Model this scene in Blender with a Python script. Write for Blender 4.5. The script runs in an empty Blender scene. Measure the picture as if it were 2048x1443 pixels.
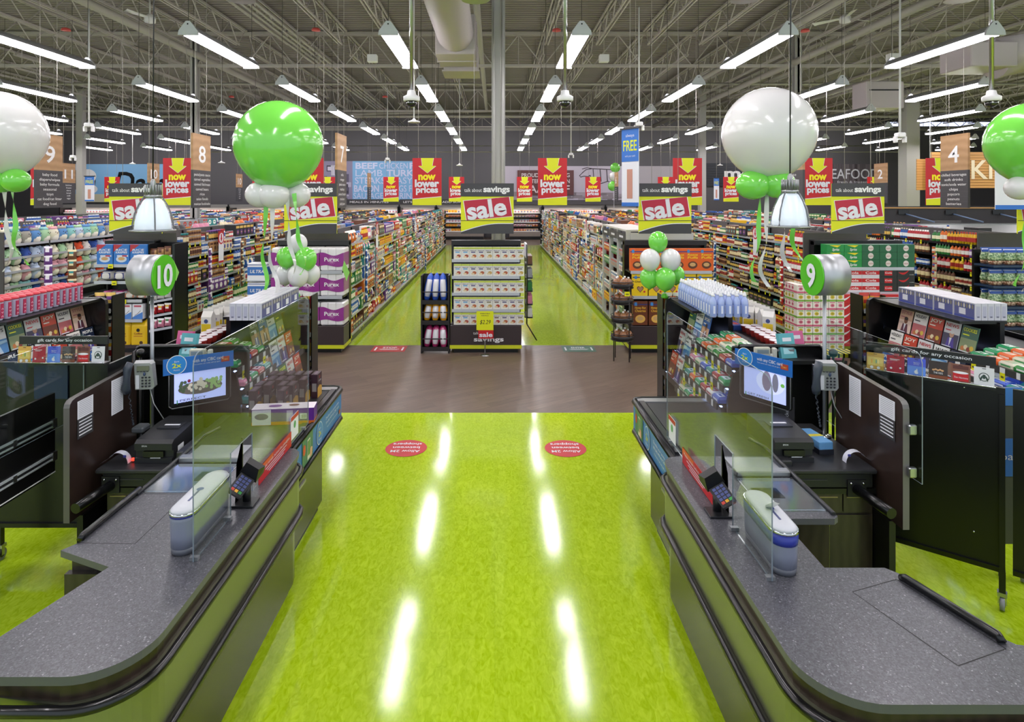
import bpy, math, random
from mathutils import Vector, Matrix

# ---------------------------------------------------------------- camera, world, exposure
SC = bpy.context.scene
COL = SC.collection
F, CX, CY, CAMH = 1240.0, 990.0, 395.0, 2.6          # focal length in pixels, vanishing point, eye height
cd = bpy.data.cameras.new('camera')
cam = bpy.data.objects.new('camera', cd); COL.objects.link(cam)
cam.location = (0, 0, CAMH); cam.rotation_euler = (math.pi/2, 0, 0)
cd.sensor_width = 36.0; cd.lens = F*36.0/2048.0
cd.shift_x = (1024.0-CX)/2048.0; cd.shift_y = -(721.5-CY)/2048.0
cd.clip_start = 0.05; cd.clip_end = 200
SC.camera = cam
SC.view_settings.view_transform = 'Standard'; SC.view_settings.look = 'None'
SC.view_settings.gamma = 1.0; SC.view_settings.use_curve_mapping = False
SC.view_settings.exposure = 0.12
SC.cycles.max_bounces = 7; SC.cycles.diffuse_bounces = 3; SC.cycles.glossy_bounces = 4
SC.cycles.transparent_max_bounces = 16; SC.cycles.use_denoising = True
SC.cycles.sample_clamp_indirect = 4.0; SC.cycles.use_adaptive_sampling = True; SC.cycles.adaptive_threshold = .04
W = bpy.data.worlds.new('daylight'); SC.world = W; W.use_nodes = True
W.node_tree.nodes['Background'].inputs[0].default_value = (0.80, 0.90, 1.0, 1)
W.node_tree.nodes['Background'].inputs[1].default_value = 1.1
LAMP = 27.0            # strength of the fluorescent lenses

def G(x, y, Y):                                       # photo pixel at a given depth -> point
    return Vector(((x-CX)*Y/F, Y, CAMH-(y-CY)*Y/F))
def lin(c):
    if isinstance(c, str):
        c = c.lstrip('#'); c = tuple(int(c[i:i+2], 16)/255 for i in (0, 2, 4))
    return tuple((v/12.92 if v <= .04045 else ((v+.055)/1.055)**2.4) for v in c[:3])

# ---------------------------------------------------------------- materials
MATS = {}
def mat(col, rough=.5, metal=0.0, emit=0.0, coat=0.0, alpha=None, name=None, spec=.5):
    key = (col if isinstance(col, str) else tuple(col), rough, metal, emit, coat, alpha, spec)
    if key in MATS: return MATS[key]
    m = bpy.data.materials.new(name or 'mat_'+str(col).strip('#')); m.use_nodes = True
    b = m.node_tree.nodes['Principled BSDF']; l = lin(col)
    b.inputs['Base Color'].default_value = (*l, 1); b.inputs['Roughness'].default_value = rough
    b.inputs['Metallic'].default_value = metal; b.inputs['Specular IOR Level'].default_value = spec
    if coat: b.inputs['Coat Weight'].default_value = coat; b.inputs['Coat Roughness'].default_value = .06
    if emit:
        b.inputs['Emission Color'].default_value = (*l, 1); b.inputs['Emission Strength'].default_value = emit
    MATS[key] = m
    return m
def nodes_of(m): return m.node_tree.nodes, m.node_tree.links
def noisy(name, c1, c2, scale, rough=.4, metal=0., detail=4, stretch=(1, 1, 1), coat=0., lo=.35, hi=.65, bump=0., coords='Object', rough2=None):
    m = bpy.data.materials.new(name); m.use_nodes = True; n, l = nodes_of(m); b = n['Principled BSDF']
    tc = n.new('ShaderNodeTexCoord'); mp = n.new('ShaderNodeMapping'); mp.inputs['Scale'].default_value = stretch
    t = n.new('ShaderNodeTexNoise'); t.inputs['Scale'].default_value = scale; t.inputs['Detail'].default_value = detail
    r = n.new('ShaderNodeValToRGB'); r.color_ramp.elements[0].position = lo; r.color_ramp.elements[1].position = hi
    r.color_ramp.elements[0].color = (*lin(c1), 1); r.color_ramp.elements[1].color = (*lin(c2), 1)
    l.new(tc.outputs[coords], mp.inputs[0]); l.new(mp.outputs[0], t.inputs['Vector']); l.new(t.outputs['Fac'], r.inputs[0])
    l.new(r.outputs[0], b.inputs['Base Color']); b.inputs['Roughness'].default_value = rough; b.inputs['Metallic'].default_value = metal
    if coat: b.inputs['Coat Weight'].default_value = coat; b.inputs['Coat Roughness'].default_value = .08
    if bump:
        bp = n.new('ShaderNodeBump'); bp.inputs['Strength'].default_value = bump; bp.inputs['Distance'].default_value = .01
        l.new(t.outputs['Fac'], bp.inputs['Height']); l.new(bp.outputs[0], b.inputs['Normal'])
    return m
def floor_material():
    m = bpy.data.materials.new('green_vinyl_tile'); m.use_nodes = True; n, l = nodes_of(m); b = n['Principled BSDF']
    tc = n.new('ShaderNodeTexCoord')
    br = n.new('ShaderNodeTexBrick'); br.offset = 0; br.inputs['Scale'].default_value = 1.0
    br.inputs['Brick Width'].default_value = .61; br.inputs['Row Height'].default_value = .61
    br.inputs['Mortar Size'].default_value = .002; br.inputs['Mortar Smooth'].default_value = .5; br.inputs['Bias'].default_value = 0
    br.inputs['Color1'].default_value = (.5, .5, .5, 1); br.inputs['Color2'].default_value = (.62, .62, .62, 1); br.inputs['Mortar'].default_value = (.40, .40, .40, 1)
    l.new(tc.outputs['Object'], br.inputs['Vector'])
    mp = n.new('ShaderNodeMapping'); mp.inputs['Scale'].default_value = (1, .45, 1); l.new(tc.outputs['Object'], mp.inputs[0])
    t = n.new('ShaderNodeTexNoise'); t.inputs['Scale'].default_value = 34; t.inputs['Detail'].default_value = 6; t.inputs['Distortion'].default_value = 1.2
    l.new(mp.outputs[0], t.inputs['Vector'])
    r = n.new('ShaderNodeValToRGB'); r.color_ramp.elements[0].position = .33; r.color_ramp.elements[1].position = .68
    r.color_ramp.elements[0].color = (*lin('#97b40a'), 1); r.color_ramp.elements[1].color = (*lin('#b1cd2c'), 1)
    l.new(t.outputs['Fac'], r.inputs[0])
    mx = n.new('ShaderNodeMix'); mx.data_type = 'RGBA'; mx.blend_type = 'OVERLAY'; mx.inputs[0].default_value = .30
    l.new(r.outputs[0], mx.inputs[6]); l.new(br.outputs['Color'], mx.inputs[7]); l.new(mx.outputs[2], b.inputs['Base Color'])
    b.inputs['Roughness'].default_value = .10; b.inputs['Specular IOR Level'].default_value = .42
    bp = n.new('ShaderNodeBump'); bp.inputs['Strength'].default_value = .03; bp.inputs['Distance'].default_value = .01
    t2 = n.new('ShaderNodeTexNoise'); t2.inputs['Scale'].default_value = 3.0; t2.inputs['Detail'].default_value = 2
    l.new(tc.outputs['Object'], t2.inputs['Vector']); l.new(t2.outputs['Fac'], bp.inputs['Height']); l.new(bp.outputs[0], b.inputs['Normal'])
    return m
def wood_floor_material():
    m = bpy.data.materials.new('brown_vinyl_plank'); m.use_nodes = True; n, l = nodes_of(m); b = n['Principled BSDF']
    tc = n.new('ShaderNodeTexCoord'); mp = n.new('ShaderNodeMapping'); mp.inputs['Rotation'].default_value = (0, 0, math.radians(-33))
    l.new(tc.outputs['Object'], mp.inputs[0])
    br = n.new('ShaderNodeTexBrick'); br.offset = .37; br.inputs['Scale'].default_value = 1; br.inputs['Brick Width'].default_value = .9
    br.inputs['Row Height'].default_value = .13; br.inputs['Mortar Size'].default_value = .002
    br.inputs['Color1'].default_value = (*lin('#5f4f45'), 1); br.inputs['Color2'].default_value = (*lin('#6c5b4f'), 1); br.inputs['Mortar'].default_value = (*lin('#493d35'), 1)
    l.new(mp.outputs[0], br.inputs['Vector'])
    mp2 = n.new('ShaderNodeMapping'); mp2.inputs['Scale'].default_value = (1.2, 14, 1); l.new(mp.outputs[0], mp2.inputs[0])
    t = n.new('ShaderNodeTexNoise'); t.inputs['Scale'].default_value = 3; t.inputs['Detail'].default_value = 5; l.new(mp2.outputs[0], t.inputs['Vector'])
    mx = n.new('ShaderNodeMix'); mx.data_type = 'RGBA'; mx.blend_type = 'OVERLAY'; mx.inputs[0].default_value = .55
    l.new(br.outputs['Color'], mx.inputs[6]); l.new(t.outputs['Fac'], mx.inputs[7]); l.new(mx.outputs[2], b.inputs['Base Color'])
    b.inputs['Roughness'].default_value = .34
    return m
def counter_material():
    m = bpy.data.materials.new('speckled_solid_surface'); m.use_nodes = True; n, l = nodes_of(m); b = n['Principled BSDF']
    tc = n.new('ShaderNodeTexCoord')
    v = n.new('ShaderNodeTexVoronoi'); v.inputs['Scale'].default_value = 170; l.new(tc.outputs['Object'], v.inputs['Vector'])
    v2 = n.new('ShaderNodeTexVoronoi'); v2.inputs['Scale'].default_value = 85; l.new(tc.outputs['Object'], v2.inputs['Vector'])
    r = n.new('ShaderNodeValToRGB'); e = r.color_ramp.elements
    e[0].position = .0; e[0].color = (*lin('#343439'), 1); e[1].position = .55; e[1].color = (*lin('#4b4b51'), 1)
    e.new(.86).color = (*lin('#5b5b61'), 1); e.new(.97).color = (*lin('#8c8b90'), 1)
    l.new(v.outputs['Color'], r.inputs[0])
    w = n.new('ShaderNodeMath'); w.operation = 'LESS_THAN'; w.inputs[1].default_value = .10; l.new(v2.outputs['Distance'], w.inputs[0])
    s = n.new('ShaderNodeSeparateColor'); l.new(v2.outputs['Color'], s.inputs[0])
    g = n.new('ShaderNodeMath'); g.operation = 'GREATER_THAN'; g.inputs[1].default_value = .86; l.new(s.outputs[0], g.inputs[0])
    mu = n.new('ShaderNodeMath'); mu.operation = 'MULTIPLY'; l.new(w.outputs[0], mu.inputs[0]); l.new(g.outputs[0], mu.inputs[1])
    mx = n.new('ShaderNodeMix'); mx.data_type = 'RGBA'; l.new(mu.outputs[0], mx.inputs[0]); l.new(r.outputs[0], mx.inputs[6])
    mx.inputs[7].default_value = (*lin('#d8d6d8'), 1); l.new(mx.outputs[2], b.inputs['Base Color']); b.inputs['Roughness'].default_value = .33
    return m
def wave_material(name, c1, c2, scale, rough, direction='X', dist=1.5):
    m = bpy.data.materials.new(name); m.use_nodes = True; n, l = nodes_of(m); b = n['Principled BSDF']
    tc = n.new('ShaderNodeTexCoord'); w = n.new('ShaderNodeTexWave'); w.bands_direction = direction
    w.inputs['Scale'].default_value = scale; w.inputs['Distortion'].default_value = dist; w.inputs['Detail'].default_value = 3
    r = n.new('ShaderNodeValToRGB'); r.color_ramp.elements[0].color = (*lin(c1), 1); r.color_ramp.elements[1].color = (*lin(c2), 1)
    l.new(tc.outputs['Object'], w.inputs['Vector']); l.new(w.outputs['Fac'], r.inputs[0]); l.new(r.outputs[0], b.inputs['Base Color'])
    b.inputs['Roughness'].default_value = rough
    return m
def clear_material(name, tint='#f4f8f6', ior=1.45, rough=.01):
    m = bpy.data.materials.new(name); m.use_nodes = True; n, l = nodes_of(m); n.remove(n['Principled BSDF'])
    t = n.new('ShaderNodeBsdfTransparent'); t.inputs[0].default_value = (*lin(tint), 1)
    g = n.new('ShaderNodeBsdfGlossy'); g.inputs['Roughness'].default_value = rough
    f = n.new('ShaderNodeFresnel'); ge = n.new('ShaderNodeNewGeometry'); mr = n.new('ShaderNodeMapRange')
    mr.inputs['To Min'].default_value = ior; mr.inputs['To Max'].default_value = 1/ior
    l.new(ge.outputs['Backfacing'], mr.inputs['Value']); l.new(mr.outputs[0], f.inputs[0])
    mx = n.new('ShaderNodeMixShader'); l.new(f.outputs[0], mx.inputs[0]); l.new(t.outputs[0], mx.inputs[1]); l.new(g.outputs[0], mx.inputs[2])
    l.new(mx.outputs[0], n['Material Output'].inputs['Surface'])
    return m
M_FLOOR = floor_material(); M_WOOD = wood_floor_material(); M_COUNTER = counter_material()
M_ACR = clear_material('clear_acrylic'); M_SMOKE = clear_material('smoked_acrylic', '#b9bdbd')
M_GLOBE = clear_material('prismatic_glass', '#e9eef2', 1.5, .25)
M_OAK = wave_material('light_oak_board', '#a27c52', '#b08a60', 2.2, .5, 'Z', 5)
M_SLAT = wave_material('pine_slat_board', '#c08a4c', '#d4a062', 3.0, .5, 'Z', 1)
M_ESP = wave_material('espresso_laminate', '#2a1f1b', '#352823', 5, .30, 'X', 4)
M_BLACK = mat('#101011', .28); M_BLK2 = mat('#18181a', .45); M_RUB = mat('#0a0a0b', .30, coat=.25, spec=.4)
M_STEEL = mat('#b9bbbe', .28, 1.0); M_CHROME = mat('#d8dadd', .12, 1.0); M_ALU = mat('#9d9f9f', .35, .9)
M_BRUSH = mat('#8f9078', .38, .85); M_WHITE = mat('#e9e9e8', .45); M_PAPER = mat('#dfe0e6', .7)
M_SHELF = mat('#b9bcc4', .4, .3); M_GREYP = mat('#8d8a80', .6); M_JOIST = mat('#aca6a0', .6); M_DECK = mat('#827b76', .65)
M_YEL = mat('#dbe010', .5); M_LIME = mat('#c6cc1c', .5); M_RED = mat('#c0151f', .45); M_CRIM = mat('#b51f3a', .45)
M_CHAR = mat('#3d3c3f', .5); M_BROWN = mat('#35292a', .45); M_GRN = mat('#5cb52c', .3); M_DGREY = mat('#5a585b', .7)
M_TAG = mat('#e8e400', .5); M_MAROON = mat('#5e3838', .6); M_SKY = mat('#7fb3dc', .6)

# ---------------------------------------------------------------- mesh builder
TXT = {}
def text_geo(s, bold):
    k = (s, bold)
    if k not in TXT:
        c = bpy.data.curves.new('t', 'FONT'); c.body = s; c.size = 1; c.offset = bold*.42; c.resolution_u = 3
        c.align_x = 'CENTER'; c.fill_mode = 'FRONT'
        o = bpy.data.objects.new('t', c); COL.objects.link(o)
        me = bpy.data.meshes.new_from_object(o)
        vs = [tuple(v.co) for v in me.vertices]; fs = [tuple(p.vertices) for p in me.polygons]
        bpy.data.objects.remove(o); bpy.data.curves.remove(c); bpy.data.meshes.remove(me)
        if vs: x0, x1 = min(v[0] for v in vs), max(v[0] for v in vs)
        else: x0, x1 = 0, 1
        TXT[k] = (vs, fs, x0, x1)
    return TXT[k]
class MB:
    def __init__(s): s.v = []; s.f = []; s.m = []; s.sm = []; s.mats = []
    def mi(s, m):
        if m not in s.mats: s.mats.append(m)
        return s.mats.index(m)
    def face(s, idx, m, smooth=False): s.f.append(tuple(idx)); s.m.append(s.mi(m)); s.sm.append(smooth)
    def poly(s, pts, m):
        b = len(s.v); s.v += [tuple(p) for p in pts]; s.face(range(b, b+len(pts)), m); return s
    def box(s, x0, x1, y0, y1, z0, z1, m, c=0.0):
        if c <= 0:
            b = len(s.v); s.v += [(x0,y0,z0),(x1,y0,z0),(x1,y1,z0),(x0,y1,z0),(x0,y0,z1),(x1,y0,z1),(x1,y1,z1),(x0,y1,z1)]
            for q in ((0,3,2,1),(4,5,6,7),(0,1,5,4),(1,2,6,5),(2,3,7,6),(3,0,4,7)): s.face([b+i for i in q], m)
            return s
        p = [(x0+c,y0),(x1-c,y0),(x1,y0+c),(x1,y1-c),(x1-c,y1),(x0+c,y1),(x0,y1-c),(x0,y0+c)]
        q = [(x0+c*1.6,y0+c*.7),(x1-c*1.6,y0+c*.7),(x1-c*.7,y0+c*1.6),(x1-c*.7,y1-c*1.6),(x1-c*1.6,y1-c*.7),(x0+c*1.6,y1-c*.7),(x0+c*.7,y1-c*1.6),(x0+c*.7,y0+c*1.6)]
        return s.loft([[(a, b_, z0) for a, b_ in q], [(a, b_, z0+c) for a, b_ in p], [(a, b_, z1-c) for a, b_ in p], [(a, b_, z1) for a, b_ in q]], m, False)
    def loft(s, rings, m, smooth=True, cap=True, closed=True):
        b = len(s.v); n = len(rings[0])
        for r in rings: s.v += [tuple(p) for p in r]
        for i in range(len(rings)-1):
            for j in range(n if closed else n-1):
                k = (j+1) % n
                s.face((b+i*n+j, b+i*n+k, b+(i+1)*n+k, b+(i+1)*n+j), m, smooth)
        if cap: s.face([b+j for j in reversed(range(n))], m); s.face([b+(len(rings)-1)*n+j for j in range(n)], m)
        return s
    def lathe(s, prof, m, n=14, at=(0, 0, 0), smooth=True, mats=None, squash=1.0):
        rings = [[(at[0]+r*math.cos(2*math.pi*j/n), at[1]+r*squash*math.sin(2*math.pi*j/n), at[2]+z) for j in range(n)] for r, z in prof]
        b = len(s.v)
        for r in rings: s.v += r
        for i in range(len(rings)-1):
            mm = mats[i] if mats else m
            for j in range(n):
                k = (j+1) % n; s.face((b+i*n+j, b+i*n+k, b+(i+1)*n+k, b+(i+1)*n+j), mm, smooth)
        if prof[0][0] > 1e-4: s.face([b+j for j in reversed(range(n))], mats[0] if mats else m)
        if prof[-1][0] > 1e-4: s.face([b+(len(rings)-1)*n+j for j in range(n)], mats[-1] if mats else m)
        return s
    def tube(s, pts, r, m, n=6, smooth=True):
        pts = [Vector(p) for p in pts]; rings = []; up = Vector((0, 0, 1))
        for i, p in enumerate(pts):
            d = (pts[min(i+1, len(pts)-1)]-pts[max(i-1, 0)]).normalized()
            a = d.cross(up if abs(d.z) < .9 else Vector((1, 0, 0))).normalized(); b_ = a.cross(d).normalized()
            rr = r[i] if isinstance(r, (list, tuple)) else r
            rings.append([tuple(p+a*rr*math.cos(2*math.pi*j/n)+b_*rr*math.sin(2*math.pi*j/n)) for j in range(n)])
        return s.loft(rings, m, smooth)
    def prism(s, pts, z0, z1, m, mtop=None, smooth=False):     # polygon in XY, extruded in z
        b = len(s.v); n = len(pts)
        s.v += [(x, y, z0) for x, y in pts]+[(x, y, z1) for x, y in pts]
        for j in range(n): s.face((b+j, b+(j+1) % n, b+n+(j+1) % n, b+n+j), m, smooth)
        s.face([b+j for j in reversed(range(n))], m); s.face([b+n+j for j in range(n)], mtop or m)
        return s
    def slab(s, pts, t, m, m_edge=None):                      # flat polygon of 3d points, thickness t along its normal (backwards)
        P_ = [Vector(p) for p in pts]; nrm = Vector((0, 0, 0))
        for i in range(1, len(P_)-1): nrm += (P_[i]-P_[0]).cross(P_[i+1]-P_[0])
        nrm.normalize(); b = len(s.v); n = len(P_)
        s.v += [tuple(p) for p in P_]+[tuple(p-nrm*t) for p in P_]
        s.face(range(b, b+n), m); s.face([b+n+j for j in reversed(range(n))], m)
        for j in range(n): s.face((b+j, b+n+j, b+n+(j+1) % n, b+(j+1) % n), m_edge or m)
        return s
    def sphere(s, c, r, m, n=16, k=10, sc=(1, 1, 1)):
        b = len(s.v); 
        for i in range(1, k):
            t = math.pi*i/k
            for j in range(n):
                a = 2*math.pi*j/n
                s.v.append((c[0]+r*sc[0]*math.sin(t)*math.cos(a), c[1]+r*sc[1]*math.sin(t)*math.sin(a), c[2]-r*sc[2]*math.cos(t)))
        s.v += [(c[0], c[1], c[2]-r*sc[2]), (c[0], c[1], c[2]+r*sc[2])]
        lo, hi = b+(k-1)*n, b+(k-1)*n+1
        for i in range(k-2):
            for j in range(n):
                q = (j+1) % n; s.face((b+i*n+j, b+i*n+q, b+(i+1)*n+q, b+(i+1)*n+j), m, True)
        for j in range(n):
            s.face((lo, b+(j+1) % n, b+j), m, True); s.face((hi, b+(k-2)*n+j, b+(k-2)*n+(j+1) % n), m, True)
        return s
    def text(s, t, at, h, m, right=(1, 0, 0), up=(0, 0, 1), bold=0.0, width=None, slant=0.0, lift=.0015, depth=0.0):
        vs, fs, x0, x1 = text_geo(t, bold); R = Vector(right).normalized(); U = Vector(up).normalized(); N = R.cross(U)
        k = h/.72; kx = k if not width else width/max(x1-x0, .01); cx = (x0+x1)/2; A = Vector(at); b = len(s.v)
        for v in vs:
            q = A+R*((v[0]-cx)*kx+v[1]*k*slant)+U*(v[1]*k)+N*(lift+depth); s.v.append(tuple(q))
        for f in fs: s.face([b+i for i in f], m)
        return s
    def rect(s, at, w, h, m, right=(1, 0, 0), up=(0, 0, 1), lift=.001):
        R = Vector(right).normalized(); U = Vector(up).normalized(); A = Vector(at)+R.cross(U)*lift
        return s.poly([A-R*w/2-U*h/2, A+R*w/2-U*h/2, A+R*w/2+U*h/2, A-R*w/2+U*h/2], m)
    def disc(s, at, rx, rz, m, right=(1, 0, 0), up=(0, 0, 1), lift=.001, n=14):
        R = Vector(right).normalized(); U = Vector(up).normalized(); A = Vector(at)+R.cross(U)*lift
        return s.poly([A+R*rx*math.cos(2*math.pi*i/n)+U*rz*math.sin(2*math.pi*i/n) for i in range(n)], m)
    def mesh(s, name):
        me = bpy.data.meshes.new(name); me.from_pydata(s.v, [], s.f)
        for m in s.mats: me.materials.append(m)
        me.polygons.foreach_set('material_index', s.m); me.polygons.foreach_set('use_smooth', s.sm); me.update()
        return me
def obj(name, mb, parent=None, label=None, cat=None, group=None, kind=None, loc=None, rz=0.0):
    me = mb.mesh(name) if isinstance(mb, MB) else mb
    o = bpy.data.objects.new(name, me); COL.objects.link(o)
    if parent: o.parent = parent
    if loc is not None: o.location = loc
    if rz: o.rotation_euler = (0, 0, rz)
    if label: o['label'] = label
    if cat: o['category'] = cat
    if group: o['group'] = group
    if kind: o['kind'] = kind
    return o
def thing(name, label, cat, loc=(0, 0, 0), rz=0.0, group=None):
    o = bpy.data.objects.new(name, None); COL.objects.link(o); o.empty_display_size = .1
    o.location = loc; o.rotation_euler = (0, 0, rz); o['label'] = label; o['category'] = cat
    if group: o['group'] = group
    return o
def copy_tree(o, parent=None):
    c = o.copy(); COL.objects.link(c)
    if parent: c.parent = parent
    for ch in list(o.children): copy_tree(ch, c)
    return c
def seen(p, m=40):
    if p[1] < .6: return False
    x = CX+p[0]*F/p[1]; y = CY+(CAMH-p[2])*F/p[1]
    return -m < x < 2048+m and -m < y < 1443+m
# countable shelf goods: gathered here, the 300 of each kind that show largest become objects, the rest one 'stuff' object
ITEMS = {}
def item(kind, me, loc, rz, label, cat, group=None, tilt=None, sub=None):
    if seen(loc): ITEMS.setdefault(kind, []).append((me, Vector(loc), rz, label, cat, group or label, tilt, sub))
def flush_items(limit=300, plural=None):
    for kind, L in ITEMS.items():
        L.sort(key=lambda r: r[1].length)
        near = L if len(L) <= 315 else L[:limit]
        for me, loc, rz, label, cat, group, tilt, sub in near:
            o = bpy.data.objects.new(kind, me); COL.objects.link(o); o.location = loc
            o.rotation_euler = (*tilt, rz) if isinstance(tilt, tuple) else (tilt or 0, 0, rz); o['label'] = label; o['category'] = cat; o['group'] = group
            for sn, sm in (sub or ()):
                c = bpy.data.objects.new(sn, sm); COL.objects.link(c); c.parent = o
        rest = L[len(near):]
        if not rest: continue
        mb = MB()
        for me, loc, rz, label, cat, group, tilt, sub in rest:
            mtx = Matrix.Translation(loc) @ Matrix.Rotation(rz, 4, 'Z') @ Matrix.Rotation(tilt[0] if isinstance(tilt, tuple) else (tilt or 0), 4, 'X')
            for q in [me]+[x[1] for x in (sub or ())]:
                b = len(mb.v); mb.v += [tuple(mtx @ v.co) for v in q.vertices]
                mis = [mb.mi(m) for m in q.materials]
                for p in q.polygons:
                    mb.f.append(tuple(b+i for i in p.vertices)); mb.m.append(mis[p.material_index]); mb.sm.append(p.use_smooth)
        obj(kind+'_stock', mb, label='far rows of '+kind.replace('_', ' ')+' stock on the shelves down the aisles', cat=L[0][4], kind='stuff')
ORD = ['bottom', 'second', 'third', 'fourth', 'fifth', 'sixth', 'seventh', 'eighth', 'ninth', 'tenth']
# ---------------------------------------------------------------- the room
def struct(name, mb, **k): return obj(name, mb, kind='structure', **k)
XL, XR, YB = -34.0, 34.0, 40.3
struct('floor', MB().poly([(XL, -4, 0), (XR, -4, 0), (XR, 7.5, 0), (XL, 7.5, 0)], M_FLOOR).poly([(XL, 10.93, 0), (XR, 10.93, 0), (XR, 33.9, 0), (XL, 33.9, 0)], M_FLOOR))
struct('floor_walkway', MB().poly([(XL, 7.5, 0), (XR, 7.5, 0), (XR, 10.93, 0), (XL, 10.93, 0)], M_WOOD).poly([(XL, 33.9, 0), (XR, 33.9, 0), (XR, YB, 0), (XL, YB, 0)], M_WOOD))
struct('wall_back', MB().box(XL, XR, YB, YB+.2, 0, 7.9, M_DGREY))
struct('wall_left', MB().box(XL-.2, XL, -4, YB, 0, 7.9, M_DGREY))
struct('wall_right', MB().box(XR, XR+.2, -4, YB, 0, 7.9, M_DGREY))
struct('trim_1', MB().box(XL, XR, YB-.06, YB, 6.95, 7.12, M_GREYP))
deck = MB(); pr = []
y = -4.0
while y < YB:
    pr += [(y, 7.75), (y+.08, 7.75), (y+.10, 7.82), (y+.18, 7.82)]; y += .20
b0 = len(deck.v); deck.v += [(XL, a, z) for a, z in pr]+[(XR, a, z) for a, z in pr]; n_ = len(pr)
for i in range(n_-1): deck.face((b0+i, b0+i+1, b0+n_+i+1, b0+n_+i), M_DECK)
struct('ceiling', deck)
GY = [1.9, 10.95, 19.1, 29.06, 38.7]
joist_mesh = {}
for bi in range(4):
    y0, y1 = GY[bi]+.1, GY[bi+1]-.1; j = MB(); L = y1-y0
    for dx in (-.045, .045): j.box(dx-.018, dx+.018, 0, L, .53, .59, M_JOIST); j.box(dx-.016, dx+.016, .55, L-.55, 0, .05, M_JOIST)
    k = max(6, int(L/1.15)); st = (L-1.1)/k
    for q in range(k):
        a = .55+q*st
        j.tube([(0, a, .03), (0, a+st/2, .55)], .019, M_JOIST, 4, False); j.tube([(0, a+st/2, .55), (0, a+st, .03)], .019, M_JOIST, 4, False)
    j.tube([(0, .05, .55), (0, .55, .03)], .014, M_JOIST, 4, False); j.tube([(0, L-.05, .55), (0, L-.55, .03)], .014, M_JOIST, 4, False)
    joist_mesh[bi] = (j.mesh('roof_joist'), y0)
for bi in range(4):
    for k in range(-22, 23):
        me, y0 = joist_mesh[bi]
        if bi == 0 and abs(k) > 8: continue
        obj('roof_joist', me, kind='structure', loc=(k*1.53, y0, 7.13), group='open web roof joists', label='grey open web steel joist spanning between two girders under the roof deck')
for i, gy in enumerate(GY):
    g = MB(); lo = 6.62 if i < 4 else 6.98
    for dy in (-.06, .06): g.box(XL, XR, gy+dy-.02, gy+dy+.02, lo, lo+.07, M_JOIST); g.box(XL, XR, gy+dy-.02, gy+dy+.02, 7.60, 7.68, M_JOIST)
    x = XL+.3
    while x < XR-1.6:
        g.tube([(x, gy, lo+.03), (x+.765, gy, 7.62)], .02, M_JOIST, 4, False); g.tube([(x+.765, gy, 7.62), (x+1.53, gy, lo+.03)], .02, M_JOIST, 4, False)
        g.tube([(x+.765, gy, 7.62), (x+.765, gy, lo+.03)], .014, M_JOIST, 4, False); x += 1.53
    struct('roof_girder', g, group='roof girders', label='grey steel truss girder running across the roof over the columns')
M_COLM = mat('#a9a7a3', .5)
cn = 0
for cx_, cy_, w_, side in ((.06, 11.12, .23, 'behind the middle cracker display'), (-9.24, 19.1, .21, 'left of the dairy sign, second row'), (9.3, 19.1, .21, 'behind the large white balloon'),
                     (-19.4, 29.06, .3, 'in front of the dairy sign'), (-9.4, 29.06, .3, 'behind the large green balloon'), (9.7, 29.06, .3, 'behind the right savings sign'), (19.4, 29.06, .62, 'beside the wooden kitchen sign')):
    c = MB(); h = w_/2
    if w_ < .25:    # wide flange section
        c.box(cx_-h, cx_+h, cy_-h, cy_-h+.02, 0, 7.6, M_COLM); c.box(cx_-h, cx_+h, cy_+h-.02, cy_+h, 0, 7.6, M_COLM); c.box(cx_-.03, cx_+.03, cy_-h, cy_+h, 0, 7.6, M_COLM)
        if cn == 0: c.box(cx_-h-.005, cx_+h+.005, cy_-h-.005, cy_-h, 0, 7.6, M_COLM); c.tube([(cx_-h+.04, cy_-h-.03, 0), (cx_-h+.04, cy_-h-.03, 7.5)], .018, M_COLM); c.tube([(cx_+h-.04, cy_-h-.03, 0), (cx_+h-.04, cy_-h-.03, 7.5)], .022, M_COLM)
    else: c.box(cx_-h, cx_+h, cy_-h, cy_+h, 0, 7.6, M_COLM, .01)
    struct('column', c, label='painted steel column '+side); cn += 1
# pipes and ducts under the roof
def pipe(pts, r, label, m=M_COLM, name='roof_pipe', kind='structure'):
    return obj(name, MB().tube(pts, r, m, 8), label=label, kind=kind)
M_PIPE = mat('#98948a', .5)
for k in range(4): pipe([(-5.9+k*.17, 6, 6.98), (-5.9+k*.17, 38, 6.98)], .035, 'thin grey conduit, number %d of four running side by side towards the back' % (k+1), M_PIPE)
pipe([(-9.0, 5, 6.9), (-9.0, 36, 6.9)], .11, 'thick grey pipe running to the back above the aisle number eight sign', M_PIPE)
pipe([(7.5, 5, 6.9), (7.5, 36, 6.9)], .09, 'thick grey pipe running to the back over the large white balloon', M_PIPE)
pipe([(9.2, 5, 6.75), (9.2, 36, 6.75)], .11, 'thickest grey pipe running to the back right of the white balloon', M_PIPE)
pipe([(13.5, 6, 6.8), (13.5, 36, 6.8)], .09, 'grey pipe running to the back high on the right', M_PIPE)
pipe([(-.42, 12.5, 6.95), (-.42, 31.0, 6.95), (-9.0, 31.0, 6.75)], .085, 'grey sprinkler main beside the middle column, elbowing left at its end', M_PIPE)
pipe([(XL, 31.6, 6.75), (XR, 31.6, 6.75)], .08, 'long grey sprinkler main crossing the whole ceiling', M_PIPE)
pipe([(XL, 24.0, 7.0), (XR, 24.0, 7.0)], .05, 'thin grey sprinkler pipe crossing the whole ceiling', M_PIPE)
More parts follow.
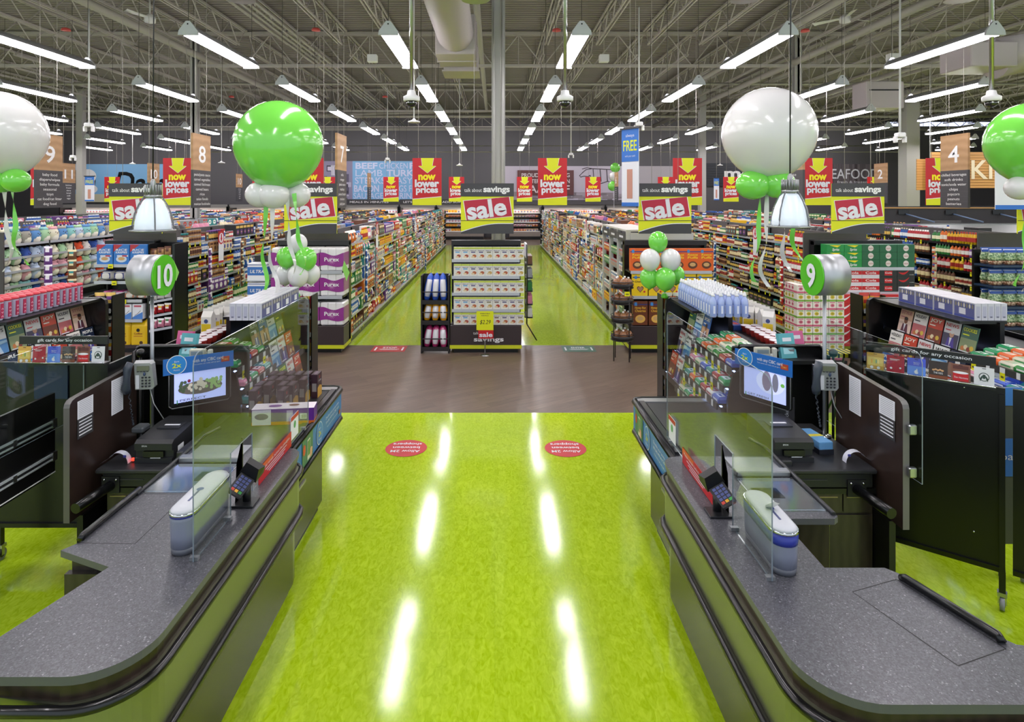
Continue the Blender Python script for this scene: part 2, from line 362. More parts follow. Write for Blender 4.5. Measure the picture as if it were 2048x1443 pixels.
for k in range(12):      # wall washers on the lighting track in front of the back wall murals
    ld = bpy.data.lights.new('wall_washer', 'AREA'); ld.shape = 'RECTANGLE'; ld.size = 1.2; ld.size_y = .15; ld.energy = 55; ld.color = (1, .95, 1)
    lo = bpy.data.objects.new('wall_washer', ld); COL.objects.link(lo); lo.location = (-25+k*4.2, 36.9, 5.6); lo.rotation_euler = (math.radians(62), 0, 0)
for z_, y_ in ((5.03, 33.0), (5.68, 36.9)):
    pipe([(-16, y_, z_), (22, y_, z_)], .025, 'thin hanging lighting track crossing before the back wall', M_PIPE)
M_DUCT = mat('#bdb4b4', .5)
du = thing('air_duct', 'round grey air duct hanging left of the middle column with boxed end', 'duct', (-.72, 7.2, 5.55))
d = MB(); rings = []
for i in range(41):
    rr = .32+(.012 if i % 2 else 0)
    rings.append([(rr*math.cos(2*math.pi*j/20), i*.1, rr*math.sin(2*math.pi*j/20)) for j in range(20)])
d.loft(rings, M_DUCT); obj('round_duct', d, du)
obj('duct_transition', MB().box(-.36, .36, 4.0, 5.1, -.36, .36, M_DUCT, .01).box(-.38, .38, 4.55, 4.6, -.38, .38, M_DUCT), du)
obj('diffuser_box', MB().box(-.3, .38, 5.1, 5.8, -.42, .05, M_DUCT, .01).box(-.33, .41, 5.07, 5.83, -.45, -.42, M_DUCT), du)
obj('hanger', MB().tube([(0, .6, .3), (0, .6, 2.1)], .008, M_JOIST).tube([(0, 3.4, .3), (0, 3.4, 2.1)], .008, M_JOIST), du)
du = thing('air_duct', 'large curved grey air duct at the top right above the number four sign', 'duct', (10.2, 12.5, 5.5))
d = MB(); d.box(-.6, .35, 0, .9, -.25, .25, M_DUCT, .02); obj('diffuser_box', d, du)
obj('duct_elbow', MB().tube([(.2, .45, 0), (.9, .45, .15), (1.4, .45, .8), (1.6, .45, 2.2)], .42, M_DUCT, 16), du)
obj('heater_unit', MB().box(-.6, .6, -.3, .5, -.45, .4, M_DUCT, .02).box(-.5, .5, -.31, -.3, .1, .14, M_BLACK), None, 'boxy grey unit heater hanging right of the white balloon', 'heater', loc=(12.4, 20, 5.9))
for x_, y_, w_ in ((745, 117, 18), (1208, 117, 18), (1785, 115, 20)):
    p = G(x_, y_, 17.0); obj('junction_box', MB().box(-.13, .13, -.1, .1, -.1, .1, M_WHITE, .01).tube([(0, 0, .1), (0, 0, 7.7-p.z)], .008, M_JOIST), None,
        'white square speaker box hanging '+('left of the round duct' if x_ < 900 else 'right of the middle column' if x_ < 1500 else 'right of the ceiling fan'), 'speaker', loc=p)
for x_, y_, w_ in ((1690, 38, 'between the upper right lights'), (300, 38, 'at the upper left behind the lamp cord')):
    p = G(x_, y_, 16.0); fn = thing('ceiling_fan', 'white three-blade ceiling fan '+w_, 'fan', p)
    obj('motor', MB().lathe([(.02, -.12), (.13, -.09), (.14, .04), (.05, .12), (.02, .14)], M_WHITE, 14).tube([(0, 0, .1), (0, 0, 7.7-p.z)], .015, M_WHITE), fn)
    for k in range(3):
        bl = obj('blade', MB().poly([(.12, -.05, .02), (.75, -.09, -.01), (.78, .05, .03), (.12, .05, .04)], M_WHITE).poly([(.12, .05, .03), (.78, .05, .02), (.75, -.09, -.02), (.12, -.05, .01)], M_WHITE), fn); bl.rotation_euler = (0, 0, k*2.094+.3)
for i, (x_, y_, Y_) in enumerate(((1610, 64, 15), (632, 62, 15), (132, 62, 15), (463, 195, 24), (1113, 63, 15), (770, 195, 24))):
    p = G(x_, y_, Y_); obj('tag_marker', MB().lathe([(.05, 0), (.11, .01), (.09, .06), (.03, .08)], mat('#b8433c', .5), 10).tube([(0, 0, .07), (0, 0, 7.2-p.z)], .006, M_JOIST), None,
        'small red sprinkler flow marker under the joists, '+['upper right over the white balloon', 'upper middle left of the duct', 'upper left by the first lights', 'left above the green balloon', 'beside the right camera pole', 'left of the round duct, farther back'][i], 'marker', loc=p)
# ---------------------------------------------------------------- fluorescent fixtures
M_LENS = mat('#fff9ff', .4, emit=LAMP, name='lit_lens'); M_HOUS = mat('#8f9194', .4, .3)
def fixture():
    t = thing('strip_light', '', 'ceiling light', (0, 0, 0)); L = 2.42
    h = MB(); prof = [(-.14, 0), (-.135, .035), (-.07, .10), (.07, .10), (.135, .035), (.14, 0)]
    h.loft([[(x, 0.02, z) for x, z in prof], [(x, L-.02, z) for x, z in prof]], M_HOUS, False); obj('housing', h, t)
    l = MB(); pr2 = [(-.13, -.001), (-.125, -.02), (-.09, -.042), (0, -.05), (.09, -.042), (.125, -.02), (.13, -.001)]
    l.loft([[(x, .03, z) for x, z in pr2], [(x, L-.03, z) for x, z in pr2]], M_LENS, True, True, True); obj('lens', l, t)
    obj('added_uplight', MB().box(-.045, .045, .05, L-.05, .1005, .103, mat('#fffaff', .4, emit=LAMP*.42)), t)  # glowing strip added on top of the housing to brighten the ceiling
    M_CAP = mat('#c9cbd1', .45)
    for a in (0, L):
        e = MB(); pp = [(-.15, -.045), (.15, -.045), (.14, .02), (.06, .13), (.03, .165), (-.03, .165), (-.06, .13), (-.14, .02)]
        e.loft([[(x, a-.02, z) for x, z in pp], [(x, a+.02, z) for x, z in pp]], M_CAP, False); e.disc((0, a-.021, .12), .013, .013, M_BLACK, n=8)
        obj('end_cap', e, t); obj('cable', MB().tube([(0, a, .16), (0, a+.02, 2.62)], .005, mat('#3c3a38', .6), 4), t)
    return t
fx = fixture(); FXX = [-20.0, -16.9, -13.85, -10.8, -7.7, -4.6, -1.6, 1.3, 4.4, 7.5, 10.6, 13.7, 16.8, 19.9, 23.0]
FXY = [1.1, 5.2, 9.3, 13.4, 17.5, 21.6, 25.7, 29.8]; first = True
for j, yy in enumerate(FXY):
    for i, xx in enumerate(FXX):
        if j < 2 and abs(xx) > 14: continue
        o = fx if first else copy_tree(fx); first = False
        o.location = (xx, yy, 5.08)
        side = 'left' if i <= 6 else 'right'; k = 7-i if i <= 6 else i-6
        o['label'] = 'lit white strip light in %s row %s of the middle column, %s from the front' % (['first', 'second', 'third', 'fourth', 'fifth', 'sixth', 'seventh', 'eighth'][k-1], side, ['first', 'second', 'third', 'fourth', 'fifth', 'sixth', 'seventh', 'eighth'][j])
        o['group'] = 'hanging strip lights'
# security cameras and small pendants
for x_, lab in ((823, 'on the pole left of the middle column'), (1130, 'on the pole right of the middle column'), (1983, 'on the pole at the far right')):
    p = G(x_, 200, 9.4); t = thing('security_camera', 'white dome security camera '+lab, 'camera', p)
    obj('pole', MB().tube([(0, 0, .1), (0, 0, 5.1)], .033, M_STEEL, 10), t)
    obj('housing', MB().lathe([(.115, -.02), (.125, .0), (.125, .05), (.07, .08), (.06, .14), (.03, .15)], M_WHITE, 20), t)
    obj('dome', MB().lathe([(.0, -.115), (.045, -.105), (.08, -.07), (.09, -.02)], mat('#1a1c1e', .08, coat=.8), 16).tube([(-.05, -.07, -.04), (.05, -.07, -.04)], .012, M_WHITE), t)
for i, (x_, y_, Y_) in enumerate(((828, 243, 12), (443, 325, 22), (919, 330, 22), (265, 327, 24), (1440, 330, 26), (1860, 340, 20))):
    p = G(x_, y_, Y_); t = thing('wireless_beacon', 'small white disc device hanging on a thin rod '+['below the left camera', 'beside the number eight sign', 'left of the middle column', 'above the dairy sign', 'left of the white balloon', 'left of the number four sign'][i], 'beacon', p)
    obj('disc', MB().lathe([(.11, -.02), (.12, 0), (.04, .03), (.02, .06)], M_WHITE, 14), t); obj('rod', MB().tube([(0, 0, .05), (0, 0, 7.2-p.z)], .012, M_WHITE), t)
for i, (x_, y_, Y_) in enumerate(((178, 250, 15), (775, 318, 26), (146, 313, 24), (1800, 270, 13), (1142, 308, 26), (1278, 248, 15))):
    p = G(x_, y_, Y_); t = thing('spot_camera', 'small white bracket camera hanging '+['at the left over the dairy sign', 'over the blue meat mural', 'left of the dairy column', 'over the number four sign', 'over the western mural', 'behind the blue free banner'][i], 'camera', p)
    obj('body', MB().box(-.08, .08, -.09, .09, -.05, .05, M_WHITE, .02).box(-.12, -.07, -.05, .05, -.16, -.03, M_WHITE, .01).box(.07, .12, -.05, .05, -.16, -.03, M_WHITE, .01), t); obj('rod', MB().tube([(0, 0, .05), (0, 0, 7.2-p.z)], .02, M_WHITE), t)
# pendant dish lamps
def dish_lamp(p, label, lit=6.0):
    t = thing('pendant_lamp', label, 'lamp', p); r = .232; t.scale = (.79, .79, 1.06)
    prof = [(r, 0), (.205, .012), (.20, .06), (.178, .145), (.14, .22), (.098, .275), (.085, .285)]
    m_in = mat('#e4e8ec', .35, emit=.55, name='glowing_shade')
    obj('lamp_shade', MB().lathe(prof, M_GLOBE, 28).lathe([(.19, .014), (.184, .08), (.152, .17), (.105, .25), (.07, .275)], m_in, 28), t)
    obj('bulb', MB().sphere((0, 0, .15), .055, mat('#ffffff', .4, emit=lit), 12, 8), t)
    fr = MB().lathe([(.238, -.006), (.243, 0), (.243, .006), (.236, .008)], M_ALU, 28)
    for k in range(4):
        a = k*math.pi/2+.6; fr.tube([(q*1.03*math.cos(a), q*1.03*math.sin(a), z) for q, z in prof], .0085, mat('#6c6f72', .5), 5)
    obj('wire_frame', fr, t)
    h = MB().lathe([(.09, .275), (.092, .30), (.085, .305)], M_ALU, 20).lathe([(.03, .30), (.03, .41), (.022, .43), (.012, .44)], M_ALU, 10)
    for k in range(18):
        a = k*math.pi/9; h.box(-.003, .003, .035, .09, .303, .39, M_ALU) if k == 0 else h.tube([(.084*math.cos(a), .084*math.sin(a), .303), (.084*math.cos(a), .084*math.sin(a), .39)], .0075, M_ALU, 4)
    obj('heat_sink', h, t); obj('cord', MB().tube([(0, 0, .43), (.012, 0, 2.6), (0, 0, (7.7-p[2])/1.06)], .0075, mat('#141414', .5), 6), t)
dish_lamp(tuple(G(306, 461, 5.6)), 'glowing glass dish lamp hanging over lane ten on a black cord')
dish_lamp(tuple(G(1580, 453, 5.45)), 'glowing glass dish lamp hanging over lane nine before the white balloon')
for x_, lab in ((482, 'top edge above the green balloon'), (951, 'top edge left of the middle column'), (1490, 'top edge above the white balloon'), (1921, 'top edge near the right camera pole')):
    p = G(x_, -1, 8.2); dish_lamp((p.x, p.y, p.z), 'lit dish lamp just showing at the '+lab, 12.0)
# ---------------------------------------------------------------- back wall signs and murals
def board(name, px, Y, m, label, cat, t=.05, z_off=0):
    a = G(px[0], px[3], Y); b = G(px[2], px[1], Y)
    th = thing(name, label, cat, ((a.x+b.x)/2, Y, a.z)); w = b.x-a.x; h = b.z-a.z
    obj('panel', MB().box(-w/2, w/2, 0, t, 0, h, m), th)
    return th, w, h, a
def wr(mb, a, Y, t, cx, by, hpx, m, bold=.02, wpx=None, slant=0, lift=.004, ox=0):      # text placed on a frontal board, in board coordinates
    p = G(cx, by, Y); mb.text(t, (p.x-ox, -lift, p.z-a.z), hpx*Y/F, m, bold=bold, width=(wpx*Y/F if wpx else None), slant=slant, lift=0)
Yw = YB-.12
def wall_board(name, px, m, label, cat='wall sign', Y=None):
    th, w, h, a = board(name, px, Y or Yw, m, label, cat); th['_'] = 0; del th['_']; return th, w, h, a, (a.x+w/2)
th, w, h, a, ox = wall_board('mural', (135, 328, 345, 388), M_SKY, 'blue mural with a cow and flowing Dairy lettering at the left')
mb = MB(); wr(mb, a, Yw, 'Dairy', 288, 386, 44, M_BLACK, .03, 122, .25, ox=ox); obj('lettering', mb, th)
mb = MB()
for x_, y_, rx, rz, m in ((168, 362, .75, .8, M_BLACK), (176, 352, .55, .45, M_WHITE), (150, 344, .22, .14, M_BLACK), (170, 343, .2, .12, M_BLACK), (180, 378, .5, .3, M_WHITE), (184, 364, .2, .5, M_BLACK)):
    p = G(x_, y_, Yw); mb.disc((p.x-ox, -.006 if m is M_BLACK else -.012, p.z-a.z), rx, rz, m, lift=0, n=18)
obj('cow', mb, th)
wall_board('wainscot_panel', (135, 388, 345, 404), mat('#c9c5a6', .6), 'cream panel beneath the blue dairy mural', 'wall panel')
wall_board('wall_panel', (72, 335, 133, 402), mat('#8f8c8c', .6), 'plain grey wall panel left of the dairy mural', 'wall panel')
th, w, h, a, ox = wall_board('mural', (644, 322, 705, 403), mat('#8d86a0', .6), 'violet grey photo mural of a street left of the blue meat mural')
mb = MB(); rnd = random.Random(3)
for k in range(26):
    x_ = rnd.uniform(-w/2+.1, w/2-.3); z_ = rnd.uniform(.1, h-.4); mb.rect((x_, -.004-.001*k, z_), rnd.uniform(.1, .5), rnd.uniform(.05, .6), mat(rnd.choice(['#5c566c', '#b6b0c4', '#3c3848', '#cfcad8']), .6), lift=0)
wr(mb, a, Yw, 'MARKET', 667, 334, 4, M_WHITE, .02, ox=ox); obj('picture', mb, th)
th, w, h, a, ox = wall_board('mural', (705, 322, 868, 400), M_SKY, 'blue mural listing beef, chicken, lamb and other meats in pale capitals')
mb = MB(); M_LAV = mat('#cfd3ee', .6)
for t_, cx_, by_, hp, wp, bo in (('BEEF', 733, 337, 12, 44, .07), ('CHICKEN', 787, 337, 12, 57, -.0), ('FISH', 842, 337, 12, 46, .07), ('LAMB', 738, 352, 13, 54, .0), ('TURKEY', 812, 352, 13, 78, .06),
                                 ('STEAKS', 740, 367, 13, 60, .02), ('EASY', 805, 367, 13, 40, -.0), ('BACON', 733, 383, 13, 50, .07), ("WINGS FILLET", 812, 383, 13, 86, .01), ('SAUSAGES', 740, 397, 12, 66, -.0), ('MARINADE', 815, 397, 12, 76, .02)):
    wr(mb, a, Yw, t_, cx_, by_, hp, M_LAV, bo, wp, ox=ox)
obj('lettering', mb, th)
th, w, h, a, ox = wall_board('mural', (1010, 332, 1246, 400), mat('#b9b1bd', .6), 'pale mural with a cattle chart and brown beef plaque right of the column')
mb = MB()
for k in range(60):
    x_ = rnd.uniform(-w/2+.3, w/2-.3); mb.rect((x_, -.003-.0006*k, rnd.uniform(.05, .45)), rnd.uniform(.3, 1.2), rnd.uniform(.05, .25), mat(rnd.choice(['#8d8488', '#a39aa2', '#7a7276']), .6), lift=0)
obj('landscape', mb, th)
mb = MB(); p = G(1091, 365, Yw); mb.box(p.x-ox-1.82, p.x-ox+1.82, -.1, -.05, p.z-a.z-.8, p.z-a.z+.8, M_MAROON)
for t_, by_, hp, wp in (('PROUDLY OFFERING', 354, 8, 96), ('WESTERN CANADIAN', 366, 8, 96), ('AAA BEEF', 385, 15, 96)): wr(mb, a, Yw, t_, 1091, by_, hp, mat('#d8cfd0', .6), .03, wp, lift=.105, ox=ox)
obj('plaque', mb, th)
mb = MB(); M_LINE = mat('#4a4048', .6)
def wl(pts): mb.tube([(G(x, y, Yw).x-ox, -.03, G(x, y, Yw).z-a.z) for x, y in pts], .022, M_LINE, 4)
wl([(1184, 337), (1172, 339), (1164, 346), (1159, 351), (1161, 354), (1168, 352), (1176, 353), (1180, 350)]); wl([(1184, 337), (1205, 338), (1225, 339), (1240, 338)])
wl([(1164, 338), (1174, 335), (1184, 337)]); wl([(1180, 350), (1184, 362), (1190, 370), (1204, 366), (1216, 362), (1222, 366), (1224, 374)])
for q in (1186, 1200, 1213, 1227): wl([(q, 338), (q+1, 350), (q+2, 363)])
obj('cattle_chart', mb, th)
wall_board('wall_panel', (1279, 332, 1346, 376), mat('#aaa4a8', .6), 'ribbed pale grey wall panel left of the meat sign', 'wall panel')
th, w, h, a, ox = wall_board('wall_sign', (1408, 326, 1650, 372), mat('#272a33', .5), 'dark slatted wall sign with large white meat lettering')
mb = MB()
for k in range(9): mb.box(-w/2, w/2, -.02, 0, k*.16, k*.16+.03, mat('#1c1e24', .5))
obj('slats', mb, th); mb = MB(); wr(mb, a, Yw, 'meat', 1494, 356, 21, M_WHITE, .08, 92, ox=ox, lift=.04); obj('lettering', mb, th)
th, w, h, a, ox = wall_board('wall_sign', (1640, 328, 1768, 368), mat('#4c4549', .6), 'seafood sign in tall white capitals on grey barn boards')
mb = MB()
for k in range(24): x_ = -w/2+k*w/24; mb.box(x_, x_+w/24-.02, -.02, 0, 0, h, mat(rnd.choice(['#5d565a', '#3c383b', '#6f676a', '#4a4145']), .6))
obj('boards', mb, th); mb = MB(); wr(mb, a, Yw, '{SEAFOOD}', 1704, 357, 20, M_PAPER, .01, 122, ox=ox, lift=.03); wr(mb, a, Yw, 'fresh & frozen', 1704, 366, 5, M_PAPER, .0, 60, ox=ox, lift=.03); obj('lettering', mb, th)
th, w, h, a, ox = wall_board('kitchen_sign', (1862, 304, 2110, 376), M_SLAT, 'slatted pine sign board with faded white K lettering behind the number four sign', 'wall sign', 24.0)
mb = MB()
for k in range(13): mb.box(-w/2, w/2, -.012, 0, k*h/13, k*h/13+.012, mat('#8a5f30', .6))
obj('slats', mb, th); mb = MB(); wr(mb, a, 24.0, 'KITCHEN', 2052, 357, 38, mat('#e9d9bd', .6), .03, 220, ox=ox, lift=.02); obj('lettering', mb, th)
th, w, h, a, ox = wall_board('kitchen_sign', (1834, 318, 1852, 380), M_SLAT, 'narrow plain pine board left of the larger pine sign', 'wall sign', 24.5)
struct('window_1', MB().box(25.5, 33.5, YB-.08, YB-.02, 7.15, 7.5, mat('#cfd8ff', .4, emit=1.6)).box(25.3, 33.7, YB-.1, YB-.01, 7.5, 7.56, M_BLACK).box(25.3, 33.7, YB-.1, YB-.01, 7.1, 7.16, M_BLACK))
PI_ = math.pi
# ---------------------------------------------------------------- hanging signs
def savings_sign(x, Y, label, group='talk about savings signs'):
    w, h = .875, .835; p = G(x, 467, Y)
    t = thing('savings_sign', label, 'sign', (p.x, Y, p.z), 0, group)
    b = MB().box(-w/2, w/2, 0, .02, 0, h, M_YEL); obj('panel', b, t)
    H = MB().box(-w/2-.004, w/2+.004, -.012, 0, h*.74, h, M_CHAR); obj('header', H, t)
    c = MB().text('talk about', (-.235, -.013, h*.83), .062, M_WHITE, bold=.0, width=.29).text('savings', (.155, -.013, h*.83), .10, M_WHITE, bold=.09, width=.44); obj('header_lettering', c, t)
    r = MB(); a = math.radians(8); cx, cz = 0.01, h*.50; ww, hh = .76, .36; pts = []
    for (qx, qz) in ((-ww/2, -hh/2), (ww/2, -hh/2), (ww/2, hh/2), (-ww/2, hh/2)):
        pts.append((cx+qx*math.cos(a)-qz*math.sin(a), qz*math.cos(a)+qx*math.sin(a)+cz))
    k = 1.03; r.poly([(cx+(q-cx)*k, -.003, min(max(cz+(z-cz)*1.06, h*.262), h*.735)) for q, z in pts], M_WHITE)
    r.poly([(q, -.005, min(max(z, h*.265), h*.732)) for q, z in pts], M_CRIM); obj('red_label', r, t)
    obj('sale_lettering', MB().text('sale', (.005, -.007, h*.335), .29, M_PAPER, right=(math.cos(a), 0, math.sin(a)), up=(-math.sin(a), 0, math.cos(a)), bold=.075, width=.66), t)
    s = MB(); s.box(-w/2, w/2, -.006, 0, h*.255, h*.265, M_BLACK); top = [(-w/2+w*i/14, h*(.03+.165*min(1, math.sin(min(1.57, i/14*2.1))))) for i in range(15)]
    for i in range(14):
        s.poly([(top[i][0], -.004, 0), (top[i+1][0], -.004, 0), (top[i+1][0], -.004, top[i+1][1]), (top[i][0], -.004, top[i][1])], M_CHAR)
        s.poly([(top[i][0], -.0045, top[i][1]), (top[i+1][0], -.0045, top[i+1][1]), (top[i+1][0], -.0045, top[i+1][1]+.012), (top[i][0], -.0045, top[i][1]+.012)], M_PAPER)
    obj('swoosh', s, t)
    obj('wire', MB().tube([(-w*.25, 0.01, h), (-w*.25, 0.01, 7.3-p.z)], .004, M_JOIST, 4).tube([(w*.25, 0.01, h), (w*.25, 0.01, 7.3-p.z)], .004, M_JOIST, 4), t)
for x_, lab in ((271, 'over the rice cereal endcap at the left'), (621, 'over the purple tissue endcap'), (974.5, 'over the middle cracker display'), (1330, 'over the orange cereal endcap'), (1716, 'over the green soda endcap')):
    savings_sign(x_, 10.3, 'hanging yellow and charcoal sale sign '+lab)
savings_sign(2088, 10.3, 'hanging talk about savings sale sign cut off at the right frame edge')
def lower_sign_proto(kind):
    w, h = .67, 1.085; t = thing('price_sign', '', 'sign', (0, 0, 0))
    obj('panel', MB().box(-w/2, w/2, 0, .015, 0, h, M_RED if kind else M_RED), t)
    b = MB(); b.poly([(-w/2, -.003, 0), (w/2, -.003, 0), (w/2, -.003, .19), (-w/2, -.003, .135)], M_YEL).poly([(-w/2, -.0035, .135), (w/2, -.0035, .19), (w/2, -.0035, .205), (-w/2, -.0035, .147)], M_PAPER); obj('yellow_band', b, t)
    a = MB(); P_ = [(-.13, h), (.15, h), (.12, h-.18), (.20, h-.18), (0.01, h-.345), (-.19, h-.18), (-.11, h-.18)]
    a.poly([(x*1.06, -.003, z-.006 if z < h else z) for x, z in P_], M_PAPER).poly([(x, -.005, z) for x, z in P_], M_YEL); obj('arrow', a, t)
    obj('lettering', MB().text('now', (0, -.004, .585), .17, mat('#f2e400', .5), bold=.11, width=.40).text('lower', (0, -.004, .425), .165, M_PAPER, bold=.11, width=.56).text('prices', (0, -.004, .29), .145, M_PAPER, bold=.10, width=.51), t)
    obj('wire', MB().tube([(-.2, .007, h), (-.2, .007, 3.95)], .005, M_JOIST, 4).tube([(.2, .007, h), (.2, .007, 3.95)], .005, M_JOIST, 4), t)
    return t
lp = lower_sign_proto(1); fst = True
for Y_, ybot, xs, tail in ((14.3, 410, (-180, 90, 355, 618, 854, 1105, 1375, 1636, 1881), 'near row'), (27.2, 403, (84, 224, 360, 520, 655, 782, 913, 1049, 1186, 1331, 1462, 1600, 1750), 'far row')):
    for i, x_ in enumerate(xs):
        if x_ < 0: continue
        o = lp if fst else copy_tree(lp); fst = False
        o.location = G(x_, ybot, Y_); big = 'large' if Y_ < 20 else 'small'
        o['label'] = '%s red and yellow now lower prices sign, %s, %s from the left' % (big, tail, ['first', 'second', 'third', 'fourth', 'fifth', 'sixth', 'seventh', 'eighth', 'ninth', 'tenth', 'eleventh', 'twelfth', 'thirteenth'][i]); o['group'] = 'hanging now lower prices signs'
def aisle_sign(x, Y, s, num, lines, label, h=1.3, zb=2.42, dep=.66):
    R = (0, s, 0); t = thing('aisle_sign', label, 'sign', (x, Y, zb)); mid = dep/2
    obj('oak_panel', MB().box(-.02, .02, 0, dep, h*.51, h, M_OAK), t); obj('list_panel', MB().box(-.02, .02, 0, dep, 0, h*.51, M_CHAR), t)
    obj('number', MB().text(num, (s*.022, mid, h*.62), .30, M_WHITE, right=R, bold=.03, width=(.26 if len(num) < 2 else .40)), t)
    m = MB()
    for i, ln in enumerate(lines): m.text(ln, (s*.022, mid, h*.50-(i+1)*h*.066), .048, M_WHITE, right=R, bold=.008, width=min(.6, .038*len(ln)+.02)); m.box(s*.02, s*.0215, .0, dep, h*.5-(i+1)*h*.066-.022, h*.5-(i+1)*h*.066-.020, M_DGREY)
    obj('lettering', m, t); obj('wire', MB().tube([(0, .12, h), (0, .12, 7.2-zb)], .004, M_JOIST, 4).tube([(0, dep-.12, h), (0, dep-.12, 7.2-zb)], .004, M_JOIST, 4), t)
aisle_sign(-5.23, 10.7, 1, '8', ['pasta/pasta sauce', 'canned vegetables', 'canned fish/meat', 'canned beans', 'rice', 'asian foods', 'mexican foods/salsa'], 'oak and charcoal aisle sign numbered eight, left of the green balloon')
aisle_sign(-7.94, 10.7, 1, '9', ['baby food', 'diapers/wipes', 'baby formula', 'seasonal', 'toys', 'cat food/cat litter', 'dog food'], 'oak and charcoal aisle sign numbered nine, behind the left white balloon')
aisle_sign(-2.74, 10.7, 1, '7', ['oils', 'vinegar', 'pasta sauce', 'ketchup', 'peanut butter', 'crackers', 'jelly/jam'], 'narrow looking aisle sign numbered seven beside the green balloon')
aisle_sign(2.50, 10.9, -1, '6', ['coffee', 'cereal', 'greeting', 'candy', 'snacks', 'cookies', 'tea'], 'narrow looking aisle sign numbered six, half behind the blue free banner', dep=.7)
aisle_sign(8.18, 10.7, -1, '4', ['chilled beverages', 'soft drinks', 'tonic/soda water', 'chips', 'popcorn', 'peanuts', 'batteries'], 'oak and charcoal aisle sign numbered four at the right')
aisle_sign(5.33, 10.7, -1, '5', ['juice', 'water', 'drinks', 'cookies', 'frozen snacks', 'bread', 'milk'], 'aisle sign mostly hidden behind the large white balloon')
for x_, Y_, s_, n_, lab in ((-14.0, 20, 1, '11', 'aisle sign numbered eleven behind the number nine sign'), (-11.2, 20, 1, '10', 'aisle sign numbered ten before the dairy lettering'), (-12.1, 29, 1, '10', 'small far aisle sign numbered ten left of the green balloon'),
                          (12.65, 20, -1, '2', 'aisle sign numbered two beside the seafood sign'), (-5.75, 28, 1, '7', 'small far aisle sign in front of the blue meat mural'), (5.35, 27, -1, '6', 'small far aisle sign left of the blue free banner')):
    aisle_sign(x_, Y_, s_, n_, ['kitchen', 'frozen', 'dairy', 'bread', 'milk', 'eggs'], lab)
M_BAN = mat('#2f6fc4', .5); M_SALM = mat('#c08a78', .6)
def banner(p, w, h, label, rz=0, blue=.42):
    t = thing('hanging_banner', label, 'banner', p, rz)
    obj('panel', MB().box(-w/2, w/2, 0, .012, 0, h, M_PAPER), t)
    obj('blue_print', MB().box(-w/2, w/2, -.003, 0, h*(1-blue), h, M_BAN), t); obj('blue_foot', MB().box(-w/2, w/2, -.003, 0, 0, h*.05, M_BAN), t)
    obj('lettering', MB().text('always', (0, -.004, h*.90), h*.04, M_PAPER, width=w*.5).text('FREE', (0, -.004, h*.72), h*.14, M_YEL, bold=.03, width=w*.8).text('with your card', (0, -.004, h*.64), h*.025, M_PAPER, width=w*.6), t)
    obj('picture', MB().box(-w*.18, w*.14, -.004, 0, h*.10, h*.48, M_SALM), t)
    obj('top_bar', MB().box(-w/2-.03, w/2+.03, -.02, .03, h, h+.03, M_BLACK).tube([(0, 0, h+.03), (0, 0, 7.2-p[2])], .005, M_JOIST, 4), t)
banner((2.19, 10.05, 2.46), .36, 1.25, 'tall blue and white free banner hanging beside the number six sign', -.95)
banner(tuple(G(179, 402, 24)), .36, .95, 'small blue and white free banner before the dairy mural', 0, .35)
banner(tuple(G(1433, 400, 24)), .2, .85, 'small narrow free banner left of the meat sign', 0, .35)
t = thing('hanging_banner', 'white hanging banner with a blue foot at the right frame edge', 'banner', (8.75, 10.0, 2.41))
obj('panel', MB().box(-.68, .6, 0, .012, 0, 1.3, M_PAPER), t); obj('blue_foot', MB().box(-.68, .6, -.004, 0, 0, .07, M_BAN).box(-.2, .3, -.004, 0, .6, .63, M_BAN), t)
obj('wire', MB().tube([(0, 0, 1.3), (0, 0, 4.8)], .005, M_JOIST, 4), t)
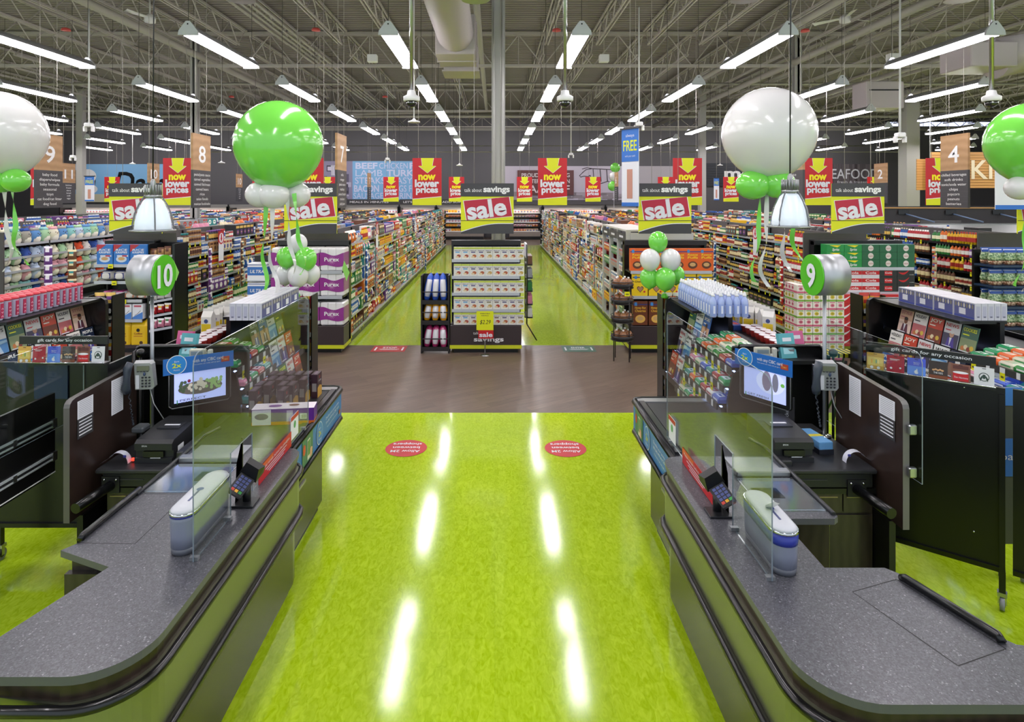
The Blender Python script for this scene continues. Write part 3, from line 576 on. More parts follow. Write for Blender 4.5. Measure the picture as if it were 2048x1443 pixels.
# ---------------------------------------------------------------- shelf goods
PAL = [('red', '#b3202a', '#f2efe8'), ('blue', '#2356a3', '#eef2f5'), ('green', '#2f7d3a', '#f3efc9'), ('yellow', '#e6b820', '#b02a20'), ('orange', '#dd6f22', '#f6efe0'), ('white', '#e3e1dc', '#3465a8'),
       ('purple', '#6a3a86', '#f0e8f2'), ('brown', '#6b4430', '#e8d6a8'), ('cream', '#e2d4b0', '#a23a2c'), ('black', '#242224', '#d9b45a'), ('teal', '#2b8a8c', '#f2f2ea'), ('pink', '#d987a0', '#ffffff'), ('tan', '#b98e5e', '#5a2f1e'), ('grey', '#9a9da2', '#c0392b')]
PC = {}
def prod(kind, ci, w, h, d):
    key = (kind, ci, w, h, d)
    if key in PC: return PC[key]
    nm, c1, c2 = PAL[ci % len(PAL)]; a, b = mat(c1, .42), mat(c2, .45); rn = random.Random(hash(key) % 9999 if False else ci*7+int(w*1000)+len(kind)); m = MB(); f = -d/2
    dark = mat('#33302f', .5); acc = mat(PAL[(ci*5+3) % len(PAL)][1], .45)
    if kind == 'carton':
        m.box(-w/2, w/2, -d/2, d/2, 0, h, a); m.rect((0, f, h*.78), w*.86, h*.2, b); m.disc((w*.02, f, h*.36), w*.30, h*.22, acc, n=10, lift=.002); m.rect((0, f, h*.36), w*.3, h*.08, b, lift=.003); m.rect((-w*.1, f, h*.07), w*.5, h*.05, dark)
    elif kind == 'food_can':
        m.lathe([(w*.46, 0), (w*.48, .004), (w*.47, h*.05), (w*.47, h*.3), (w*.47, h*.68), (w*.47, h*.94), (w*.48, h-.003), (w*.44, h)], a, 10, mats=[M_STEEL, M_STEEL, a, b, a, M_STEEL, M_STEEL])
    elif kind == 'glass_jar':
        m.lathe([(w*.42, 0), (w*.48, h*.06), (w*.48, h*.2), (w*.48, h*.62), (w*.44, h*.76), (w*.36, h*.82), (w*.40, h*.83), (w*.40, h), (w*.3, h)], a, 10, mats=[a, a, b, a, a, acc, acc, acc])
    elif kind == 'bottle':
        m.lathe([(w*.42, 0), (w*.47, h*.04), (w*.47, h*.22), (w*.47, h*.55), (w*.44, h*.66), (w*.17, h*.84), (w*.16, h*.88), (w*.19, h*.88), (w*.19, h), (w*.1, h)], a, 10, mats=[a, a, b, a, a, a, acc, acc, acc])
    elif kind in ('snack_bag', 'flat_bag'):
        nx, nz = 4, 5; fr = []; bk = []
        for i in range(nz+1):
            for j in range(nx+1):
                u, v = j/nx, i/nz; q = (math.sin(math.pi*u)**.5)*(math.sin(math.pi*min(max(v, .0), 1))**.6)*d/2 if 0 < u < 1 and 0 < v < 1 else 0
                x = (u-.5)*w*(1-.06*math.sin(math.pi*v)); z = v*h; fr.append((x, -q-.002, z)); bk.append((x, q+.002, z))
        o = len(m.v); m.v += fr+bk; n1 = (nx+1)*(nz+1)
        for i in range(nz):
            for j in range(nx):
                p0 = o+i*(nx+1)+j; mm = b if (i in (2,) and 0 < j < 3) or i == nz-1 else (acc if i == 3 and j in (1, 2) else a)
                m.face((p0, p0+1, p0+nx+2, p0+nx+1), mm, True); m.face((p0+n1+1, p0+n1, p0+n1+nx+1, p0+n1+nx+2), a, True)
    elif kind == 'multipack':
        m.box(-w/2, w/2, -d/2, d/2, 0, h, a, .006); m.disc((0, f, h*.5), w*.32, h*.34, b, n=12); m.rect((0, f, h*.5), w*.4, h*.14, a, lift=.002)
    elif kind == 'bundle':   # shrink wrapped bottles / cups
        for i in range(3): m.lathe([(w/6.2, 0), (w/6.2, h*.7), (w/12, h*.84), (w/12, h), (w/20, h)], a, 7, at=(-w/3+i*w/3, 0, 0), mats=[a, a, b, b])
        m.box(-w/2, w/2, -w/6, w/6, h*.2, h*.55, b)
    PC[key] = m.mesh(kind); return PC[key]
NOUN = {'carton': 'carton', 'food_can': 'can', 'glass_jar': 'jar', 'bottle': 'bottle', 'snack_bag': 'bag', 'flat_bag': 'bag', 'multipack': 'pack', 'bundle': 'bottle bundle'}
SIZES = {'carton': [(.14, .22, .22), (.19, .25, .25), (.11, .17, .22), (.2, .15, .25)], 'food_can': [(.076, .11, .076), (.086, .12, .086), (.1, .13, .1)], 'glass_jar': [(.085, .16, .085), (.1, .19, .1), (.07, .13, .07)],
         'bottle': [(.085, .25, .085), (.07, .21, .07), (.11, .26, .11)], 'snack_bag': [(.19, .25, .14), (.15, .21, .12), (.24, .26, .16)], 'multipack': [(.25, .17, .25), (.3, .2, .3)], 'bundle': [(.2, .22, .07)]}
BAYW = ['first', 'second', 'third', 'fourth', 'fifth', 'sixth', 'seventh', 'eighth', 'ninth', 'tenth', 'eleventh', 'twelfth', 'thirteenth', 'fourteenth', 'fifteenth', 'sixteenth', 'seventeenth', 'eighteenth', 'nineteenth']
def stock(xf, s, y0, y1, zs, mix, place, seed, pal=None, top=None, room=.25):
    """fill one long face of a gondola; xf = shelf edge, s = +1 faces +X, -1 faces -X"""
    rn = random.Random(seed); nb = int((y1-y0)/1.22)
    for li, z in enumerate(zs):
        space = (zs[li+1]-z-.03) if li+1 < len(zs) else .30
        for b in range(nb):
            yb = y0+b*1.22; y = yb+.03; rzz = s*math.pi/2; mx = mix(b, li) if callable(mix) else mix
            while y < yb+1.15:
                kind = rn.choice(mx); w, h, d = rn.choice(SIZES[kind])
                if top and li == len(zs)-1: space = rn.choice(top)
                h = min(h, space); ci = rn.choice(pal) if pal else rn.randrange(len(PAL)); n = rn.randint(2, 5)
                if kind in ('snack_bag', 'multipack'): n = rn.randint(1, 3)
                stack = 2 if kind == 'food_can' and 2*h < space+.02 else 1
                if kind == 'multipack' and space > 2*h: stack = 2
                me = prod(kind, ci, w, round(h, 3), d)
                for q in range(n):
                    if y+w > yb+1.20: break
                    for st in range(stack):
                        item(kind, me, (xf-s*(d/2+.012), y+w/2, z+st*h), rzz, '%s %s on the %s shelf, %s bay, %s' % (PAL[ci % len(PAL)][0], NOUN[kind], ORD[li] if li+1 < len(zs) else 'top', BAYW[b], place), NOUN[kind])
                    y += w+.006
                if w < .02: break
                y += .004
                if y+.07 > yb+1.18: break
TAGM = MB().box(-.02, .02, -.012, -.008, -.075, .0, M_TAG).box(-.018, .018, -.0125, -.012, -.03, -.02, M_BLACK).mesh('price_tag')
TAGW = MB().box(-.02, .02, -.004, -.001, -.02, .02, M_PAPER).mesh('shelf_label')
def tags(xf, s, y0, y1, zs, place, seed, dens=.5):
    rn = random.Random(seed); 
    for li, z in enumerate(zs):
        y = y0+.1
        while y < y1:
            if rn.random() < dens: item('price_tag', TAGM, (xf, y, z), s*math.pi/2, 'hanging yellow price tag on the %s shelf edge, %s' % (ORD[li], place), 'price tag', 'yellow price tags on the '+place)
            y += rn.choice((.2, .3, .45, .7))
ZS = [.17, .46, .74, 1.01, 1.27, 1.52, 1.76]
M_GON = mat('#4c4a48', .55); M_GBK = mat('#b4b0a8', .6)
def gondola(x0, x1, y0, y1, label, sides=(1, -1), zs=ZS, mback=M_GON, mshelf=M_SHELF, endm=None):
    xc = (x0+x1)/2; t = thing('shelving_gondola', label, 'shelving', (xc, y0, 0)); L = y1-y0; hw = (x1-x0)/2
    obj('back_panel', MB().box(-.03, .03, 0, L, .1, 1.98, mback), t); obj('base', MB().box(-hw+.03, hw-.03, .02, L-.02, 0, .13, M_BLACK), t)
    obj('end_panel', MB().box(-hw+.02, hw-.02, -.03, 0, .05, 1.98, endm or mback), t)
    obj('end_panel', MB().box(-hw+.02, hw-.02, L, L+.03, .05, 1.9, M_BLACK), t)
    for s in sides:
        for i, z in enumerate(zs):
            dd = hw if i == 0 else hw-.04
            a, b = sorted((s*.03, s*dd)); e0, e1 = sorted((s*dd, s*(dd+.012)))
            sh = obj('shelf', MB().box(a, b, 0, L, z-.03, z-.004, mshelf), t); obj('price_rail', MB().box(e0, e1, 0, L, z-.04, z+.004, mshelf), sh)
        up = MB()
        for k in range(int(L/1.22)+1): a, b = sorted((s*.03, s*.06)); up.box(a, b, k*1.22-.015, k*1.22+.015, .1, 1.96, M_BLACK)
        obj('uprights', up, t)
G0, G9 = 10.96, 32.6
gondola(-3.72, -2.57, G0, G9, 'long shelving gondola behind the purple tissue endcap, left side of the middle aisle')
gondola(-6.75, -5.60, G0, G9, 'long shelving gondola behind the rice cereal endcap')
gondola(-9.80, -8.65, G0, G9, 'long shelving gondola of plush toys at the left')
gondola(-12.9, -11.7, G0+2, G9, 'shelving gondola behind the plush toy gondola')
gondola(-16.0, -14.8, G0+5, G9, 'far left shelving gondola under the dairy mural')
gondola(2.37, 3.52, G0, G9, 'long shelving gondola behind the orange cereal endcap, right side of the middle aisle', endm=mat('#c4c2bf', .5))
gondola(5.42, 6.57, G0, G9, 'long shelving gondola of sauces behind the green soda endcap')
gondola(8.50, 9.65, G0, G9, 'dark shelving gondola of chilled drinks at the right', mshelf=M_BLACK)
gondola(11.6, 12.75, G0+6, G9, 'shelving gondola right of the drinks gondola', mshelf=M_BLACK)
B, C, J, O, S_, MP, BU = 'carton', 'food_can', 'glass_jar', 'bottle', 'snack_bag', 'multipack', 'bundle'
HI = [.2, .24, .28]
stock(-2.57, 1, G0, G9, ZS, lambda b, l: [[B, B, J], [B, C, S_], [B, S_, J], [B, B, O]][(b+l) % 4], 'left side of the middle aisle', 1, top=HI)
tags(-2.57, 1, G0, 22, ZS, 'left side of the middle aisle', 11, .6)
stock(-5.60, 1, G0, G9, ZS, lambda b, l: [[C, J, B], [S_, B, C], [J, O, C]][(b*2+l) % 3], 'gondola behind the rice cereal', 2, top=HI, pal=[0, 2, 3, 3, 5, 6, 7, 7, 8, 9, 9, 12, 12, 1])
tags(-5.60, 1, G0, 22, ZS, 'gondola behind the rice cereal', 12, .7)
stock(-8.65, 1, 14.7, G9, ZS[3:], [S_, B, O, MP], 'plush toy gondola', 3, top=HI)
stock(-11.7, 1, G0+2, G9, ZS[4:], [O, O, B, BU], 'gondola behind the plush toys', 4, pal=[1, 1, 2, 10, 5, 5, 6, 0], top=HI)
stock(-14.8, 1, G0+5, G9, ZS[4:], [O, B, BU, MP], 'far left gondola', 5, pal=[1, 2, 5, 10, 11, 6, 0, 5], top=HI)
stock(2.37, -1, 13.4, G9, ZS, lambda b, l: [[B, S_, J], [B, O, MP], [S_, B]][(b+l) % 3], 'right side of the middle aisle', 6, top=HI, pal=[5, 8, 13, 7, 5, 3, 0, 12, 2, 9, 1, 5])
tags(2.37, -1, 13.4, 22, ZS, 'right side of the middle aisle', 16, .45)
stock(5.42, -1, G0, G9, ZS, lambda b, l: [[J, J, O], [J, C, B], [J, O, J], [O, C]][(b+l//2) % 4], 'sauce gondola behind the soda', 7, top=[.2, .24], pal=[7, 7, 9, 0, 0, 4, 3, 8, 12, 7, 9, 2])
tags(5.42, -1, G0, 20, ZS, 'sauce gondola behind the soda', 17, .7)
stock(8.50, -1, G0, G9, ZS, [O, O, C, BU, O], 'chilled drinks gondola', 8, top=[.2, .24], pal=[1, 0, 2, 9, 4, 9, 7, 6, 8, 3, 7, 1])
tags(8.50, -1, G0, 18, ZS, 'chilled drinks gondola', 18, .6)
stock(11.6, -1, G0+6, G9, ZS[4:], [O, S_, B], 'right of the drinks gondola', 9)
# goods standing on top shelves seen over the back panels
for xf_, s_, nm, sd, y0_ in ((-3.72, -1, 'far side of the tissue gondola', 21, G0), (-6.75, -1, 'far side of the cereal gondola', 22, G0), (-9.8, -1, 'far side of the toy gondola', 23, 12), (3.52, 1, 'far side of the stationery gondola', 24, G0), (6.57, 1, 'far side of the sauce gondola', 25, G0), (9.65, 1, 'far side of the drinks gondola', 26, 12)):
    stock(xf_, s_, y0_, G9-1, [1.76], [S_, B, O, S_], nm, sd, top=[.3, .34])
# clip strips and red arrow shelf signs hanging from the gondolas
for k, (x_, y_, Y_, s_, lab) in enumerate(((440, 500, 13.0, 1, 'in the gondola behind the rice cereal'), (752, 480, 14.6, 1, 'on the left side of the middle aisle'), (830, 450, 20.5, 1, 'farther down the left side of the middle aisle'), (1174, 470, 17.0, -1, 'on the right side of the middle aisle'), (1117, 445, 25, -1, 'far down the right side of the middle aisle'), (1513, 490, 12.6, -1, 'in the sauce gondola'))):
    xf_ = {-1: 2.33, 1: -2.53}[s_] if k in (1, 2, 3, 4) else (-5.56 if s_ > 0 else 5.38); z_ = G(x_, y_, Y_).z; Yq = abs(xf_)*F/abs(x_-CX); zq = CAMH-(y_-CY)*Yq/F
    t = thing('shelf_sign', 'shelf sign with a red arrow disc, '+lab, 'shelf sign', (xf_+s_*.02, Yq, zq-.25), s_*math.pi/2)
    obj('card', MB().box(-.11, .11, -.004, 0, 0, .42, M_PAPER).box(-.11, .11, -.005, -.004, 0, .04, M_RED), t)
    obj('arrow_disc', MB().disc((0, -.006, .5), .13, .13, M_RED, n=24, lift=0).disc((0, -.008, .5), .10, .10, M_PAPER, n=24, lift=0).poly([(-.05, -.01, .5), (0, -.01, .42), (.05, -.01, .5)], M_RED).box(-.02, .02, -.012, -.01, .5, .58, M_RED).box(-.13, .13, -.003, 0, .36, .64, mat('#9c1820', .5)), t)
rn = random.Random(77)
for k, (xf_, Yq, s_, zt, ci, lab) in enumerate(((-5.5, 11.9, 1, 1.62, 6, 'purple treat pouches in the cereal gondola'), (-5.5, 13.4, 1, 1.66, 7, 'brown pouches in the cereal gondola'), (-2.5, 11.9, 1, 1.6, 1, 'blue rings on the left of the middle aisle'), (-2.5, 12.9, 1, 1.55, 13, 'grey forks on the left of the middle aisle'),
        (-2.5, 15.6, 1, 1.5, 2, 'dark green pouches on the left of the middle aisle'), (-2.5, 22, 1, 1.0, 1, 'blue bags far down the middle aisle'), (2.3, 14.2, -1, 1.5, 13, 'clear cups on the right of the middle aisle'), (2.3, 16.9, -1, 1.5, 6, 'purple cups on the right of the middle aisle'), (2.3, 21, -1, 1.7, 9, 'black bags on the right of the middle aisle'),
        (5.35, 15.0, -1, 1.5, 1, 'blue pouches in the sauce gondola'), (5.35, 11.5, -1, 1.6, 0, 'red pouches before the stacked grey boxes'), (8.4, 11.8, -1, 1.5, 8, 'cream pouches in the drinks gondola'))):
    t = thing('clip_strip', 'hanging clip strip of '+lab, 'clip strip', (xf_, Yq, zt-1.0), s_*math.pi/2)
    obj('strip', MB().box(-.012, .012, -.004, 0, 0, 1.05, M_PAPER), t)
    for q in range(7): obj('pouch', prod('snack_bag', ci, .13, .15, .05), t, loc=(rn.uniform(-.01, .01), -.035, .86-q*.14))
# ---------------------------------------------------------------- endcaps
def endcap(x0, x1, label, lips, base_top, top=1.86, yf=10.37, stripe=True):
    w = x1-x0; t = thing('endcap_display', label, 'display shelving', ((x0+x1)/2, yf, 0)); h = w/2; D = .50
    obj('back_panel', MB().box(-h, h, D, D+.04, .05, top, M_BLK2), t); obj('top_rail', MB().box(-h, h, D-.16, D, top-.08, top, M_BLK2), t)
    for s in (-h, h-.03): obj('side_post', MB().box(s, s+.03, D-.12, D, .05, top-.02, M_BLACK), t)
    obj('base_panel', MB().box(-h, h, .0, D, .13, base_top-.01, M_BROWN, .006), t)
    if stripe: obj('lime_stripe', MB().box(-h-.004, h+.004, -.006, D, .075, .135, M_LIME), t)
    obj('plinth', MB().box(-h+.06, h-.06, .06, D, .0, .08, M_BLACK), t)
    for z in lips:
        sh = obj('shelf', MB().box(-h+.02, h-.02, .02, D, z-.03, z-.005, M_BLK2), t); obj('price_rail', MB().box(-h+.03, h-.03, .0, .02, z-.045, z+.005, M_SHELF), sh)
    return t
def boxrow(kind, me, x0, n, w, y, z, label, cat, rows=1, h=0, dep=1, d=0, rz=0):
    for r in range(rows):
        for q in range(dep):
            for i in range(n): item(kind, me, (x0+w*(i+.5), y+q*d, z+r*h), rz, label, cat)
# centre: cracker boxes
ec = endcap(-.753, .443, 'charcoal endcap display of cracker boxes in the middle of the walkway', [.73, 1.005, 1.285, 1.565], .47)
obj('base_lettering', MB().text('talk about', (-.08, -.004, .315), .045, M_WHITE, width=.26).text('savings', (.05, -.004, .20), .075, M_WHITE, bold=.06, width=.5), ec)
FLAV = [('#4fa3d8', '#a8503c'), ('#4fa3d8', '#a8503c'), ('#3c3a78', '#b8643c'), ('#3c3a78', '#b05a3a'), ('#6e6a3a', '#c0a060'), ('#5a3a34', '#b03a28'), ('#3a3a70', '#b0603c'), ('#40356e', '#a8583c'), ('#6e6440', '#c2a24e')]
def cracker(fl):
    c, q = FLAV[fl]; m = MB(); w, h, d = .128, .205, .06
    m.box(-w/2, w/2, 0, d, 0, h, mat('#dcdad2', .5)); m.rect((0, 0, h-.018), w, .03, mat('#b9c84a', .5)); m.text('TRISCUIT', (0, -.001, h*.66), .02, mat('#2c3566', .5), bold=.04, width=.105)
    m.rect((.0, 0, h*.58), .07, .016, mat(c, .5), lift=.002); m.disc((.02, 0, h*.27), .036, .028, mat(q, .5), n=8); m.disc((-.005, 0, h*.2), .03, .016, mat('#d8c49a', .5), n=8, lift=.002)
    return m.mesh('cracker_box')
CRK = [cracker(i) for i in range(9)]; CRN = ['far left', 'second', 'third', 'fourth', 'middle', 'sixth', 'seventh', 'eighth', 'far right']
for li, z in enumerate([.47, .73, 1.005, 1.285, 1.565]):
    for i in range(9):
        item('cracker_box', CRK[i], (-.753+.06+.131*(i+.5), 10.38, z+.002), 0, 'white cracker box, %s column, %s shelf of the middle endcap' % (CRN[i], ORD[li] if li < 4 else 'top'), 'cracker box', 'cracker boxes on the middle endcap')
t = thing('tag_stand', 'yellow price card on a thin pole before the middle cracker display', 'price sign', (-.165, 10.22, 0))
obj('pole', MB().tube([(0, 0, .01), (0, 0, .42)], .008, M_STEEL).lathe([(.07, 0), (.07, .01), (.01, .016)], M_STEEL, 16), t)
obj('price_card', MB().box(-.14, .14, -.012, -.004, .42, .73, M_YEL).text('UNBEATABLE', (0, -.013, .685), .02, M_CHAR, width=.16).text('DEALS', (0, -.013, .65), .02, M_CHAR, width=.12).text('$2.29', (.0, -.013, .52), .07, M_BLACK, slant=.2, width=.17), t)
obj('sale_card', MB().box(-.11, .14, -.014, -.006, .28, .42, M_RED).text('sale', (.015, -.015, .31), .075, M_PAPER, bold=.06, width=.22), t)
t = thing('display_island', 'low grey island body behind the middle cracker endcap wrapped round the column', 'display shelving', (-.155, 10.92, 0))
obj('body', MB().box(-.58, .58, 0, .06, 0, 1.78, M_GREYP).box(-.58, .58, .46, 2.2, 0, 1.5, M_GREYP), t); obj('top_board', MB().box(-.6, -.1, .0, 2.25, 1.5, 1.53, M_GBK).box(.45, .6, .0, 2.25, 1.5, 1.53, M_GBK).box(-.1, .45, .46, 2.25, 1.5, 1.53, M_GBK), t)
for i in range(6):
    item('carton', prod('carton', 8, .09, .16, .12), (.06+.1*i, 12.3, 1.53), 0, 'cream drink carton standing on the island behind the cracker display', 'carton', 'cream cartons on the island')
for i in range(9):
    for r in range(2): item('candy_bag', prod('snack_bag', 11 if (i+r) % 2 else 0, .1, .16, .07), (-.72+i*.075, 12.0+r*.3, 1.53+r*.05), .2*(i % 3-1), 'pink and red candy bag heaped on the island behind the cracker display', 'candy bag', 'candy bags on the island')
sr = thing('side_rack', 'narrow rack of small packets on the right flank of the island behind the cracker display', 'rack', (.56, 11.6, 0), math.pi/2)
obj('frame', MB().tube([(-.3, -.02, .3), (-.3, -.02, 1.75)], .012, M_BLACK).tube([(.3, -.02, .3), (.3, -.02, 1.75)], .012, M_BLACK).tube([(-.3, -.02, .3), (-.3, -.2, .0)], .012, M_BLACK).box(-.3, .3, -.03, 0, 1.5, 1.75, M_PAPER), sr)
for q in range(5): obj('tray', MB().box(-.29, .29, -.12, 0, .4+q*.24, .42+q*.24, M_BLACK).box(-.29, .29, -.13, -.12, .4+q*.24, .47+q*.24, M_GREYP), sr)
for q in range(5):
    for i in range(4): item('small_box', prod('carton', [5, 11, 2, 13, 7][q], .11, .15, .08), (.64, 11.37+i*.135, .425+q*.24), PI_/2, '%s small box on the %s tray of the island side rack' % (PAL[[5, 11, 2, 13, 7][q]][0], ORD[q]), 'box')
ETAG = MB().box(-.04, .04, -.01, -.004, -.05, .02, M_TAG).box(-.025, .025, -.011, -.01, -.03, -.01, mat('#7a7a20', .5)).mesh('price_tag')
for xx, zz, lab in ((-6.42, 1.47, 'top shelf of the rice cereal endcap'), (-6.36, 1.19, 'second shelf of the rice cereal endcap'), (-6.2, .88, 'third shelf of the rice cereal endcap'), (-6.38, .55, 'lower shelf of the rice cereal endcap'), (2.08, 1.1, 'upper basket of the round wire rack'), (-6.75, .12, 'foot of the rice cereal endcap')):
    item('price_tag', ETAG, (xx, 10.36 if xx < 0 else 9.76, zz), 0, 'yellow price card on the '+lab, 'price tag')
# bread rack left of the middle endcap
t = thing('bread_rack', 'dark three-tier rack of bagged bread beside the middle cracker display', 'rack', (-1.0, 10.35, 0))
M_RK = mat('#221f20', .4)
obj('frame', MB().box(-.24, -.215, 0, .3, 0, 1.30, M_RK).box(.215, .24, 0, .3, 0, 1.30, M_RK).box(-.24, .24, .28, .3, .1, 1.30, M_RK), t)
for i, z in enumerate((.08, .52, .86)):
    sh = obj('tier', MB().poly([(-.22, .0, z), (.22, .0, z), (.22, .28, z+.04), (-.22, .28, z+.04)], M_RK).box(-.22, .22, -.01, .01, z-.04, z+.03, M_RK), t); obj('rail', MB().tube([(-.22, -.03, z+.17), (.22, -.03, z+.17)], .01, M_RK), sh)
BR = {1: ('#2d55b8', 'blue', .52), 2: ('#e8a41c', 'yellow', .46), 0: ('#b0326a', 'pink', .50)}
for ti, z in ((2, .88), (1, .54), (0, .10)):
    col, nm, hh = BR[{2: 1, 1: 2, 0: 0}[ti]]; hh *= .9 if ti == 1 else 1.0; hh = min(hh, .46 if ti == 2 else .32 if ti == 1 else .38)
    m = MB(); rings = []
    for k in range(9):
        v = k/8; rr = .078*(math.sin(math.pi*(.12+.8*v))**.6)*(1 if k < 8 else .3); rings.append([(rr*math.cos(2*math.pi*j/12)*.95, rr*math.sin(2*math.pi*j/12)*1.1, v*hh) for j in range(12)])
    m.loft(rings, mat(col, .2, coat=.5)); m.loft([[(x*.75, y-.02, z2) for x, y, z2 in r] for r in rings[1:7]], mat('#d8d8dc', .2, coat=.5))
    me = m.mesh('bread_bag')
    for i in range(3): item('bread_bag', me, (-1.15+i*.145, 10.43-.02*i, z), 0, '%s %s bread bag on the %s tier of the bread rack' % (['left', 'middle', 'right'][i], nm, ['bottom', 'middle', 'top'][ti]), 'bread', 'bagged bread on the rack', tilt=(-.16, .16-.10*i))
# purple tissue endcap
endcap(-3.76, -2.53, 'charcoal endcap display of purple bathroom tissue packs', [.95, 1.37], .46)
def tissue(txt, c1, w, h, d, c2='#e6e4e6'):
    m = MB(); wh, cc = mat('#e8e6e6', .3, coat=.3), mat(c1, .3, coat=.3); n = 3
    rings = []
    for z in (0, .02, h*.25, h*.5, h*.75, h-.02, h):
        k = .93 if z in (0, h) else 1.0; rings.append([(x*k*w/2, y*k*d/2, z) for x, y in ((-1, -.8), (-.9, -1), (-.36, -.96), (-.33, -.9), (-.3, -.97), (.3, -.97), (.33, -.9), (.36, -.96), (.9, -1), (1, -.8), (1, .9), (-1, .9))])
    m.loft(rings, wh, False); f = -d/2-.004; seg = 12; lo = [h*(.22+.04*math.sin(i/seg*6.3)) for i in range(seg+1)]; hi = [h*(.74+.07*math.sin(1+i/seg*6.3)) for i in range(seg+1)]
    for i in range(seg):
        xa, xb = -w/2+w*i/seg, -w/2+w*(i+1)/seg; m.poly([(xa, f, lo[i]), (xb, f, lo[i+1]), (xb, f, hi[i+1]), (xa, f, hi[i])], cc)
    m.poly([(w/2+.003, -d/2, lo[-1]), (w/2+.003, d/2*.9, lo[0]), (w/2+.003, d/2*.9, hi[0]), (w/2+.003, -d/2, hi[-1])], cc)
    for k in range(16):
        a = k*math.pi/8; m.poly([(.02*math.cos(a-.2), f-.002, h*.47+.02*math.sin(a-.2)), (.02*math.cos(a+.2), f-.002, h*.47+.02*math.sin(a+.2)), (h*.22*math.cos(a), f-.002, h*.47+h*.22*math.sin(a))], mat('#d9a9cf', .4))
    m.text(txt, (0, f-.003, h*.43), h*.17, M_WHITE, bold=.05, width=w*.62)
    return m
tp = tissue('Purex', '#8e2a86', .40, .385, .4).mesh('tissue_pack')
for li, z in enumerate((.46, .95, 1.37)):
    for i in range(3): item('tissue_pack', tp, (-3.76+.41*(i+.5), 10.59, z), 0, 'purple and white tissue pack, %s of the %s shelf, purple tissue endcap' % (['left', 'middle', 'right'][i], ['bottom', 'middle', 'top'][li]), 'tissue pack', 'purple tissue packs on the endcap')
t = thing('side_shelf', 'narrow side shelving with blue and white tissue packs beside the purple tissue endcap', 'display shelving', (-3.98, 10.5, 0))
obj('frame', MB().box(-.17, .17, .2, .24, .0, 1.6, M_BLK2).box(-.17, .17, -.15, .2, .05, .1, M_BLK2).box(-.17, .17, -.15, .2, .88, .9, M_SHELF).box(-.17, .17, -.15, .2, 1.2, 1.22, M_SHELF), t)
up = MB(); up.box(-.16, .16, -.13, .13, 0, .28, mat('#e4e4e8', .35)); up.box(-.161, .161, -.131, .1, .08, .22, mat('#3a6fb8', .35)); up.text('ULTRA', (0, -.133, .12), .055, M_WHITE, bold=.04, width=.24, slant=.2); up.box(-.161, .161, -.132, .1, .25, .26, mat('#23408a', .4))
um = up.mesh('tissue_box')
for i, z in enumerate((.9, 1.22)): item('tissue_box', um, (-3.98, 10.5, z), 0, 'blue and white ultra tissue pack, %s of two left of the purple packs' % ['lower', 'upper'][i], 'tissue pack')
# rice cereal endcap
endcap(-6.74, -5.88, 'charcoal endcap display with blue rice cereal boxes at the left', [.56, .89, 1.2, 1.48], .10, stripe=False)
def cereal(txts, c1, w, h, d, tc, band, pic, extra=None):
    m = MB(); m.box(-w/2, w/2, -d/2, d/2, 0, h, mat(c1, .4)); f = -d/2
    if band: m.rect((0, f, h*.86), w, h*.05, mat(band, .4)); m.rect((-w*.3, f, h*.88), w*.18, h*.14, mat('#3f86cc', .4), lift=.002)
    for i, t_ in enumerate(txts): m.text(t_, (0, f-.001, h*(.68-.13*i)), h*.10, mat(tc, .4), bold=.03, width=w*.72, slant=.12)
    m.disc((0, f, h*.26), w*.34, h*.17, mat(pic, .5), n=14, lift=.002); m.disc((0, f, h*.28), w*.22, h*.09, mat('#c9a068', .5), n=10, lift=.003)
    if extra: extra(m, w, h, f)
    return m
rk = cereal(['RICE', 'KRISPIES'], '#2f74c4', .265, .33, .08, '#f4f4f4', None, '#c8d4e4', lambda m, w, h, f: (m.poly([(-w/2, f-.001, h*.62), (-w/2, f-.001, h), (w*.1, f-.001, h)], mat('#b3303c', .4)), m.rect((.02, f, h*.42), w*.7, h*.08, mat('#d8dce4', .4), lift=.003), m.rect((w*.2, f, h*.42), w*.3, h*.07, mat('#c03040', .4), lift=.004))).mesh('cereal_box')
for i in range(3): item('cereal_box', rk, (-6.68+.28*(i+.5), 10.43, 1.485), 0, 'blue rice cereal box, %s of three on the top shelf at the left' % ['left', 'middle', 'right'][i], 'cereal box', 'blue rice cereal boxes')
mb_ = MB(); 
def pillow(w, d, h, m1, m2, txt=None, tc=None):
    m = MB(); n = 8; rings = []
    for k in range(7):
        v = k/6; q = math.sin(math.pi*(.06+.88*v))**.5; rings.append([((1 if math.cos(2*math.pi*j/16) > 0 else -1)*abs(math.cos(2*math.pi*j/16))**.5*w/2*q, (v-.5)*d, h/2+(1 if math.sin(2*math.pi*j/16) > 0 else -1)*abs(math.sin(2*math.pi*j/16))**.6*h/2*q) for j in range(16)])
    m.loft(rings, m1); m.box(-w*.3, w*.3, -d*.3, d*.3, h*.93, h*1.0, m2)
    m.poly([(-w*.36, -d*.44, h*.25), (w*.36, -d*.44, h*.25), (w*.36, -d*.44, h*.8), (-w*.36, -d*.44, h*.8)], m2)
    if txt: m.text(txt, (0, -d*.45, h*.42), h*.28, tc, bold=.04, width=w*.6)
    return m
mw = mat('#d9d6d2', .25, coat=.4)
b1 = pillow(.22, .34, .17, mw, mat('#2a2f70', .3), 'Jet', M_WHITE).mesh('marshmallow_bag'); b2 = pillow(.2, .34, .13, mat('#e0dfe2', .3), mat('#d04f96', .4)).mesh('sugar_bag'); b3 = pillow(.2, .34, .13, mat('#c9c4bc', .3), mat('#a8603c', .4)).mesh('sugar_bag')
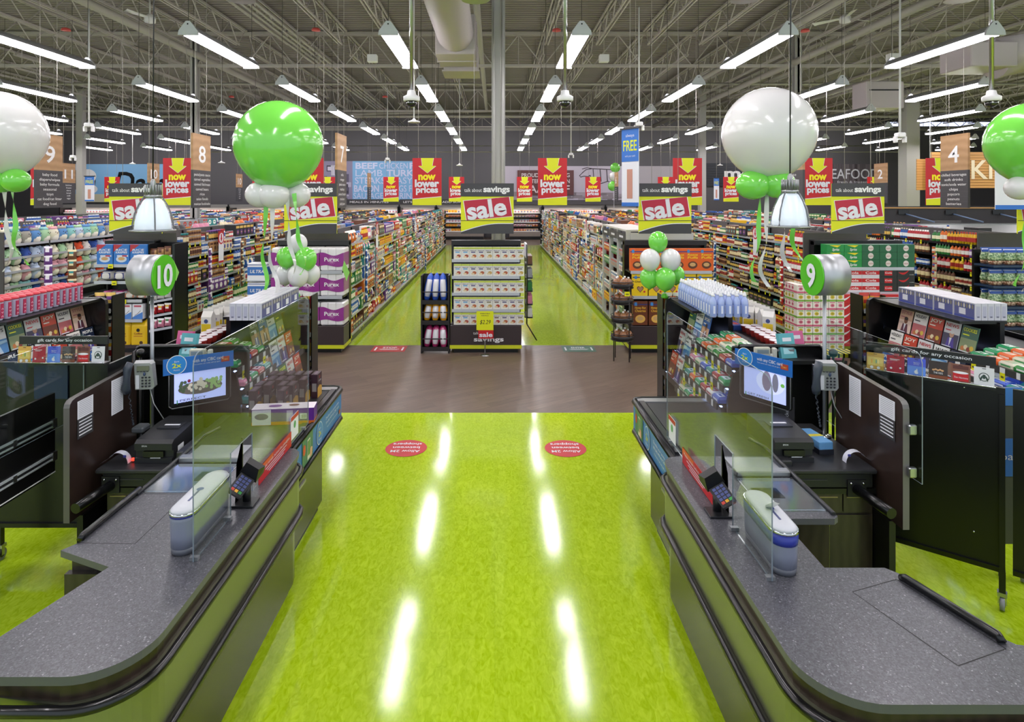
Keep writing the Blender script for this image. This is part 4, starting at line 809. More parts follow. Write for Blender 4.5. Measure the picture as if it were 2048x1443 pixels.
for i in range(4): item('marshmallow_bag', b1, (-6.64+.215*(i+.5), 10.55, 1.2), .06*(i % 2), 'navy and white marshmallow bag, %s on the second shelf, rice cereal endcap' % ['leftmost', 'second', 'third', 'rightmost'][i], 'bag')
for i in range(4): item('sugar_bag', b2 if i < 2 else b3, (-6.64+.2*(i+.5), 10.56, .89), 0, '%s sugar bag lying %s, third shelf, rice cereal endcap' % ('pink and white' if i < 2 else 'brown and white', ['far left', 'left', 'right', 'far right'][i]), 'bag')
m = MB().box(-.085, .085, -.06, .06, 0, .25, mat('#e2e4ea', .4)); m.poly([(-.085, -.061, 0), (.085, -.061, 0), (.085, -.061, .12), (-.085, -.061, .03)], mat('#4a7fc8', .4)); m.rect((0, -.06, .215), .12, .03, mat('#c05a6c', .4)); m.tube([(-.05, -.062, .06), (0, -.062, .09), (.05, -.062, .14)], .003, M_CHAR, 4)
sb = m.mesh('sugar_box')
for i in range(4): item('sugar_box', sb, (-6.66+.19*(i+.5), 10.46, .565), 0, 'white and blue sugar box, %s of four, lower shelf, rice cereal endcap' % ['leftmost', 'second', 'third', 'rightmost'][i], 'box')
def coffee():
    m = MB(); cy = mat('#e0b80c', .3, coat=.3); rings = []
    for z, k, t_ in ((0, .95, 1), (.05, 1, 1), (.34, 1, .95), (.40, .97, .6), (.44, .95, .12)): rings.append([(x*k*.135, y*t_*.09, z) for x, y in ((-1, -.7), (-.8, -1), (.8, -1), (1, -.7), (1, .7), (.8, 1), (-.8, 1), (-1, .7))])
    m.loft(rings, cy, False); m.disc((0, -.09, .27), .03, .03, M_BLACK, n=12); m.text('Coffee', (0, -.091, .20), .03, mat('#8a2a18', .5), bold=.03, width=.14); m.rect((0, -.09, .17), .15, .012, mat('#b5651d', .5)); m.disc((.05, -.09, .06), .03, .03, mat('#4a2c18', .5), n=12)
    return m.mesh('coffee_bag')
cf = coffee()
for i in range(3): item('coffee_bag', cf, (-6.68+.275*(i+.5), 10.5, .105), 0, 'big yellow coffee bag, %s of three at the foot of the rice cereal endcap' % ['left', 'middle', 'right'][i], 'coffee bag', 'yellow coffee bags')
t = thing('side_rack', 'black side rack of small candy bags right of the rice cereal endcap', 'rack', (-5.64, 10.45, 0))
obj('frame', MB().box(-.22, -.19, 0, .45, 0, 1.82, M_BLACK).box(.2, .24, 0, .45, 0, 1.82, M_BLACK).box(-.22, .24, .43, .46, 0, 1.82, M_BLACK), t)
for q in range(6): obj('tray', MB().poly([(-.19, .0, .36+q*.24), (.2, .0, .43+q*.24), (.2, .42, .43+q*.24), (-.19, .42, .38+q*.24)], M_BLK2).poly([(-.19, -.002, .33+q*.24), (.2, -.002, .40+q*.24), (.2, -.002, .44+q*.24), (-.19, -.002, .37+q*.24)], M_SHELF), t)
for q in range(6):
    for i in range(3): item('candy_bag', prod('snack_bag', [11, 0, 5, 8, 11, 12][q], .11, .15, .08), (-5.78+i*.12, 10.5, .39+i*.02+q*.24), .1, '%s candy bag on the %s tray of the black side rack' % ([PAL[k][0] for k in (11, 0, 5, 8, 11, 12)][q], ORD[q]), 'candy bag')
for k, (xx, lab) in enumerate(((-7.0, 'brown pouches left of the rice cereal endcap'), (-7.9, 'mixed pouches hanging before the plush toys'))):
    t = thing('clip_strip', 'clip strip of '+lab, 'clip strip', (xx, 10.3 if k < 1 else 11.0, .75)); obj('strip', MB().box(-.012, .012, -.004, 0, 0, 1.1, M_BLACK), t)
    for q in range(6): obj('pouch', prod('snack_bag', [7, 6][k], .15, .17, .06), t, loc=(0, -.035, .82-q*.16))
# plush toys (plain rounded animals)
PL = [('cream', '#e6e0c8'), ('blue', '#5f8fc6'), ('pale blue', '#b9c9e0'), ('pink', '#d9a0aa'), ('grey', '#a5a196'), ('green', '#a9cfa4'), ('orange', '#d8502a'), ('navy', '#2f4f9c'), ('teal', '#8cc6c4'), ('white', '#dcd9d2')]
def plush(ci, hat):
    m = MB(); c = mat(PL[ci][1], .9); c2 = mat(PL[(ci+3) % 10][1], .9); m.sphere((0, 0, .15), .13, c, 14, 10, (1, .8, 1.15)); m.sphere((0, -.022, .10), .112, mat('#e9e4d6', .9), 12, 8, (.9, .8, .85))
    m.sphere((-.075, 0, .28), .035, c2 if hat else c, 8, 6); m.sphere((.075, 0, .28), .035, c2 if hat else c, 8, 6)
    if hat: m.sphere((0, 0, .27), .09, c2, 10, 6, (1.1, .9, .4))
    for s in (-1, 1): m.sphere((s*.04, -.104, .20), .009, M_BLACK, 6, 4)
    m.sphere((0, -.11, .18), .010, mat('#7a4a40', .8), 6, 4); return m.mesh('plush_toy')
PLM = {(i, h): plush(i, h) for i in range(10) for h in (0, 1)}
rn = random.Random(5)
for li, (z, y1_) in enumerate(((.74, 14.4), (1.05, 14.4), (1.36, 14.4), (1.72, 14.6))):
    y = 10.98; k = 0; bay = 0
    while y < y1_:
        ci = rn.randrange(10); hat = 1 if li == 3 else 0
        item('plush_toy', PLM[(ci, hat)], (-8.80, y+.12, z), math.pi/2+rn.uniform(-.3, .3), '%s plush toy%s, %s from the front on the %s toy shelf' % (PL[ci][0], ' with a cap' if hat else '', BAYW[k % 19], ['lowest', 'second', 'third', 'top'][li]), 'plush toy', 'plush toys on the left gondola')
        y += .245; k += 1
# orange cereal endcap
endcap(2.24, 3.66, 'charcoal endcap display with orange and yellow cereal boxes', [.95, 1.37], .46)
og = cereal(['Reese', 'Puffs'], '#dd5f1c', .235, .37, .09, '#f4d020', '#4a3a80', '#5a3420').mesh('cereal_box')
ye = MB(); w, h, d = .25, .385, .09; ye.box(-w/2, w/2, -d/2, d/2, 0, h, mat('#e8c412', .4)); ye.rect((0, -d/2, h*.80), w, h*.05, mat('#2a4a80', .4)); ye.rect((-w*.3, -d/2, h*.80), w*.16, h*.14, mat('#3f86cc', .4), lift=.002); ye.text('Cheerios', (0, -d/2-.001, h*.58), h*.09, M_BLACK, bold=.02, width=w*.72)
hp = [(16*math.sin(t_)**3/17, (13*math.cos(t_)-5*math.cos(2*t_)-2*math.cos(3*t_)-math.cos(4*t_))/17) for t_ in [2*math.pi*i/20 for i in range(20)]]
ye.poly([(x*.06, -d/2-.002, h*.3+z*.065) for x, z in reversed(hp)], mat('#4a2a22', .5)).poly([(x*.048, -d/2-.003, h*.3+z*.052) for x, z in reversed(hp)], mat('#a87c62', .5)); ye.disc((.07, -d/2, h*.18), .018, .018, mat('#c0302a', .5), n=8); yem = ye.mesh('cereal_box')
br = cereal(['Honey Nut', 'Cheerios'], '#6a3418', .25, .40, .09, '#f0b838', '#35306a', '#e0b050').mesh('cereal_box')
for i in range(6): item('cereal_box', og, (2.27+.232*(i+.5), 10.44, 1.375), 0, 'orange cereal box, %s from the left on the orange cereal endcap' % BAYW[i], 'cereal box', 'orange cereal boxes')
for i in range(5): item('cereal_box', yem, (2.30+.27*(i+.5), 10.44, .955), 0, 'yellow cereal box with a heart, %s from the left on the middle shelf' % BAYW[i], 'cereal box', 'yellow cereal boxes')
for i in range(5): item('cereal_box', br, (2.30+.27*(i+.5), 10.44, .465), 0, 'brown honey cereal box, %s from the left on the bottom shelf' % BAYW[i], 'cereal box', 'brown cereal boxes')
# round bun rack
t = thing('bun_rack', 'tall round black wire rack of onion bags left of the orange cereal endcap', 'rack', (2.04, 9.95, 0))
for k in range(4): a = k*math.pi/2+.5; obj('leg', MB().tube([(.17*math.cos(a), .17*math.sin(a), 0), (.17*math.cos(a), .17*math.sin(a), 1.22)], .009, M_RK), t)
for q, z in enumerate((.33, .62, .91, 1.16)):
    m = MB()
    for zz in (0, .05, .10): m.tube([(.18*math.cos(j*math.pi/10), .18*math.sin(j*math.pi/10), z+zz) for j in range(21)], .006, M_RK, 4)
    m.lathe([(.0, z-.01), (.17, z-.01), (.18, z+.07)], M_RK, 20); obj('basket', m, t)
bun = MB().sphere((0, 0, .065), .065, mat('#8a5a34', .35, coat=.4), 12, 8, (1, 1, 1.15)).lathe([(.012, .13), (.018, .16)], M_WHITE, 6).mesh('produce_bag')
for q, z in enumerate((.34, .63, .92, 1.17)):
    for k in range(5): a = -math.pi/2+k*1.2566; item('produce_bag', bun, (2.04+.10*math.cos(a), 9.95+.10*math.sin(a), z), 0, 'brown bagged round in the %s basket of the round wire rack' % ORD[q], 'produce bag')
# soda endcap
endcap(5.53, 7.04, 'charcoal endcap display of green and red soda packs', [1.02, 1.43], .14)
def soda(t_, c1, tc, style, w=.29, h=.125, d=.2):
    m = MB(); m.box(-w/2, w/2, -d/2, d/2, 0, h, mat(c1, .35)); f = -d/2
    if style == 'sprite': m.poly([(-w*.35, f-.001, h*.9), (w*.1, f-.001, h*.62), (w*.3, f-.001, h*.9)], mat('#e8d418', .4)); m.text(t_, (0, f-.002, h*.18), h*.34, M_WHITE, bold=.04, width=w*.4, slant=.2)
    elif style == 'shield': m.disc((0, f, h*.5), w*.16, h*.4, mat('#d8cfc8', .4), n=14); m.text(t_, (0, f-.002, h*.42), h*.14, mat('#a02030', .4), bold=.04, width=w*.26)
    elif style == 'cola': m.rect((0, f, h*.5), w, h*.52, M_RED); m.text(t_, (0, f-.002, h*.36), h*.3, M_WHITE, bold=.03, width=w*.62)
    elif style == 'zero': m.rect((0, f, h*.45), w*.44, h*.6, M_RED); m.text(t_, (0, f-.002, h*.4), h*.2, M_WHITE, bold=.03, width=w*.4)
    else:
        n = 10; zz = [h*(.55-.2*math.sin(i/n*3.1)+.35*(i/n)**3) for i in range(n+1)]
        for i in range(n): xa, xb = -w*.42+w*.6*i/n, -w*.42+w*.6*(i+1)/n; tk = h*.10*math.sin(math.pi*(i+.5)/n)+.004; m.poly([(xa, f-.001, zz[i]-tk), (xb, f-.001, zz[i+1]-tk), (xb, f-.001, zz[i+1]+tk), (xa, f-.001, zz[i]+tk)], M_WHITE if c1 != '#1c1a1c' else M_RED)
        m.text(t_, (w*.32, f-.002, h*.2), h*.1, M_WHITE, width=w*.24)
    return m.mesh('soda_pack')
SD = {'sprite': soda('Sprite', '#178a3e', '', 'sprite'), 'gin': soda('Canada Dry', '#175c38', '', 'shield'), 'cola': soda('Cola', '#d6d6da', '', 'cola'), 'zero': soda('Cola', '#1c1a1c', '', 'zero'), 'zwave': soda('cola', '#1c1a1c', '', 'wave'), 'red': soda('cola', '#c0121c', '', 'wave', .42, .14, .25)}
for r in range(3):
    for i, k in enumerate(['sprite', 'sprite', 'gin', 'gin', 'gin']): item('soda_pack', SD[k], (5.56+.295*(i+.5), 10.49, 1.435+r*.127), 0, '%s soda pack, %s layer, %s from the left on the soda endcap' % ('bright green' if k == 'sprite' else 'dark green', ['lower', 'middle', 'upper'][r], BAYW[i]), 'soda pack', 'green soda packs')
    for i, k in enumerate(['cola', 'cola', 'cola', 'zero', 'zwave']): item('soda_pack', SD[k], (5.56+.295*(i+.5), 10.49, 1.025+r*.127), 0, '%s cola pack, %s layer, %s from the left on the soda endcap' % ('silver and red' if k == 'cola' else 'black and red', ['lower', 'middle', 'upper'][r], BAYW[i]), 'soda pack', 'cola packs on the middle shelf')
for r in range(6):
    for i in range(3): item('soda_pack', SD['red'], (5.60+.43*(i+.5), 10.40, .14+r*.142), 0, 'red cola pack with a white wave, %s layer from the floor, %s stack' % (BAYW[r], ['left', 'middle', 'right'][i]), 'soda pack', 'red cola packs')
def juice(v):
    m = MB(); w, h, d = .115, .125, .10; c = ('#c9607a', '#7aa83c')[v]; m.box(-w/2, w/2, -d/2, d/2, 0, h, mat('#e2ded2', .4)); m.rect((0, -d/2, h*.12), w, h*.22, mat(c, .4)); m.disc((0, -d/2, h*.55), w*.3, h*.24, mat(('#d88a98', '#d8c23c')[v], .4), n=10); m.disc((0, -d/2, h*.55), w*.2, h*.13, mat(('#b04a60', '#a89a2a')[v], .4), n=8, lift=.003); m.rect((w*0, -d/2, h*.9), w*.7, h*.1, mat(c, .4))
    m.poly([(-w/2-.001, d/2, 0), (-w/2-.001, -d/2, 0), (-w/2-.001, -d/2, h*.25), (-w/2-.001, d/2, h*.25)], mat(c, .4)); return m.mesh('juice_carton')
JU = [juice(0), juice(1)]
t = thing('pallet_stand', 'low black stand under the stacked juice cartons', 'stand', (4.98, 9.75, 0)); obj('deck', MB().box(-.42, .42, -.25, .25, .05, .1, M_BLACK), t)
for sx in (-.38, .38): obj('leg', MB().box(sx-.02, sx+.02, -.2, .2, 0, .05, M_BLACK), t)
for r in range(9):
    for i in range(6): item('juice_carton', JU[r % 2], (4.66+.122*(i+.5), 9.62, .10+r*.128), 0, '%s juice carton, %s layer from the floor in the juice stack' % (['pink', 'green'][r % 2], BAYW[r]), 'carton', 'stacked juice cartons')
for r in range(9):
    for q in range(1, 4): item('juice_carton', JU[r % 2], (4.72, 9.62+q*.105, .10+r*.128), -math.pi/2, '%s juice carton on the left flank of the stack, %s layer' % (['pink', 'green'][r % 2], BAYW[r]), 'carton', 'juice cartons on the left flank')
# stationery section at the near end of the right gondola
M_LG = mat('#c7c5bd', .5); t = thing('stationery_fixture', 'pale grey sectioned shelving at the near end of the right gondola', 'shelving', (2.34, G0+.02, 0), -math.pi/2)
st = MB()
for k in range(4): st.box(-k*.8-.02, -k*.8+.02, -.02, .06, .15, 2.0, M_LG)
obj('dividers', st, t); st = MB()
for k in range(3):
    st.box(-k*.8-.78, -k*.8-.02, -.025, .0, 1.82, 1.96, M_CHAR); st.rect((-k*.8-.4, -.025, 1.89), .35, .04, M_PAPER, lift=.001)
obj('header', st, t); obj('cap_board', MB().box(-2.4, .02, -.02, .6, 2.0, 2.03, M_LG), t)
rn = random.Random(31)
for li, z in enumerate([.46, .72, .98, 1.24, 1.5]):
    for k in range(3):
        for q in range(6):
            ci = [2, 0, 3, 5, 13][(li+k) % 5]; item('card_pack', prod('carton', ci, .11, .16, .03), (2.355, G0+.08+k*.8+q*.12, z), -math.pi/2, '%s card pack on the %s row, %s pale section right of the middle aisle' % (PAL[ci][0], ORD[li], BAYW[k]), 'card pack')
# ---------------------------------------------------------------- back wall coolers
M_LIT = mat('#fff6ee', .5, emit=14.0, name='cooler_tube'); M_INN = mat('#cfcac6', .5)
def cooler(x0, x1, label, hdr=None, y=38.4, warm=0, h=2.05):
    w = x1-x0; t = thing('refrigerated_case', label, 'cooler', ((x0+x1)/2, y, 0)); k = w/2
    obj('cabinet', MB().box(-k, k, 0, 1.2, 0, .48, mat('#8b8178', .5)).box(-k, k, 1.1, 1.2, .48, h, M_INN).box(-k, -k+.05, 0, 1.1, .48, h, M_BLACK).box(k-.05, k, 0, 1.1, .48, h, M_BLACK).box(-k, k, -.02, .0, .0, .2, M_BLACK), t)
    obj('canopy', MB().box(-k, k, .1, 1.2, h, h+.12, M_STEEL).box(-k, k, .08, .1, h-.08, h+.12, mat('#9d9a98', .4)), t)
    obj('lamp_tube', MB().box(-k+.1, k-.1, .2, .3, h-.06, h-.03, M_LIT), t)
    for q in range(5): z = .5+q*.29; obj('shelf', MB().box(-k+.05, k-.05, .35, 1.1, z-.03, z, M_INN).box(-k+.05, k-.05, .33, .35, z-.05, z+.02, M_BLACK if q % 2 else M_WHITE), t)
    if hdr: obj('header_board', MB().box(-k, k, .02, .08, h+.12, h+.45, M_CHAR).text(hdr, (0, .018, h+.22), .13, M_WHITE, bold=.03, width=min(w*.8, .15*len(hdr))), t)
    rn = random.Random(int(x0*10)+400)
    for q in range(5):
        x = x0+.1; z = .5+q*.29
        while x < x1-.25:
            ci = rn.choice([3, 8, 9, 5, 4, 3] if warm == 0 else [11, 8, 5, 11, 0]); n = rn.randint(2, 5)
            for _ in range(n):
                if x > x1-.25: break
                kd = 'chilled_pack'; item(kd, prod('carton', ci, .17, .17, .1), (x+.09, y+.42, z), 0, '%s chilled pack on the %s shelf, %s' % (PAL[ci][0], ORD[q], label.split(',')[0][:60]), 'chilled pack', 'chilled packs in the back wall coolers'); x += .19
cooler(-9.6, -6.0, 'cooler under the meals in minutes header', 'MEALS IN MINUTES')
cooler(-5.9, -3.7, 'cooler behind the gondola end', "LET'S BE FRANK", warm=1)
cooler(-3.6, -.7, 'bright cooler left of the middle column', 'ADD SOME SIZZLE')
cooler(.9, 2.9, 'pink lit cooler right of the middle column', None, warm=1)
cooler(3.0, 6.8, 'cooler right of the western mural plaque', None, warm=1)
cooler(6.9, 10.5, 'cooler under the pale wall panel', None, warm=0)
cooler(-16.5, -9.7, 'long cooler left of the meals header', None, warm=0)
cooler(-27, -16.6, 'long dairy cooler under the dairy mural', None, warm=1)
M_TAUP = mat('#6b6360', .5)
t = thing('bulkhead', 'grey bulkhead over the lit cooler right of the middle column', 'bulkhead', (4.9, 38.3, 2.16)); obj('panel', MB().box(-4.1, 5.7, 0, .3, 0, .25, M_DGREY), t)
# chilled produce case behind the drinks gondola (dark back, steel hood)
t = thing('produce_case', 'long dark display case with a steel hood and gold trim at the right', 'cooler', (14.0, 16.6, 0))
obj('back_panel', MB().box(-4.6, 4, .5, .6, 0, 2.36, mat('#262323', .5)), t); obj('gold_trim', MB().box(-4.6, 4, .47, .5, 2.30, 2.335, mat('#a8804a', .45)), t)
obj('steel_hood', MB().poly([(-4.2, -.5, 1.55), (1.0, -.5, 1.55), (1.0, -.2, 1.88), (-4.2, -.2, 1.88)], M_ALU).box(-4.2, 1.0, -.2, .5, 1.82, 1.90, M_ALU), t)
for k in range(6): obj('arm_bracket', MB().tube([(-4+k*1.3, .45, 2.15), (-3.6+k*1.3, -.1, 1.95)], .02, mat('#5a6f8c', .4)).box(-4.2+k*1.3, -3.9+k*1.3, .46, .47, 2.14, 2.26, M_BLACK), t)
# leafy salad bag display at the far right
t = thing('salad_rack', 'tall dark rack of salad bags at the right frame edge', 'rack', (8.02, 9.9, 0)); obj('frame', MB().box(-.1, .9, .35, .4, 0, 1.75, M_BLACK), t)
for q in range(4): obj('tier', MB().box(-.1, .9, -.05, .35, .50+q*.33, .53+q*.33, mat('#1f3550', .4)), t)
sm = MB(); M_LEAF = noisy('bagged_salad', '#3c6a34', '#b9cba0', 38, .25, coat=.5, lo=.4, hi=.6); M_MIX = noisy('bagged_mix', '#7a4a34', '#c9b090', 38, .25, coat=.5, lo=.4, hi=.6); sm.lathe([(.02, 0), (.10, .01), (.115, .05), (.11, .07)], M_MIX, 12, squash=.55).lathe([(.112, .07), (.118, .12), (.10, .17), (.10, .19)], M_LEAF, 12, squash=.55).lathe([(.10, .19), (.105, .25)], mat('#dfe4ea', .2, coat=.4), 12, squash=.25); sm.poly([(-.1, -.02, .2), (.1, -.02, .2), (.12, 0, .27), (-.12, 0, .27)], mat('#2f55a0', .3)).box(-.10, .10, -.03, -.028, .20, .24, mat('#3458b0', .3)); smm = sm.mesh('salad_bag')
for q in range(4):
    for i in range(4):
        for r in range(2): item('salad_bag', smm, (8.05+i*.22, 9.98+r*.16, .53+q*.33), 0, 'clear bag of green salad with a blue top on the %s tier at the right' % ORD[q], 'salad bag')
# ---------------------------------------------------------------- floor decals
def decal_round(x, y, label):
    p = G(x, y, F*CAMH/(y-CY)); t = thing('floor_decal', label, 'floor sticker', (p.x, p.y, .002))
    obj('red_disc', MB().disc((0, 0, 0), .215, .215, M_RED, up=(0, 1, 0), n=36, lift=.001), t)
    R, U = (-1, 0, 0), (0, -1, 0); m = MB()
    for i, (s_, w_) in enumerate((('Allow 2M', .30), ('between', .28), ('shoppers', .30))): m.text(s_, (0, (-.055, .035, .125)[i], .002), .055, M_PAPER, right=R, up=U, bold=.04, width=w_, lift=.001)
    obj('lettering', m, t)
decal_round(812.5, 896, 'round red allow 2M between shoppers floor sticker nearer lane ten'); decal_round(1131, 896.5, 'round red allow 2M between shoppers floor sticker nearer lane nine')
def decal_rect(x0, x1, y, col, word, label):
    a, b = G(x0, y, F*CAMH/(y-CY)), G(x1, y, F*CAMH/(y-CY)); w = b.x-a.x; t = thing('floor_decal', label, 'floor sticker', ((a.x+b.x)/2, a.y, .002))
    m = MB(); R, U = (1, 0, 0), (0, 1, 0); m.rect((0, .13, 0), w, .42, mat(col, .4), right=R, up=U); obj('panel', m, t)
    m = MB().text(word, (0, .15, .001), .10, M_PAPER, right=R, up=U, bold=.05, width=w*.42).rect((0, .10, .001), w*.6, .018, M_PAPER, right=R, up=U).rect((0, .06, .001), w*.5, .018, M_PAPER, right=R, up=U)
    for s in (-1, 1): m.rect((s*w*.40, .12, .001), w*.05, .22, M_PAPER, right=R, up=U)
    obj('lettering', m, t)
decal_rect(742, 810, 701, '#b8323a', 'STOP', 'red stop floor sticker at the start of the left aisle'); decal_rect(1126, 1192, 701, '#3f6b5c', 'ENTER', 'green enter floor sticker at the start of the right aisle')
# ---------------------------------------------------------------- balloons
M_LATW = mat('#d8d7d5', .18, coat=.35); M_LATG = mat('#74d04c', .18, coat=.35)
def big_balloon(c, r, m, m2, small, label, ribbons=True, seed=1):
    t = thing('large_balloon', label, 'balloon', c); pf = []
    for k in range(19):
        a = -math.pi/2+math.pi*k/18; z = math.sin(a)*r; q = math.cos(a)*r
        if z < -.6*r: z = z-.06*r*((-z/r-.6)/.4)
        pf.append((max(q, .004), z))
    pf = [(.012, -r*1.10), (.018, -r*1.06)]+pf[1:]
    obj('body', MB().lathe(pf, m, 36), t)
    for i, (dx, dz, rr, mm) in enumerate(small):
        s = MB().sphere((0, 0, 0), rr, mm, 18, 12, (1.08, 1, .95)); obj('collar_balloon', s, t, loc=(dx, -.05-.02*(i % 2)+.16*(i == 2), -r*1.10+dz))
    if ribbons:
        rn = random.Random(seed)
        for k, (mm, x0, ln, am) in enumerate(((M_LATG, -.10, .95, .05), (M_LATW, -.04, 1.0, .07), (M_LATW, .10, .85, .05), (M_LATG, .17, .80, .06))):
            b = MB(); n = 44; ph = rn.uniform(0, 6); V = []
            for i in range(n+1):
                v = i/n; curl = max(0, v-.45)*2.0; z = -r*1.15-v*ln; x = x0*(1+.5*v)+am*math.sin(v*9+ph)*curl; y = -.06+am*math.cos(v*9+ph)*curl; tw = v*5+ph; wd = .022
                V.append(((x-wd*math.cos(tw), y-wd*math.sin(tw), z), (x+wd*math.cos(tw), y+wd*math.sin(tw), z+.008)))
            o = len(b.v)
            for p, q in V: b.v += [p, q]
            for i in range(n): b.face((o+2*i, o+2*i+1, o+2*i+3, o+2*i+2), mm, True)
            obj('ribbon', b, t)
def at(x, y, Y): return tuple(G(x, y, Y))
big_balloon(at(558, 288, 6.2), .432, M_LATG, M_LATW, [(-.17, -.03, .135, M_LATW), (-.03, -.03, .145, M_LATW), (.13, -.03, .14, M_LATW), (-.06, -.03, .12, M_LATW)], 'giant green balloon with white collar balloons and curling ribbons', True, 2)
big_balloon(at(1537, 265, 6.0), .432, M_LATW, M_LATG, [(-.17, -.03, .15, M_LATG), (.05, -.02, .145, M_LATG), (.17, -.02, .13, M_LATG)], 'giant white balloon with green collar balloons hanging over lane nine', True, 5)
big_balloon(at(-3, 268, 6.0), .41, M_LATW, M_LATG, [(.06, .0, .125, M_LATG), (.22, .0, .12, M_LATG), (-.12, 0, .12, M_LATG)], 'giant white balloon cut off at the left frame edge', True, 8)
big_balloon(at(2064, 284, 6.0), .385, M_LATG, M_LATW, [(-.16, -.02, .12, M_LATW), (.0, .0, .12, M_LATW), (.15, 0, .12, M_LATW)], 'giant green balloon cut off at the right frame edge', True, 9)
def bunch(list_, Y, label, foot):
    t = thing('balloon_bunch', label, 'balloon bunch', foot)
    for x, y, r, m, dy in list_:
        p = G(x, y, Y+dy); b = MB(); pf = [(.004, -r*1.35), (.012, -r*1.28)]+[(max(math.cos(a)*r, .004), math.sin(a)*r*(1.05 if a > 0 else 1.22)) for a in [-1.35+k*(1.35+math.pi/2)/12 for k in range(13)]]
        b.lathe(pf, m, 20); obj('balloon', b, t, loc=(p.x-foot[0], p.y-foot[1], p.z-foot[2]))
    obj('stem', MB().tube([(0, 0, 0), (0, 0, .35)], .006, M_PAPER), t); obj('weight', MB().lathe([(.035, 0), (.04, .02), (.02, .05)], M_GRN, 10), t)
bunch([(596, 486, .10, M_LATW, 0), (573, 513, .105, M_LATG, -.02), (612, 516, .115, M_LATG, -.05), (570, 548, .10, M_LATW, .05), (622, 546, .10, M_LATW, .05), (596, 550, .11, M_LATW, -.08)], 6.75, 'small balloon bunch of green and white on the lane ten rack', (-2.14, 6.69, 1.53))
bunch([(1316, 482, .105, M_LATG, 0), (1300, 518, .11, M_LATW, -.05), (1341, 518, .11, M_LATW, -.05), (1299, 554, .105, M_LATG, 0), (1352, 548, .095, M_LATG, .1), (1330, 556, .115, M_LATG, -.08)], 6.85, 'small balloon bunch of green and white on the lane nine rack', (1.86, 6.8, 1.50))
t = thing('balloon_bunch', 'far small balloon bunch of green and white before the western mural', 'balloon bunch', tuple(G(1228, 400, 30)))
for k, (y_, m_) in enumerate(((372, M_LATG), (353, M_LATW), (335, M_LATG))): obj('balloon', MB().sphere((0, 0, 0), .24, m_, 14, 10), t, loc=(.06*(k-1), 0, (400-y_)*30/F))
obj('stem', MB().tube([(0, 0, -.6), (0, 0, .5)], .01, M_PAPER), t)
# ---------------------------------------------------------------- checkout lanes
def arc(cx, cy, r, a0, a1, n=8): return [(cx+r*math.cos(a0+(a1-a0)*i/n), cy+r*math.sin(a0+(a1-a0)*i/n)) for i in range(n+1)]
PI = math.pi
def offset_in(pts, d, xi, s):      # pull the aisle-side and front edges in by d
    return [(x+s*d if abs(x-xi) < .3 else x, y+d if y < 2.6 else y) for x, y in pts]
def counter(s, xi, yf, ytip, outline_back, label):
    t = thing('checkout_counter', label, 'checkout counter', (0, 0, 0))
    r = .24; edge = ([(xi+s*(r), yf)]+[] )
    if s > 0: front = arc(xi+r, yf+r, r, -PI/2, -PI, 10)                       # from the front edge round to the aisle edge
    else: front = arc(xi-r, yf+r, r, -PI/2, 0, 10)
    tip = [(xi, ytip-.14), (xi+s*.012, ytip-.07), (xi+s*.05, ytip-.02), (xi+s*.13, ytip)]
    aisle = front+tip; poly = aisle+outline_back
    if s > 0: poly = list(reversed(poly))
    top = MB(); top.prism(poly, .868, .90, mat('#57565c', .35), M_COUNTER); obj('worktop', top, t)
    ins = lambda d: [(x+s*d*(1 if i < len(aisle) else 0), y+(d if y < yf+.3 else 0)) for i, (x, y) in enumerate(aisle)]
    def ring(d, z0, z1, m, nm, back):
        p = ins(d)+back
        if s > 0: p = list(reversed(p))
        return obj(nm, MB().prism(p, z0, z1, m), t)
    bk = [(x, y) for x, y in outline_back]
    ring(.012, .80, .868, M_ESP, 'fascia', [(xi+s*.40, ytip-.1), (xi+s*.40, yf+.3), (bk[-1][0], yf+.06)] if True else bk)
    ring(.0, .525, .80, M_BRUSH, 'side_panel', [(xi+s*.40, ytip-.1), (xi+s*.40, yf+.3), (bk[-1][0], yf+.06)])
    ring(.03, .06, .525, M_ESPG, 'base_cabinet', [(xi+s*.40, ytip-.1), (xi+s*.40, yf+.3), (bk[-1][0], yf+.06)])
    ring(.06, .0, .06, M_BLACK, 'toe_kick', [(xi+s*.38, ytip-.1), (xi+s*.38, yf+.34), (bk[-1][0], yf+.1)])
    fx0 = bk[-1][0]
    for z, rr in ((.785, .02), (.51, .024)):
        pth = [(fx0, yf-.01, z)]+[(x-s*.012, y-(.012 if y < yf+.2 else 0), z) for x, y in aisle]
        obj('bumper_rail', MB().tube(pth, rr, M_RUB, 10), t)
    pth = [(fx0, yf+.02, .46)]+[(x+s*.012, y+(.012 if y < yf+.2 else 0), .46) for x, y in aisle]; obj('trim_strip', MB().tube(pth, .012, M_RUB, 6), t)
    return t
M_ESPG = wave_material('dark_gloss_laminate', '#38302a', '#40382f', 5, .22, 'X', 4)
